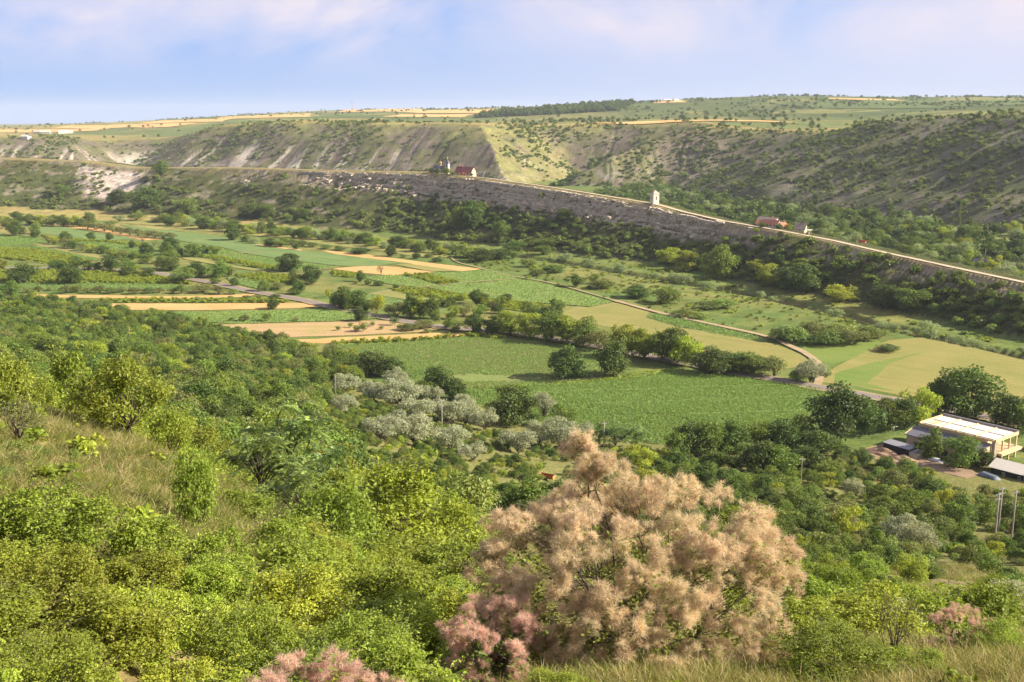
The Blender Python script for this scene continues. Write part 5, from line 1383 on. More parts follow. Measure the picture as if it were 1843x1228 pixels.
# the lodge under construction at the right
U_ANG = rad(-51.5)
O_ = at_z(1655.4, 760.6, 6.5)
lodge = thing('lodge', 'two-storey lodge under construction with white panelled flat roof at the right', 'building', (O_[0], O_[1], 0), U_ANG)
LU, LV = 19.4, 11.0
pbox(lodge, 'wall', .4, 13.6, .25, LV - .4, 0, 6.0, M_BEIGE)
pbox(lodge, 'roof_slab', 0, LU, 0, LV, 6.02, 6.42, M_TIMBER)
pbox(lodge, 'parapet', .02, LU - .02, LV - .32, LV + .02, 6.425, 7.0, M_SHEDROOF)
pbox(lodge, 'roof_edge', -.12, .22, -.1, LV - .34, 6.0, 6.72, M_TIMBER)
pbox(lodge, 'roof_edge', LU - .22, LU + .12, -.1, LV - .34, 6.0, 6.72, M_TIMBER)
nx_, ny_ = 4, 2
pu, pv = (LU - .8) / nx_, (LV - 1.1) / ny_
_pm = {}
for i in range(nx_):
    for j in range(ny_):
        x0, y0 = .4 + i * pu, .1 + j * pv
        m_ = M_TIMBER if (i, j) == (0, 0) else M_WHITE
        pn = pbox(lodge, 'roof_panel', x0 + .32, x0 + pu - .32, y0 + .3, y0 + pv - .35, 6.425, 6.60 + .015 * ((i * 3 + j) % 3), M_WHITE)
        if (i, j) == (0, 0):
            pbox(pn, 'bare_board', x0 + 1.0, x0 + 3.4, y0 + 1.2, y0 + pv - .6, 6.61, 6.66, M_TIMBER)
for i in range(1, nx_):
    pbox(lodge, 'roof_batten', .4 + i * pu - .14, .4 + i * pu + .14, .1, LV - .8, 6.425, 6.70, M_TIMBER)
pbox(lodge, 'roof_joint', .5, LU - .6, .1 + pv - .3, .1 + pv + .22, 6.43, 6.50, M_DARKROOF)
sloped(lodge, 'lower_roof', [(-1.0, -4.6, 4.2), (18.2, -4.6, 4.2), (18.2, .2, 5.45), (-1.0, .2, 5.45)], .2, M_DARKROOF)
sloped(lodge, 'roof_edge', [(-1.18, -4.6, 4.35), (-1.01, -4.6, 4.35), (-1.01, .2, 5.6), (-1.18, .2, 5.6)], .45, M_TIMBER)
pbox(lodge, 'lower_wall', -.7, 18.0, -4.3, .2, 0, 4.0, M_BEIGE)
pmesh(lodge, 'gable', [(x, y, z) for x in (18.22, 18.45) for y, z in ((-4.3, 0), (0, 0), (0, 5.25), (-4.3, 4.15))], [(0, 3, 2, 1), (4, 5, 6, 7), (0, 1, 5, 4), (1, 2, 6, 5), (2, 3, 7, 6), (3, 0, 4, 7)], M_BEIGE)
for k in range(5):
    w_ = pbox(lodge, 'window', 1.5 + k * 3.5, 3.2 + k * 3.5, -4.36, -4.28, 1.0, 2.6, M_GLASS)
    pbox(w_, 'sill', 1.4 + k * 3.5, 3.3 + k * 3.5, -4.45, -4.29, .9, .99, M_TIMBER)
pbox(lodge, 'pilaster', 18.5, 19.25, 0.02, 1.5, 0, 6.0, M_GREYBR)
pbox(lodge, 'porch_floor', 13.65, 20.4, 1.55, LV + .3, 2.75, 3.1, M_TIMBER)
pbox(lodge, 'porch_beam', 13.65, 20.3, 1.6, LV + .2, 2.45, 2.74, M_BEIGE)
for y in (3.9, 7.2, 10.4):
    pbox(lodge, 'column', 18.9, 19.25, y, y + .35, 3.105, 6.0, M_BEIGE)
    pbox(lodge, 'post', 18.9, 19.25, y, y + .35, 0, 2.44, M_BEIGE)
pbox(lodge, 'rail', 19.9, 19.96, 1.7, LV, 4.0, 4.08, M_METAL)
# low black shed with its little annex
P = at_z(1590, 795, 2.6)
shed = thing('low_shed', 'long low black shed with grey sheet roof and beige annex', 'shed', (P[0], P[1], 0), rad(-57))
pbox(shed, 'wall', 0, 7.4, 0, 2.9, 0, 2.35, M_BLACK)
sloped(shed, 'roof', [(-.15, -.15, 2.5), (7.5, -.15, 2.5), (7.5, 3.05, 2.75), (-.15, 3.05, 2.75)], .12, M_SHEDROOF)
pbox(shed, 'annex', 7.42, 9.3, .1, 2.6, 0, 2.0, plain('annex_wall', (.50, .46, .37), .9))
sloped(shed, 'annex_roof', [(7.52, -.05, 2.12), (9.45, -.05, 2.12), (9.45, 2.7, 2.25), (7.52, 2.7, 2.25)], .1, M_SHEDROOF)
# black barn with a white roof
P = at_z(1784, 839, 2.7)
barn = thing('barn', 'black boarded barn with white metal roof at the right edge', 'barn', (P[0], P[1], 0), rad(-51.5))
pbox(barn, 'wall', 0, 16, 0, 6.0, 0, 2.75, M_BLACK)
gable(barn, 'roof', 0, 16, 0, 6.0, 2.8, 4.0, M_WHITE, .5, .12)
for x in (2.6, 6.2, 7.5, 8.8):
    wdw = pbox(barn, 'window', x, x + .75, -.06, -.01, 1.2, 2.0, M_WPAINT)
    pbox(wdw, 'pane', x + .08, x + .34, -.08, -.065, 1.28, 1.92, M_GLASS); pbox(wdw, 'pane', x + .41, x + .67, -.08, -.065, 1.28, 1.92, M_GLASS)
for x in np.arange(.2, 16, .5):
    pbox(barn, 'board', x, x + .44, -.035, -.005, .05, 2.7, M_BLACK)
P = at_z(1840, 806, 0)
cont = thing('container', 'rusty red steel container at the right edge beside the lodge', 'container', (P[0], P[1] - 2, 0), rad(-51.5))
pbox(cont, 'body', 0, 6, 0, 2.4, .15, 2.6, plain('container_red', (.22, .055, .03), .7)); pbox(cont, 'roof', -.05, 6.05, -.05, 2.45, 2.605, 2.7, M_SHEDROOF)
for x in np.arange(.3, 6, .5): pbox(cont, 'rib', x, x + .14, -.05, -.004, .2, 2.55, plain('container_red', (.22, .055, .03), .7))
# cars
def car(label, loc, rz, body_m, L=4.2, group=None):
    c = thing('parked_car', label, 'car', loc, rz, group)
    prof = [(-L / 2, .35), (-L / 2, .72), (-L / 2 + .25, .88), (-L * .34, .92), (-L * .22, 1.38), (L * .13, 1.42), (L * .27, .98), (L * .46, .86), (L / 2, .68), (L / 2, .35)]
    w = .84
    v = []
    for s in (-1, 1):
        for x, z in prof: v.append((x, s * (w if z < 1.0 else w * .8), z))
    n = len(prof)
    f = [tuple(range(n)), tuple(reversed(range(n, 2 * n)))] + [(i, n + i, n + (i + 1) % n, (i + 1) % n) for i in range(n)]
    b = pmesh(c, 'body', v, f, body_m)
    md = b.modifiers.new('soft edges', 'BEVEL'); md.width = .06; md.segments = 2
    for s in (-1, 1):
        pmesh(c, 'window', [(-L * .20, s * w * .845, 1.30), (L * .12, s * w * .845, 1.33), (L * .22, s * w * .93, 1.02), (-L * .29, s * w * .93, 1.0)], [(0, 1, 2, 3) if s < 0 else (3, 2, 1, 0)], M_GLASS)
        for x in (-L * .31, L * .31):
            wh = lathe(c, 'wheel', [(.02, -.1), (.3, -.1), (.33, -.06), (.33, .06), (.3, .1), (.02, .1)], M_TYRE, 14)
            wh.rotation_euler = (math.pi / 2, 0, 0); wh.location = (x, s * .76, .33)
    pmesh(c, 'windscreen', [(L * .145, -.62, 1.385), (L * .145, .62, 1.385), (L * .275, .70, 1.0), (L * .275, -.70, 1.0)], [(0, 3, 2, 1)], M_GLASS)
    for s in (-1, 1):
        pbox(c, 'headlight', L / 2 - .08, L / 2 + .02, s * .62 - .14, s * .62 + .14, .6, .74, M_WPAINT)
    return c
P = at_z(57, 484.5, 0.4); Q = at_z(100, 485, .4)
car('small white car driving on the valley road at the left', (P[0], P[1], _lift[0] + .06), math.atan2(Q[1] - P[1], Q[0] - P[0]), paint('car_white', (.75, .75, .75)))
P = at_z(1685, 835, 0); car('silver car parked under the yard trees', (P[0], P[1], .0), rad(-60), paint('car_silver', (.50, .52, .53)))
P = at_z(1700, 831, 0); car('red car parked beside the lodge behind the trees', (P[0] + 1.5, P[1] + 1.6, 0), rad(-50), paint('car_red', (.45, .02, .02)))
# van under a tarpaulin
P = at_z(1783, 869, 0)
van = thing('covered_van', 'blue-grey van wrapped in tarpaulin beside the black barn', 'van', (P[0], P[1], 0), rad(-62))
prof = [(-2.9, .1), (-2.75, 1.7), (-2.2, 2.0), (0.9, 1.95), (1.5, 1.75), (2.2, 1.15), (2.9, .95), (3.15, .1)]
V, nseg = [], 13
for k in range(nseg):
    a = (k / (nseg - 1) - .5) * 2
    for x, z in prof:
        fl = 1 - .22 * abs(a) ** 3
        V.append((x + .05 * math.sin(k * 2.1 + x), a * (1.02 if z < .3 else .9) + .05 * math.sin(x * 3 + k), z * fl + .04 * math.sin(x * 4 + k * 1.7)))
i = np.arange(nseg * len(prof)).reshape(nseg, -1)
F = np.stack([i[:-1, :-1], i[1:, :-1], i[1:, 1:], i[:-1, 1:]], -1).reshape(-1, 4)
pmesh(van, 'tarpaulin', V, F.tolist() + [i[0].tolist(), i[-1][::-1].tolist()], M_TARP, False)
for x in (-1.8, 2.0):
    for s in (-1, 1):
        wh = lathe(van, 'wheel', [(.02, -.1), (.3, -.1), (.33, 0), (.3, .1), (.02, .1)], M_TYRE, 12); wh.rotation_euler = (math.pi / 2, 0, 0); wh.location = (x, s * .93, .33)
# rusty tank cart on the slope
P = hit(985, 866)
cart = thing('rusty_cart', 'rusty orange metal trough cart lying in the slope bushes', 'cart', (P[0], P[1], P[2] + .75), rad(-28))
a = np.linspace(-.15 * np.pi, 1.15 * np.pi, 14)
ring = [(math.cos(t) * .62, -math.sin(t) * .55 + .25) for t in a]
V = [(x, y, z) for x in (-1.5, 1.45) for y, z in ring] + [(x, y * .94, z * .94 + .015) for x in (-1.44, 1.45) for y, z in ring]
n = 14
F = [(k, k + 1, n + k + 1, n + k) for k in range(n - 1)] + [(2 * n + k + 1, 2 * n + k, 3 * n + k, 3 * n + k + 1) for k in range(n - 1)] + [tuple(range(n))[::-1]]
pmesh(cart, 'trough', V, F, M_RUST)
pmesh(cart, 'end_plate', [(1.40, y, z) for y, z in ring] + [(1.46, y, z) for y, z in ring], [tuple(range(n)), tuple(range(2 * n - 1, n - 1, -1))] + [(k, k + n, k + n + 1, k + 1) for k in range(n - 1)], M_ORUST)
pbox(cart, 'axle', -.08, .08, -.9, .9, -.42, -.32, M_RUST)
for s in (-.85, .85):
    wh = lathe(cart, 'wheel', [(.05, -.05), (.4, -.05), (.44, 0), (.4, .05), (.05, .05)], M_TYRE, 14); wh.rotation_euler = (math.pi / 2, 0, 0); wh.location = (0, s, -.36)
# spoil heap and bare yard
def sheet(name, px, m, label, cat, z):
    pts = rough_edge([at_z(a, b, 0)[:2] for a, b in px], .8, .6, 5)
    V = np.array([(p[0], p[1], max(float(gz(p[0], p[1])), 0) + z) for p in pts])
    me = bpy.data.meshes.new(name); me.from_pydata([tuple(v) for v in V], [], [list(range(len(V)))]); me.materials.append(m)
    if me.polygons[0].normal.z < 0: me.flip_normals()
    tag(link(name, me), label, cat, kind='structure')
def heap(px, py, rx, ry, h, label, seed):
    P = at_z(px, py, 0); n = 26
    xs = np.linspace(-1, 1, n); X, Y = np.meshgrid(xs, xs); r = np.hypot(X, Y)
    Z = np.maximum(0, 1 - r ** 1.6) * h * (.45 + fbm(X * 2.6 + seed, Y * 2.6, 4, seed) * 1.1) - .06
    idx = np.arange(n * n).reshape(n, n)
    q = np.stack([idx[:-1, :-1], idx[:-1, 1:], idx[1:, 1:], idx[1:, :-1]], -1).reshape(-1, 4)
    o = link('soil_heap', new_mesh('soil_heap', np.stack([X * rx, Y * ry, Z], -1).reshape(-1, 3), q, [M_SOIL], True))
    o.location = (P[0], P[1], max(0, float(gz(P[0], P[1])))); o.rotation_euler = (0, 0, rad(-50)); tag(o, label, 'soil heap')
sheet('yard', [(1552, 812), (1590, 800), (1640, 815), (1668, 826), (1700, 838), (1735, 846), (1765, 862), (1740, 872), (1690, 856), (1655, 846), (1600, 840), (1560, 828)], plain('yard_dirt', (.25, .175, .115), .95, .25, .5, bump=.6), 'bare brown yard between the black shed and the barn', 'yard', .06)
heap(1590, 822, 5.5, 2.6, 1.3, 'larger heap of turned brown soil beside the black shed', 3)
heap(1625, 832, 4.0, 2.2, 1.0, 'smaller heap of turned soil near the yard trees', 9)
# church, bell tower and houses on the ridge
P = at(793, 309, 820); zc_ = float(gz(P[0], P[1]))
ch = thing('church', 'white church with grey roof, gold dome and dark spire on the ridge', 'church', (P[0], P[1], zc_), rad(-28))
ch.scale = (.8, .8, .8)
pbox(ch, 'nave', -6, 6, -3, 3, -1.5, 4.6, M_WPAINT); gable(ch, 'roof', -6, 6, -3, 3, 4.65, 7.4, M_SLATE, .3)
gable_wall(ch, 6.0, -3, 3, 4.6, 7.3, M_WPAINT); gable_wall(ch, -6.15, -3, 3, 4.6, 7.3, M_WPAINT)
pbox(ch, 'transept', -1.6, 1.8, -4.6, 4.6, -1.5, 4.4, M_WPAINT); gable(ch, 'transept_roof', -1.6, 1.8, -4.6, 4.6, 4.45, 6.6, M_SLATE, .25, axis='y')
lathe(ch, 'drum', [(.95, 6.2), (.95, 8.8), (1.05, 8.9)], M_WPAINT, 12)
dome = lathe(ch, 'dome', [(1.05, 8.9), (1.35, 9.6), (1.2, 10.3), (.5, 11.0), (.12, 11.5), (.02, 11.6)], M_GOLD, 14)
pbox(dome, 'cross', -.06, .06, -.06, .06, 11.5, 13.0, M_GOLD); pbox(dome, 'cross_arm', -.06, .06, -.4, .4, 12.3, 12.45, M_GOLD)
for x in (-4.4, -2.9, 3.0, 4.6):
    w_ = pbox(ch, 'window', x - .4, x + .4, -3.06, -2.98, 1.2, 3.2, M_GLASS); pbox(w_, 'sill', x - .5, x + .5, -3.14, -2.99, 1.05, 1.18, M_STONE)
tw = pbox(ch, 'tower', 6.2, 9.4, -1.6, 1.6, -1.5, 9.0, M_WPAINT)
for s in (-1.63, 1.57): pbox(tw, 'bell_opening', 7.3, 8.3, s, s + .06, 6.0, 8.2, M_HOLE)
pmesh(ch, 'spire', [(5.9, -1.9, 9), (9.7, -1.9, 9), (9.7, 1.9, 9), (5.9, 1.9, 9), (7.8, 0, 13.5)], [(0, 1, 4), (1, 2, 4), (2, 3, 4), (3, 0, 4), (3, 2, 1, 0)], M_SLATE)
lathe(ch, 'cupola', [(.35, 12.6), (.35, 13.6), (.5, 13.9), (.3, 14.6), (.03, 15.2)], M_GOLD, 10, (7.8, 0, 0))
pbox(ch, 'porch', -8.6, -6.2, -1.5, 1.5, -1.5, 3.0, M_WPAINT); gable(ch, 'porch_roof', -8.6, -6.2, -1.5, 1.5, 3.05, 4.5, M_SLATE, .2)
P = at(838, 312.5, 796); zc_ = float(gz(P[0], P[1]))
hs = thing('parish_house', 'cream house with maroon gable roof beside the ridge church', 'house', (P[0], P[1], zc_), rad(-30))
pbox(hs, 'wall', -7, 7, -3.6, 3.6, -1.5, 3.0, plain('cream_wall', (.66, .53, .33), .85)); gable(hs, 'roof', -7, 7, -3.6, 3.6, 3.05, 6.6, M_MAROON, .6)
gable_wall(hs, 7.0, -3.6, 3.6, 3.0, 6.4, plain('cream_wall', (.66, .53, .33), .85)); gable_wall(hs, -7.15, -3.6, 3.6, 3.0, 6.4, plain('cream_wall', (.66, .53, .33), .85))
for x in (-5, -2, 1, 4):
    w_ = pbox(hs, 'window', x - .5, x + .5, -3.68, -3.58, .8, 2.2, M_GLASS); pbox(w_, 'sill', x - .6, x + .6, -3.75, -3.59, .68, .79, M_STONE)
pbox(hs, 'red_porch', -1.2, 1.6, -5.2, -3.62, -1.5, 2.4, plain('porch_red', (.48, .15, .09), .8)); pbox(hs, 'chimney', -3.2, -2.5, -.4, .4, 5.6, 7.4, M_TILE)
P = at(1178, 365.5, 650); zc_ = float(gz(P[0], P[1]))
bt = thing('bell_tower', 'small pale stone bell tower with pyramid roof on the ridge crest', 'tower', (P[0], P[1], zc_), rad(24))
def wall_with_arch(parent, name, m, w, h, d, ow, oz0, oz1, side):
    """A wall with a round-headed opening, built round the opening."""
    k = 9; arc = [(ow * math.cos(t), oz1 + ow * math.sin(t)) for t in np.linspace(0, np.pi, k)]
    hole = [(ow, oz0)] + arc + [(-ow, oz0)]
    outer = [(w, 0), (w, h), (-w, h), (-w, 0)]
    import mathutils
    tris = mathutils.geometry.tessellate_polygon([[Vector((a, b, 0)) for a, b in outer], [Vector((a, b, 0)) for a, b in hole]])
    pts = outer + hole; n = len(pts)
    V = [(a, 0, b) for a, b in pts] + [(a, d, b) for a, b in pts]
    F = [tuple(t) for t in tris] + [tuple(n + q for q in reversed(t)) for t in tris]
    F += [(i, (i + 1) % 4, n + (i + 1) % 4, n + i) for i in range(4)]
    F += [(4 + i, 4 + (i + 1) % len(hole), n + 4 + (i + 1) % len(hole), n + 4 + i) for i in range(len(hole))]
    o = pmesh(parent, name, V, F, m)
    o.rotation_euler = (0, 0, side * math.pi / 2)
    r = w if side % 2 == 0 else w
    off = [(0, -w), (w, 0), (0, w), (-w, 0)][side]
    o.location = (off[0] * 1.0, off[1] * 1.0, -.8)
    return o
for sd in range(4): wall_with_arch(bt, 'wall', M_STONE, 1.98 if sd % 2 == 0 else 1.6, 6.8, .35, .42, 3.0, 5.0, sd) if False else None
TWW = 2.0
for sd in range(4):
    o = wall_with_arch(bt, 'wall', M_STONE, TWW - (.0 if sd % 2 == 0 else .36), 6.8, .34, .42, 3.2, 4.9, sd)
    o.location = [(0, -TWW, -.8), (TWW, 0, -.8), (0, TWW, -.8), (-TWW, 0, -.8)][sd]
pmesh(bt, 'cornice', *[[(a, b, z) for z in (6.0, 6.22) for a, b in ((-2.2, -2.2), (2.2, -2.2), (2.2, 2.2), (-2.2, 2.2))], [(0, 1, 5, 4), (1, 2, 6, 5), (2, 3, 7, 6), (3, 0, 4, 7), (3, 2, 1, 0), (4, 5, 6, 7)]], M_STONE)
rf = pmesh(bt, 'roof', [(-2.3, -2.3, 6.23), (2.3, -2.3, 6.23), (2.3, 2.3, 6.23), (-2.3, 2.3, 6.23), (0, 0, 8.3)], [(0, 1, 4), (1, 2, 4), (2, 3, 4), (3, 0, 4), (3, 2, 1, 0)], M_STONE2)
pbox(rf, 'cross', -.05, .05, -.05, .05, 8.2, 9.1, M_METAL)
lathe(bt, 'bell', [(.05, 5.2), (.25, 5.1), (.3, 4.7), (.42, 4.4)], plain('bronze', (.16, .11, .05), .4, metallic=.8), 12)
# tile-roofed farmstead beside the crest path
def house(label, px, py, depth, L, W, ze, zr, rz, wall_m, roof_m, name='house', cat='house', windows=3):
    P = at(px, py, depth); z = float(gz(P[0], P[1]))
    h = thing(name, label, cat, (P[0], P[1], z), rz)
    pbox(h, 'wall', -L / 2, L / 2, -W / 2, W / 2, -1.5, ze, wall_m); gable(h, 'roof', -L / 2, L / 2, -W / 2, W / 2, ze + .03, zr, roof_m, .45)
    gable_wall(h, L / 2, -W / 2, W / 2, ze, zr - .2, wall_m); gable_wall(h, -L / 2 - .15, -W / 2, W / 2, ze, zr - .2, wall_m)
    for k in range(windows):
        x = -L / 2 + L * (k + .7) / (windows + .4)
        w_ = pbox(h, 'window', x - .45, x + .45, -W / 2 - .06, -W / 2 + .02, .9, min(2.1, ze - .3), M_GLASS); pbox(w_, 'frame', x - .55, x + .55, -W / 2 - .04, -W / 2 + .01, .78, .89, M_WPAINT)
    pbox(h, 'chimney', L * .2, L * .2 + .5, -.25, .25, ze + .5, zr + .6, M_TILE)
    return h
house('long farmhouse with orange clay tile roof beside the crest path', 1388, 411, 566, 9.5, 4.6, 2.2, 4.2, rad(-46), M_WPAINT, M_TILE, windows=4)
house('small outbuilding with clay tile roof at the farm gate', 1408, 412.5, 563, 4.5, 4.0, 1.9, 3.6, rad(40), M_WPAINT, M_TILE, windows=1)
house('barn with brown tile roof behind the clay tiled farmhouse', 1382, 406, 575, 11, 5.0, 2.8, 5.0, rad(-46), M_STONE, M_STONE2, windows=3)
house('low shed with clay tile roof at the left of the farmstead', 1370, 407, 573, 4.5, 3.5, 1.6, 3.2, rad(-30), M_STONE, M_TILE, windows=1)
house('grey roofed hut beside the crest path kiosk', 1441, 421, 551, 5.0, 4.4, 2.0, 4.6, rad(-30), plain('cream_wall', (.66, .53, .33), .85), M_SLATE2, windows=1)
P = at(1455, 424.5, 539); z = float(gz(P[0], P[1]))
kiosk = thing('kiosk', 'tiny open kiosk with pale flat roof beside the crest path', 'kiosk', (P[0], P[1], z), rad(-40))
sloped(kiosk, 'roof', [(-1.5, -1.2, 2.3), (1.5, -1.2, 2.3), (1.5, 1.2, 2.6), (-1.5, 1.2, 2.6)], .12, M_WHITE); pbox(kiosk, 'counter', -1.2, .4, -.9, .9, 0, 1.1, M_WOODP)
for x in (-1.2, 1.2):
    for y in (-.9, .9): pbox(kiosk, 'post', x - .06, x + .06, y - .06, y + .06, -.3, 2.32, M_WOODP)
house('village house with dark slate roof and big hip behind the trees', 1775, 452, 566, 11, 7.5, 2.8, 6.4, rad(-38), M_WPAINT, M_SLATE)
house('village house with brown roof half hidden by a yellow-green tree', 1806, 462, 553, 8, 6, 2.6, 5.2, rad(50), M_WPAINT, M_SLATE2)
house('low village house with brown sheet roof above the orchard slope', 1815, 478, 522, 8.5, 5.5, 2.2, 4.4, rad(-34), M_WPAINT, M_SLATE2)
house('village house at the right edge with weathered roof', 1836, 460, 560, 9, 6, 2.6, 4.8, rad(-25), M_WPAINT, M_SLATE2)
house('small village shed with bright tan roof', 1757, 449, 572, 3.6, 3, 2.2, 3.6, rad(-40), M_WPAINT, M_TIMBER, 'village_shed', 'shed', 1)
house('village house with grey roof deep among the trees', 1722, 452, 566, 7, 5, 2.6, 4.8, rad(-38), M_WPAINT, M_SLATE2)
house('small red roofed house glimpsed among village trees', 1551, 421, 668, 5.5, 4.5, 2.6, 5.2, rad(-40), M_WPAINT, plain('red_roof', (.55, .10, .06), .7))
# far farm buildings
for k, (px, py, L, lb) in enumerate([(70, 240.5, 26, 'far white farm shed at the left, first of three'), (82, 240.5, 22, 'far white farm shed at the left, middle of three'), (118, 240.5, 30, 'far white farm shed at the left, rightmost of three'), (47, 250.5, 14, 'small white building on the low left plateau rim'), (1202, 183, 22, 'far pale farm building on the skyline right of centre'), (1216, 182.6, 16, 'second far pale farm building on the skyline right of centre')]):
    P = hit(px, py, 1200)
    h = thing('farm_shed', lb, 'shed', (P[0], P[1], P[2]), rad(-20 + 25 * (k % 3)))
    pbox(h, 'wall', -L / 2, L / 2, -4, 4, -2, 4, M_WPAINT); gable(h, 'roof', -L / 2, L / 2, -4, 4, 4.05, 6.5, M_WHITE, .5)
P = hit(634, 199, 1500)
ms = thing('radio_mast', 'thin red and white radio mast on the far skyline', 'mast', (P[0], P[1], P[2]))
H_ = 17 * P[1] / FPX
for k in range(6):
    z0, z1 = H_ * k / 6, H_ * (k + 1) / 6
    pbox(ms, 'mast_section', -1.0 + .1 * k, 1.0 - .1 * k, -1.0 + .1 * k, 1.0 - .1 * k, z0 - (3 if k == 0 else 0), z1, M_WPAINT if k % 2 else plain('mast_red', (.5, .06, .05), .6))
# poles
def pole(px, py, h, label, arms=1, m=None, z0=False, depth=None, lamp=False, r=.13, group=None):
    P = at(px, py, depth) if depth else (at_z(px, py, 0) if z0 else hit(px, py))
    z = max(0, float(gz(P[0], P[1])))
    o = thing('lamp_post' if lamp else 'utility_pole', label, 'lamp post' if lamp else 'pole', (P[0], P[1], z), rad(20), group)
    v, f = tube([(0, 0, -.6), (0, 0, h * .5), (.02, 0, h)], [r, r * .85, r * .7], 8)
    pmesh(o, 'shaft', v, f.tolist() + [list(range(16, 24))], m or M_CONC, True)
    if lamp:
        pbox(o, 'arm', -.05, .9, -.04, .04, h - .1, h, M_METAL); pbox(o, 'lamp_head', .55, 1.05, -.12, .12, h - .22, h - .11, M_WPAINT)
    for k in range(0 if lamp else arms):
        a = pbox(o, 'crossarm', -.7, .7, -.05, .05, h - .35 - .7 * k, h - .25 - .7 * k, M_METAL)
        for x in (-.62, -.22, .22, .62):
            lathe(a, 'insulator', [(.02, 0), (.05, .04), (.035, .09), (.05, .12), (.01, .16)], M_WPAINT, 8, (x, 0, h - .25 - .7 * k))
    return o
pole(1789, 985, 7.5, 'front one of the twin concrete poles on the lower right slope', 2, depth=148)
pole(1794, 982, 8.3, 'rear one of the twin concrete poles on the lower right slope', 2, depth=151)
pole(1820, 975, 7.6, 'single concrete pole right of the twin poles', 1, depth=153)
pole(1441, 872, 7.5, 'dark utility pole rising from the wood below the crop field', 1, M_WOODP, depth=205)
pole(1087, 790, 7.0, 'pale utility pole at the corner of the large crop field', 1, M_CONC, depth=246)
pole(795, 733, 7.0, 'utility pole among the silver bushes', 1, M_CONC, depth=248)
pole(604, 708, 7.5, 'utility pole in the wood left of the silver bushes', 0, M_WOODP, depth=262)
pole(237, 650, 7.5, 'lone utility pole in the left wood', 0, M_WOODP, depth=330)
pole(1301, 540, 6.0, 'thin pole standing in the river meadow bushes', 0, M_WOODP, z0=True)
pole(1775, 440, 9.0, 'tall pale pole among the village trees', 0, M_CONC, depth=590)
pole(1654, 769, 5.5, 'lamp post at the left corner of the lodge', lamp=True, z0=True, m=M_METAL, r=.08)
pole(1607, 793, 3.6, 'short lamp post behind the black shed', lamp=True, z0=True, m=M_METAL, r=.07)
pole(1692, 831, 4.2, 'grey lamp post between the yard trees', lamp=True, z0=True, m=M_METAL, r=.08)

# caves in the cliff
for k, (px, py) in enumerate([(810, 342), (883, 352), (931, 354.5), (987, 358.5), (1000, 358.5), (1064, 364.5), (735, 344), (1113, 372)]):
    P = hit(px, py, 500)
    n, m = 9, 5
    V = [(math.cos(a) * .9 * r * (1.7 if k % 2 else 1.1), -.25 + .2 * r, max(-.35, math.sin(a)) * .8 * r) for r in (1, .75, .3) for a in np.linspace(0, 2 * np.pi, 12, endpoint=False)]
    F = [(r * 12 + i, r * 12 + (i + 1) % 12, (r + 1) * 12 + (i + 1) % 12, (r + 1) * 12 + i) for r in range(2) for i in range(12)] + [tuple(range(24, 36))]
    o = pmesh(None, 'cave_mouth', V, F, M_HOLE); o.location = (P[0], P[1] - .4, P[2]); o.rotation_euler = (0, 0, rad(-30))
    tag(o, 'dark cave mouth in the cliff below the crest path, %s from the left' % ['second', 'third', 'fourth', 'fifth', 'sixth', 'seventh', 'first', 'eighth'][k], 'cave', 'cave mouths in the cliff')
# ------------------------------------------------------------------ yard trees, silver bushes and the wood on the near hillside
trees('walnut', 'walnut_tree', tr([(850, 925, 250, 250)], *Z6), 'large dark walnut tree left of the black shed', variant=2)
trees(('walnut', 'locust', 'locust', 'light', 'walnut'), 'yard_tree', tr([(985, 885, 150, 170), (1110, 865, 150, 150), (1190, 855, 130, 140), (1260, 835, 170, 180), (1370, 780, 130, 170)], *Z6), 'tree in the row between the walnut and the lodge', group='row between the walnut and the lodge')
trees('walnut', 'walnut_tree', tr([(1500, 800, 270, 225)], *Z6), 'huge dark walnut tree behind the lodge', variant=1)
trees(('walnut', 'locust'), 'yard_tree', tr([(1740, 850, 180, 145), (1815, 880, 130, 120)], *Z6), 'tree at the right edge behind the lodge', group='trees at the right edge behind the lodge')
trees('locust', 'yard_tree', tr([(1320, 1015, 150, 150)], *Z6), 'single pale green tree in front of the lodge', variant=0, grow=1.0)
trees('locust', 'yard_tree', tr([(1490, 1078, 190, 175)], *Z6), 'broad spreading tree in front of the lodge roof', variant=1, grow=.98)
trees('walnut', 'yard_tree', tr([(1600, 1075, 120, 95)], *Z6), 'dark low tree beside the covered van', variant=0, grow=1.0)
trees('poplar', 'young_conifer', [(1753, 762, 6, 11), (1760, 763, 6, 11), (1793, 768, 7, 13), (1804, 770, 7, 13)], 'small dark conical shrub beside the road behind the lodge', 'shrub', 'conical shrubs beside the road')
# silver bushes
SB = tr([(60, 665, 120, 90), (60, 785, 120, 95), (200, 715, 130, 100), (330, 660, 110, 100), (345, 740, 175, 130), (440, 825, 160, 120), (520, 740, 100, 100), (600, 838, 175, 125), (700, 838, 140, 110), (800, 868, 120, 110), (250, 915, 175, 110), (430, 945, 190, 140), (330, 860, 110, 90), (620, 975, 175, 120), (740, 1030, 130, 90), (970, 985, 165, 115), (1085, 940, 140, 110), (1200, 970, 180, 150), (1330, 890, 85, 60), (690, 760, 100, 80)], *Z5)
SB = [(a, b, c * 1.12, d * 1.2) for a, b, c, d in SB]
trees('silver', 'silver_bush', SB, 'silver-leaved bush in the grey thicket on the lower slope', 'bush', 'grey thicket on the lower slope', z0=False)
trees('silver', 'silver_bush', tr([(1105, 800, 130, 150)], *Z5), 'upright silver tree beside the dark tree at the crop field edge', 'bush', z0=False)
trees('silver', 'silver_bush', [(1625, 985, 70, 55), (1652, 1000, 60, 60), (1535, 905, 40, 45), (1520, 945, 45, 30)], 'silver-leaved bush amid the green scrub at the right', 'bush', 'silver bushes in the right scrub', z0=False)
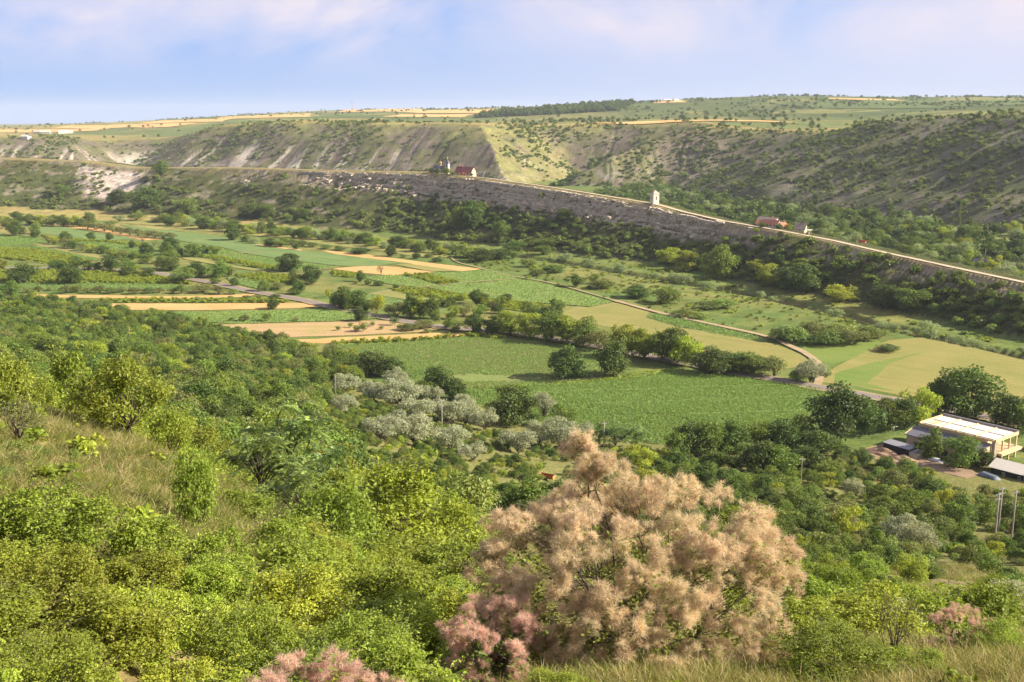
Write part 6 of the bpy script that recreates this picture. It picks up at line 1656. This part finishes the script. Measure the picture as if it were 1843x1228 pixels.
trees('silver', 'silver_bush', [(1812, 1105, 70, 60)], 'round silver bush near the right edge', 'bush', z0=False)
trees('silver', 'silver_bush', [(312, 705, 45, 32), (232, 660, 30, 22), (270, 675, 30, 18)], 'small silver bush showing above the left spur', 'bush', 'silver bushes above the left spur', z0=False, dmin=60)
trees(('walnut', 'walnut', 'locust'), 'copse_tree', tr([(950, 835, 210, 190), (860, 800, 120, 90), (1210, 850, 130, 120), (640, 705, 120, 100), (545, 690, 140, 150), (470, 700, 120, 100), (200, 570, 170, 110), (310, 580, 130, 90)], *Z5), 'dark tree at the lower edge of the crop field', group='dark trees at the crop field edge', z0=False)
trees('frond', 'feathery_tree', tr([(1480, 965, 150, 140), (1590, 970, 160, 130), (1400, 940, 110, 110)], *Z5), 'feathery dark tree behind the smoke bush top', group='feathery trees behind the smoke bush', z0=False)
trees(('walnut', 'locust', 'walnut', 'locust'), 'slope_tree', tr([(60, 1000, 180, 160), (160, 1000, 150, 170), (290, 990, 170, 150), (430, 960, 150, 140), (540, 970, 180, 140), (640, 930, 130, 130), (740, 990, 170, 110), (300, 1080, 170, 130), (450, 1090, 190, 150), (560, 1100, 190, 140), (690, 1090, 170, 120), (0, 1010, 120, 140)], *Z6), 'tree in the thick wood between the crop field and the yard', group='wood between crop field and yard', z0=False)

def wood_keep(x, y):
    """Where trees stand on the near slope; open grass is left on the spur, by the yard and in the scrub on the right."""
    a, b = pix(x, y, gz(x, y))
    hillside = (gz(x, y) > .8) | ((a < 640) & (b > 545) & (gz(x, y) > -.5) & (b > np.interp(a, [0, 180, 400, 640], [540, 552, 600, 645])))
    left = (a < 820) & (y > 58)
    dens = np.where(left, .95, np.where(a < 1150, .42, .62))
    # fields and open patches
    inf = np.zeros(x.shape, bool)
    for poly in FIELDS['mid'] + FIELDS['brownrow'] + FIELDS['wheat'] + FIELDS['soil'] + FIELDS['dark']: inf |= inside_poly(x, y, poly)
    yard = inside_poly(a, b, [(1545, 800), (1660, 760), (1700, 740), (1860, 770), (1860, 900), (1760, 895), (1690, 868), (1600, 838), (1550, 828)])
    open_ = sstep(.47, .56, fbm(x / 11, y / 11, 3, 231)) * (a > 1250) * (b > 930) * .92 + sstep(.50, .6, fbm(x / 9, y / 9, 3, 232)) * (a > 840) * (a < 1230) * .9
    sil = inside_poly(a, b, [(585, 690), (740, 690), (880, 740), (1080, 780), (1080, 850), (940, 900), (700, 880), (585, 760)])
    dens = np.where(sil, .75, dens)
    lim = (y > 30) & ((y > 58) | (a > 560))
    crop_edge = b > np.interp(a, [600, 830, 1060, 1180, 1300, 1480, 1550, 1900], [640, 735, 790, 812, 806, 775, 800, 800])
    return hillside * (~inf) * (~yard) * lim * (crop_edge | (a < 640)) * dens * (1 - open_)
def poisson(x, y, r):
    """Thin points to a spacing r (array)."""
    cell = 1.2; grid = {}; keep = []
    for i in range(len(x)):
        ri = r[i]; k = int(math.ceil(ri * 1.6 / cell)); cx, cy = int(x[i] // cell), int(y[i] // cell); ok = True
        for dx in range(-k, k + 1):
            for dy in range(-k, k + 1):
                for j in grid.get((cx + dx, cy + dy), ()):
                    if (x[i] - x[j]) ** 2 + (y[i] - y[j]) ** 2 < (.5 * (ri + r[j])) ** 2: ok = False; break
                if not ok: break
            if not ok: break
        if ok:
            grid.setdefault((cx, cy), []).append(i); keep.append(i)
    return np.array(keep)
g = np.random.default_rng(71)
x, y = scatter(30000, -260, 150, 30, 480, wood_keep, 72)
m = in_view(x, y, 120); x, y = x[m], y[m]
a_, b_ = pix(x, y, gz(x, y))
lft = a_ < 830
w = np.where(lft, g.uniform(3.2, 6.5, len(x)), np.where(b_ > 985, g.uniform(1.2, 3.2, len(x)), g.uniform(2.2, 5.2, len(x)) * g.uniform(.8, 1.35, len(x))))
w = np.where(y < 75, np.minimum(w, 3.2), w)
sil = inside_poly(a_, b_, [(585, 690), (740, 690), (880, 740), (1080, 780), (1080, 850), (940, 930), (700, 920), (585, 800)])
w = np.where(sil, np.minimum(w, 2.0), w)
k = poisson(x, y, w * .66)
x, y, w, a_, b_, lft = x[k], y[k], w[k], a_[k], b_[k], lft[k]
h = w * g.uniform(.72, 1.05, len(x))
taken = np.array([(o.location.x, o.location.y, o.scale.x) for o, *_ in PLANTS])
far_ok = np.array([np.all(np.hypot(taken[:, 0] - p, taken[:, 1] - q) > .38 * (taken[:, 2] + r)) for p, q, r in zip(x, y, w)])
x, y, w, h, a_, b_, lft = x[far_ok], y[far_ok], w[far_ok], h[far_ok], a_[far_ok], b_[far_ok], lft[far_ok]
order = np.argsort(-(w * h / np.hypot(x, y) ** 2))
NI = 285
zone = lambda a, b: ('in the left wood below the spur' if a < 520 else 'in the wood above the silver thicket' if a < 830 else 'on the open slope below the silver thicket' if a < 1200 else 'in the scrub below the yard')
for i in order[:NI]:
    nr = y[i] < 85
    u = random.random()
    if nr: kd, ds = random.choice([('midbush', 'leafy green'), ('midshrub', 'bright green'), ('midbush', 'leafy green')])
    elif u < .45: kd, ds = 'locust', 'leafy green'
    elif u < .65: kd, ds = 'walnut', 'dark green'
    elif u < .80: kd, ds = 'light', 'bright green'
    elif u < .90: kd, ds = 'oliveshrub', 'olive green'
    else: kd, ds = 'thicket', 'low green'
    small = w[i] < 2.6
    plant(kd, 'hillside_shrub' if small else 'hillside_tree', x[i], y[i], w[i], h[i], '%s %s %s' % (ds, 'shrub' if small else 'tree', zone(a_[i], b_[i])), 'shrub' if small else 'tree', '%ss %s' % ('shrub' if small else 'tree', zone(a_[i], b_[i])), whole=None, ordinal=False)
rest = order[NI:]
mass('hillside_wood', 'thick wood and scrub covering the near hillside', 'wood', ['locust', 'walnut', 'light', 'oliveshrub', 'thicket', 'locust'], x[rest], y[rest], w[rest], h[rest], seed=73)
print('hillside plants', len(x), 'individual', NI)
# undergrowth between them
xu, yu = scatter(30000, -240, 150, 45, 420, lambda x, y: ((gz(x, y) > .3) * wood_keep(x, y) * .6), 74)
m = in_view(xu, yu, 60); xu, yu = xu[m], yu[m]
wu = g.uniform(.6, 1.9, len(xu))
mass('undergrowth', 'low undergrowth of weeds and brambles on the near hillside', 'undergrowth', ['thicket', 'vineplant', 'oliveshrub'], xu, yu, wu, wu * g.uniform(.4, .8, len(xu)), seed=75)

# ------------------------------------------------------------------ the spur and the foreground shrubs
def fg(kind, px, depth, w, h, label, cat='shrub', group=None, name='shrub', **kw):
    return plant(kind, name, (px - CX) / FPX * depth * 1.02, depth, w, h, label, cat, group, whole=False, **kw)
# individual plants of the spur
fg('midshrub', 212, 33.5, 2.9, 3.1, 'bright yellow-green young tree standing on the grassy spur', 'tree', name='young_tree')
fg('midshrub', 150, 36, 1.5, 1.7, 'small bright shrub left of the young tree on the spur')
fg('midshrub', 118, 50, 3.2, 5.4, 'tall thin yellow-green tree rising behind the spur', 'tree', name='young_tree')
fg('midbush', 295, 36, 1.6, 2.2, 'small dark leafy tree just right of the young spur tree', 'tree', name='young_tree')
fg('bare', 15, 27, 1.6, 1.5, 'bare twiggy bush at the left edge of the spur', 'bush', name='twiggy_bush')
fg('midbush', 5, 31, 1.6, 2.2, 'green shrub at the left edge behind the twiggy bush')
fg('midshrub', 60, 42, 1.6, 2.0, 'pale green shrub at the skyline of the spur')
fg('frond', 512, 50, 5.6, 6.6, 'tall feathery tree with glossy drooping leaves in the middle left', 'tree', name='feathery_tree', variant=0)
fg('frond', 455, 47, 3.6, 4.2, 'feathery sapling left of the tall feathery tree', 'tree', name='feathery_tree', variant=1)
fg('frond', 570, 46, 3.6, 4.4, 'feathery sapling right of the tall feathery tree', 'tree', name='feathery_tree', variant=1)
fg('frond', 520, 38, 3.2, 3.2, 'low feathery sapling in front of the tall feathery tree', 'tree', name='feathery_tree', variant=0)
fg('frond', 610, 40, 2.8, 3.2, 'feathery sapling at the foot of the green thicket', 'tree', name='feathery_tree', variant=1)
fg('midshrub', 715, 41, 5.2, 4.6, 'large pale willow-like shrub left of the smoke bush', name='large_shrub')
fg('midshrub', 640, 36, 3.0, 2.8, 'bright shrub below the willow-like shrub')
fg('midbush', 800, 44, 3.4, 3.0, 'green shrub right of the willow-like shrub')
fg('midbush', 860, 36, 2.8, 2.6, 'green shrub left of the top of the smoke bush')
fg('frond', 845, 30, 2.4, 2.1, 'feathery sapling left of the smoke bush', 'tree', name='feathery_tree', variant=0)
fg('midbush', 335, 23.5, 1.15, 2.3, 'slender leafy sapling standing up before the grassy spur', 'tree', name='young_tree')
fg('midbush', 430, 31, 1.9, 1.2, 'low shrub at the foot of the spur')
fg('bare', 455, 29, 1.8, 1.3, 'dry twiggy shrub at the foot of the spur', 'bush', name='twiggy_bush')
# bank of shrubs at the lower left: laid out on the slope by spacing
def bank_keep(x, y):
    a = CX + FPX * x / (y * 1.02)
    lim = np.interp(a, [-300, 0, 120, 300, 420, 560, 700, 900], [17.5, 17.5, 16.5, 17.5, 21, 30, 36, 33])
    right = np.interp(y, [5, 11, 14, 18, 24, 34], [650, 700, 720, 760, 860, 930])
    pink = (np.abs(a - 560) < 190) & (y < 10.3)
    return ((y < lim) & (y > 7.6) & (a < right) & (a > -260) & (~pink)) * 1.0
xs, ys = scatter(5000, -16, 3, 5, 37, bank_keep, 81)
ws = np.random.default_rng(82).uniform(1.1, 1.9, len(xs)) * np.clip(.75 + ys / 40, .8, 1.3)
ws = np.minimum(ws, .14 * ys)
kk = poisson(xs, ys, ws * .72); xs, ys, ws = xs[kk], ys[kk], ws[kk]
print('bank shrubs', len(xs))
for i in np.argsort(ys):
    a = CX + FPX * xs[i] / ys[i] * .98
    hh = ws[i] * random.uniform(.68, .95)
    where = 'at the bottom left' if (a < 460 and ys[i] < 11.5) else 'in the green bank below the spur' if a < 460 else 'at the bottom beside the pink smoke bush' if ys[i] < 14 else 'in the thicket left of the smoke bush'
    br = random.random() < (.8 if ys[i] < 12 else .6)
    fg(('nearshrub' if br else 'nearbush') if ys[i] < 17 else ('midshrub' if br else 'midbush'), a, ys[i], ws[i], hh, '%s shrub %s' % ('bright yellow-green' if br else 'mid green', where), group='shrubs ' + where)
# right foreground
fg('nearshrub', 1625, 22.0, 2.6, 1.7, 'bright green shrub right of the smoke bush', group=None)
fg('nearshrub', 1490, 21, 1.7, 1.2, 'thin green shrub close to the right side of the smoke bush')
fg('bare', 1520, 22, 1.5, 1.5, 'bare branched shrub right of the smoke bush', 'bush', name='twiggy_bush')
fg('silver', 1445, 23, 1.5, 1.5, 'silver bush half hidden behind the right side of the smoke bush', 'bush', name='silver_bush')
fg('silver', 1668, 24, 1.3, 1.4, 'thin silver bush behind the bright right shrub', 'bush', name='silver_bush')
fg('nearbush', 1540, 13.6, 1.7, .95, 'low leafy shrub at the bottom edge right of centre')
fg('nearshrub', 1690, 14.0, 1.1, .5, 'low bright shrub at the bottom right')
fg('nearbush', 1870, 15.5, 1.2, .8, 'green shrub in the bottom right corner')
fg('bare', 1655, 14.5, .8, 1.5, 'dead grey sapling standing in the bottom right grass', 'bush', name='twiggy_bush')
fg('midshrub', 1740, 24, 2.2, 1.5, 'yellow-green shrub above the small pink smoke bush')
fg('midbush', 1830, 26, 2.4, 1.8, 'green shrub at the right edge above the pink smoke bush')
fg('midbush', 1600, 31, 2.6, 1.9, 'round green shrub behind the bright right shrub')
fg('midbush', 1480, 33, 3.0, 2.2, 'round green shrub behind the smoke bush on the right')
fg('nearshrub', 720, 11.8, 1.5, 1.25, 'pale yellow-green shrub left of the pink smoke bush')
fg('nearshrub', 1010, 12.6, .9, .45, 'small low shrub below the smoke bush')

# ------------------------------------------------------------------ smoke bushes
def plume_material(name, dark, light):
    return leaf_material(name, dark, light, .4, .8, .010, .14, spec=.05, through=(1.05, .92, .72))
P_TAN = plume_material('plume_tan', (.51, .405, .262), (.86, .745, .53))
P_PINK = plume_material('plume_pink', (.55, .37, .30), (.84, .62, .53))
L_COTI = leaf_material('leaf_smoke_bush', (.085, .125, .025), (.24, .30, .06), .4, hue_var=.02)
def plume_mesh(seed, m, n=2600, puffs=4):
    """A loose panicle: a few fuzzy puffs of hair-fine stalks on a forked twig."""
    g = np.random.default_rng(seed)
    Vp, wood = [], [tube([(0, 0, -.14), (0, 0, .05)], [.006, .004], 4)]
    for q in range(puffs):
        c = np.array([g.normal() * .075, g.normal() * .075, g.uniform(.06, .30)]); r = g.uniform(.07, .12)
        wood.append(branch((0, 0, .0), c, .0035, .0012, g, .12, 4, 3))
        k = 6; bl = c + g.normal(size=(k, 3)) * r * .45; br = r * g.uniform(.4, .85, k)
        nn = n // puffs; i = g.integers(0, k, nn)
        d = unit(g.normal(size=(nn, 3)) + np.array([0, 0, .15]))
        P0 = bl[i] + d * (br[i] * g.uniform(.0, .7, nn))[:, None]
        P1 = bl[i] + (d + g.normal(size=(nn, 3)) * .25) * (br[i] * g.uniform(.8, 1.4, nn))[:, None]
        s = unit(np.cross(P1 - P0, g.normal(size=(nn, 3)))) * .0018
        Vp.append(np.stack([P0 - s, P0 + s, P1 + s * .4], 1).reshape(-1, 3))
    V = np.concatenate(Vp); T = np.arange(len(V)).reshape(-1, 3)
    tint = np.repeat(np.clip(.5 + g.normal(size=len(T)) * .25, 0, 1), 3)
    wv, wf = join(wood); nv = len(wv)
    return new_mesh('plume', np.concatenate([wv, V]), [wf, T + nv], [M_TWIG, m], False, np.concatenate([np.zeros(len(wf)), np.ones(len(T))]), {'tint': ('FLOAT', 'POINT', np.concatenate([np.zeros(nv), tint]))})
PLUMES = {'tan': [plume_mesh(2000 + i, P_TAN) for i in range(7)], 'pink': [plume_mesh(2100 + i, P_PINK) for i in range(4)]}
def smoke_bush(label, px, depth, w, h, tone, n_pl, seed, extra=(), pl_scale=1.0, leafy=.8, gaps=.35, name='smoke_bush'):
    g = np.random.default_rng(seed)
    x, y = (px - CX) / FPX * depth * 1.02, depth
    z = float(gz(np.array([x]), np.array([y]))[0])
    root = thing(name, label, 'smoke bush', (x, y, z))
    wood, Vs, Ts, tn, off = [], [], [], [], 0
    tips = []
    rx = w / 2
    tries = 0
    while len(tips) < n_pl and tries < 20000:
        tries += 1
        dz = g.uniform(-.62, 1.0); a = g.uniform(0, 6.283)
        hr = (1 - abs(dz) ** 3.6) ** (1 / 3.6)
        d = unit(np.array([math.cos(a) * hr, math.sin(a) * hr, dz]))
        f = .90 + .20 * fbm(np.array([math.cos(a) * 1.7 + seed]), np.array([dz * 1.7 + math.sin(a) * 2.1]), 2, seed + 1)[0]
        rr = g.uniform(.5, 1.0) ** .35 * f
        p = np.array([math.cos(a) * hr * rx * rr, math.sin(a) * hr * rx * .85 * rr, max(.16, .42 * h + dz * h * .58 * rr)])
        if fbm(np.array([p[0] * 1.6 + seed]), np.array([p[2] * 1.6 + p[1]]), 2, seed)[0] < gaps: continue
        if all(np.linalg.norm(p - q) > .195 * pl_scale for q, _ in tips): tips.append((p, d))
    for c, r, k in extra:
        for _ in range(k):
            d = unit(g.normal(size=3) + np.array([0, 0, .5])); tips.append((np.array(c) + d * r * g.uniform(.3, 1), d))
    stems = []
    for s in range(11):
        a = g.uniform(0, 6.28); q = np.array([math.cos(a) * rx * g.uniform(.2, .6), math.sin(a) * rx * .4, h * g.uniform(.4, .72)])
        st = branch((math.cos(a) * .12, math.sin(a) * .12, -.15), q, .045 * h / 2.8, .018 * h / 2.8, g, .16, 10, 6); wood.append(st)
        stems.extend(st[0].reshape(10, 6, 3).mean(1)[4:])
    for c, r, k in extra:
        q = np.array(c) - np.array([0, 0, r * .4]); wood.append(branch((q[0] * .5, q[1] * .5, h * .3), q, .03, .014, g, .1, 7, 6)); stems.append(q)
    stems = np.array(stems)
    for p, d in tips:
        near = np.argsort(np.linalg.norm(stems - p, axis=1) + np.maximum(0, stems[:, 2] - p[2]))[:5]
        q = stems[g.choice(near)]
        wood.append(branch(q, p - d * .05, .008, .003, g, .14, 6, 4))
        # whorl of round leaves under the plume
        if g.random() < leafy:
            nl = g.integers(14, 26)
            lp = p + g.normal(size=(nl, 3)) * .085 + d * g.choice([-.08, .12, .30])
            ld = unit(g.normal(size=(nl, 3)) + d * .9 + np.array([0, 0, .2]))
            V, T = leaf_quads(lp, unit(g.normal(size=(nl, 3)) * .6 + np.array([0, 0, 1]) + d * .4), ld, g.uniform(.055, .095, nl), g.uniform(.042, .068, nl), .1)
            Vs.append(V); Ts.append(T + off); off += len(V); tn.append(np.repeat(np.clip(g.normal(.5, .22, nl), 0, 1), 4))
    # leaves in the interior and low skirt
    ni = int(n_pl * 30 * leafy)
    d = unit(g.normal(size=(ni, 3))); rr = g.uniform(.3, .95, ni)
    lp = np.stack([d[:, 0] * rx * rr, d[:, 1] * rx * .85 * rr, np.maximum(.08, .42 * h + d[:, 2] * h * .54 * rr)], -1)
    cl = fbm(lp[:, 0] * 2.5, lp[:, 2] * 2.5 + lp[:, 1], 3, seed + 3) > .47
    lp, d = lp[cl], d[cl]; nl = len(lp)
    V, T = leaf_quads(lp, unit(g.normal(size=(nl, 3)) * .6 + np.array([0, 0, .8]) + d * .4), unit(g.normal(size=(nl, 3)) + d), g.uniform(.055, .095, nl), g.uniform(.042, .068, nl), .1)
    Vs.append(V); Ts.append(T + off); tn.append(np.repeat(np.clip(g.normal(.45, .22, nl), 0, 1), 4))
    wv, wf = join(wood)
    link('branches', new_mesh('branches', wv, wf, [M_BARK], True), root)
    link('leaves', new_mesh('leaves', np.concatenate(Vs), np.concatenate(Ts), [L_COTI], False, attrs={'tint': ('FLOAT', 'POINT', np.concatenate(tn))}), root)
    for i, (p, d) in enumerate(tips):
        o = link('plume', PLUMES[tone][i % len(PLUMES[tone])], root)
        o.location = p
        o.rotation_euler = Vector(unit(d + np.array([0, 0, .55]) + g.normal(size=3) * .25)).to_track_quat('Z', 'Y').to_euler()
        s = pl_scale * g.uniform(.75, 1.25); o.scale = (s, s, s)
    return root
smoke_bush('large smoke bush with fluffy tan plumes in the foreground', 1158, 16.2, 4.9, 2.7, 'tan', 300, 3001, extra=[((-.75, .9, 3.3), .28, 7), ((-.65, .7, 2.95), .25, 4)], pl_scale=1.16, gaps=.33)
smoke_bush('small smoke bush with rosy pink plumes left of the large one', 884, 14.3, 1.25, 1.3, 'pink', 46, 3002, pl_scale=.8, leafy=1.0, gaps=.34)
smoke_bush('pink smoke bush cut by the bottom edge at the left', 515, 9.6, 1.15, 1.5, 'pink', 40, 3003, pl_scale=.8, leafy=.4, gaps=.1)
smoke_bush('small pink smoke bush beside the one at the bottom edge', 640, 9.9, .5, 1.45, 'pink', 16, 3004, pl_scale=.7, leafy=.4, gaps=.1)
smoke_bush('small dusky pink smoke bush at the bottom right', 1783, 16.4, .85, .8, 'pink', 24, 3005, pl_scale=.62, leafy=.5, gaps=.1)

# ------------------------------------------------------------------ grass
L_STRAW = leaf_material('grass_straw', (.23, .22, .08), (.56, .46, .26), .35, .7, .015, .2, spec=.1)
L_GRASSG = leaf_material('grass_green', (.11, .15, .03), (.26, .27, .07), .35, .7, .02, .2, spec=.1)
def grass_mesh(seed, m, n=60, hgt=1.0, spread=.42, wid=.007):
    g = np.random.default_rng(seed)
    b = np.stack([g.normal(size=n) * spread * .5, g.normal(size=n) * spread * .5, np.zeros(n)], -1)
    lean = np.stack([g.normal(size=n) * .30, g.normal(size=n) * .30, np.ones(n)], -1)
    hh = hgt * g.uniform(.45, 1.05, n)[:, None]
    mid = b + lean * hh * .55; tip = b + lean * hh + np.stack([g.normal(size=n) * .16, g.normal(size=n) * .16, -.1 * np.ones(n)], -1) * hh
    s = unit(np.cross(lean, g.normal(size=(n, 3)))) * wid
    V = np.stack([b - s, b + s, mid - s * .8, mid + s * .8, tip], 1).reshape(-1, 3)
    o = (np.arange(n) * 5)[:, None]
    T = np.concatenate([o + np.array([[0, 1, 3]]), o + np.array([[0, 3, 2]]), o + np.array([[2, 3, 4]])])
    tint = np.repeat(np.clip(.5 + g.normal(size=n) * .25, 0, 1), 5)
    return new_mesh('grass_tuft', V, T, [m], False, attrs={'tint': ('FLOAT', 'POINT', tint)})
STRAW = [grass_mesh(3100 + i, L_STRAW) for i in range(3)]; GREENG = [grass_mesh(3200 + i, L_GRASSG, wid=.009) for i in range(2)]
def near_keep(x, y):
    a = CX + FPX * x / np.maximum(y, .1)
    return ((a > 840) & (y < 27) & (y > 6.5) & (a < 2100)) * (.35 + .6 * sstep(.35, .6, fbm(x / 1.3, y / 1.3, 3, 236)))
xg, yg = scatter(34000, -3, 18, 6, 28, near_keep, 91)
mass('meadow_grass', 'tall dry grass on the slope around the smoke bush', 'grass', STRAW + GREENG, xg, yg, g.uniform(.35, .75, len(xg)), g.uniform(.16, .48, len(xg)), seed=92)
def spur_keep(x, y):
    a = CX + FPX * x / np.maximum(y, .1)
    return ((a > -200) & (a < 640) & (y > 15) & (y < 56)) * sstep(.25, .5, fbm(x / 2.2, y / 2.2, 3, 233)) * .95
xg, yg = scatter(34000, -34, -2, 14, 58, spur_keep, 93)
mass('spur_grass', 'short dry grass on the spur at the left', 'grass', STRAW + GREENG + GREENG, xg, yg, g.uniform(.5, 1.1, len(xg)), g.uniform(.14, .40, len(xg)), seed=94)
xg, yg = scatter(16000, -6, 46, 24, 110, lambda x, y: sstep(.35, .55, fbm(x / 5, y / 5, 3, 234)) * .9, 95)
mass('slope_grass', 'grass between the shrubs of the right slope', 'grass', STRAW[:2] + GREENG, xg, yg, g.uniform(.9, 1.8, len(xg)), g.uniform(.25, .6, len(xg)), seed=96)
xg, yg = scatter(420, -2, 9, 10, 19, lambda x, y: sstep(.4, .6, fbm(x / 1.5, y / 1.5, 3, 237)), 99)
mass('grass_herbs', 'small leafy herbs growing in the tall dry grass', 'herbs', ['vineplant', 'oliveshrub'], xg, yg, g.uniform(.12, .4, len(xg)), g.uniform(.12, .42, len(xg)), seed=100)
# low herbs on the spur
xg, yg = scatter(900, -30, -3, 17, 50, lambda x, y: sstep(.45, .62, fbm(x / 4, y / 4, 3, 235)), 97)
mass('spur_herbs', 'low grey-green herbs and small bushes dotted over the spur', 'herbs', ['oliveshrub', 'thicket', 'vineplant'], xg, yg, g.uniform(.3, .9, len(xg)), g.uniform(.2, .55, len(xg)), seed=98)

# ------------------------------------------------------------------ labels of look-alikes: count them from the left
ORD = 'first second third fourth fifth sixth seventh eighth ninth tenth eleventh twelfth thirteenth fourteenth fifteenth sixteenth seventeenth eighteenth nineteenth twentieth'.split()
for ten, th in (('twenty', 'thirtieth'), ('thirty', 'fortieth'), ('forty', 'fiftieth'), ('fifty', 'sixtieth'), ('sixty', 'seventieth'), ('seventy', 'eightieth'), ('eighty', 'ninetieth')):
    ORD += [ten + '-' + ORD[i] for i in range(9)] + [th]
bpy.context.view_layer.update()
by = {}
for o, lab, grp, od in PLANTS: by.setdefault(lab, []).append((o, od))
for lab, lst in by.items():
    if len(lst) < 2 or len(lst) > len(ORD): continue
    lst = sorted(lst, key=lambda e: e[0].location.x / max(e[0].location.y, .1))
    for i, (o, _) in enumerate(lst):
        o['label'] = '%s, %s from the left' % (lab, ORD[i])
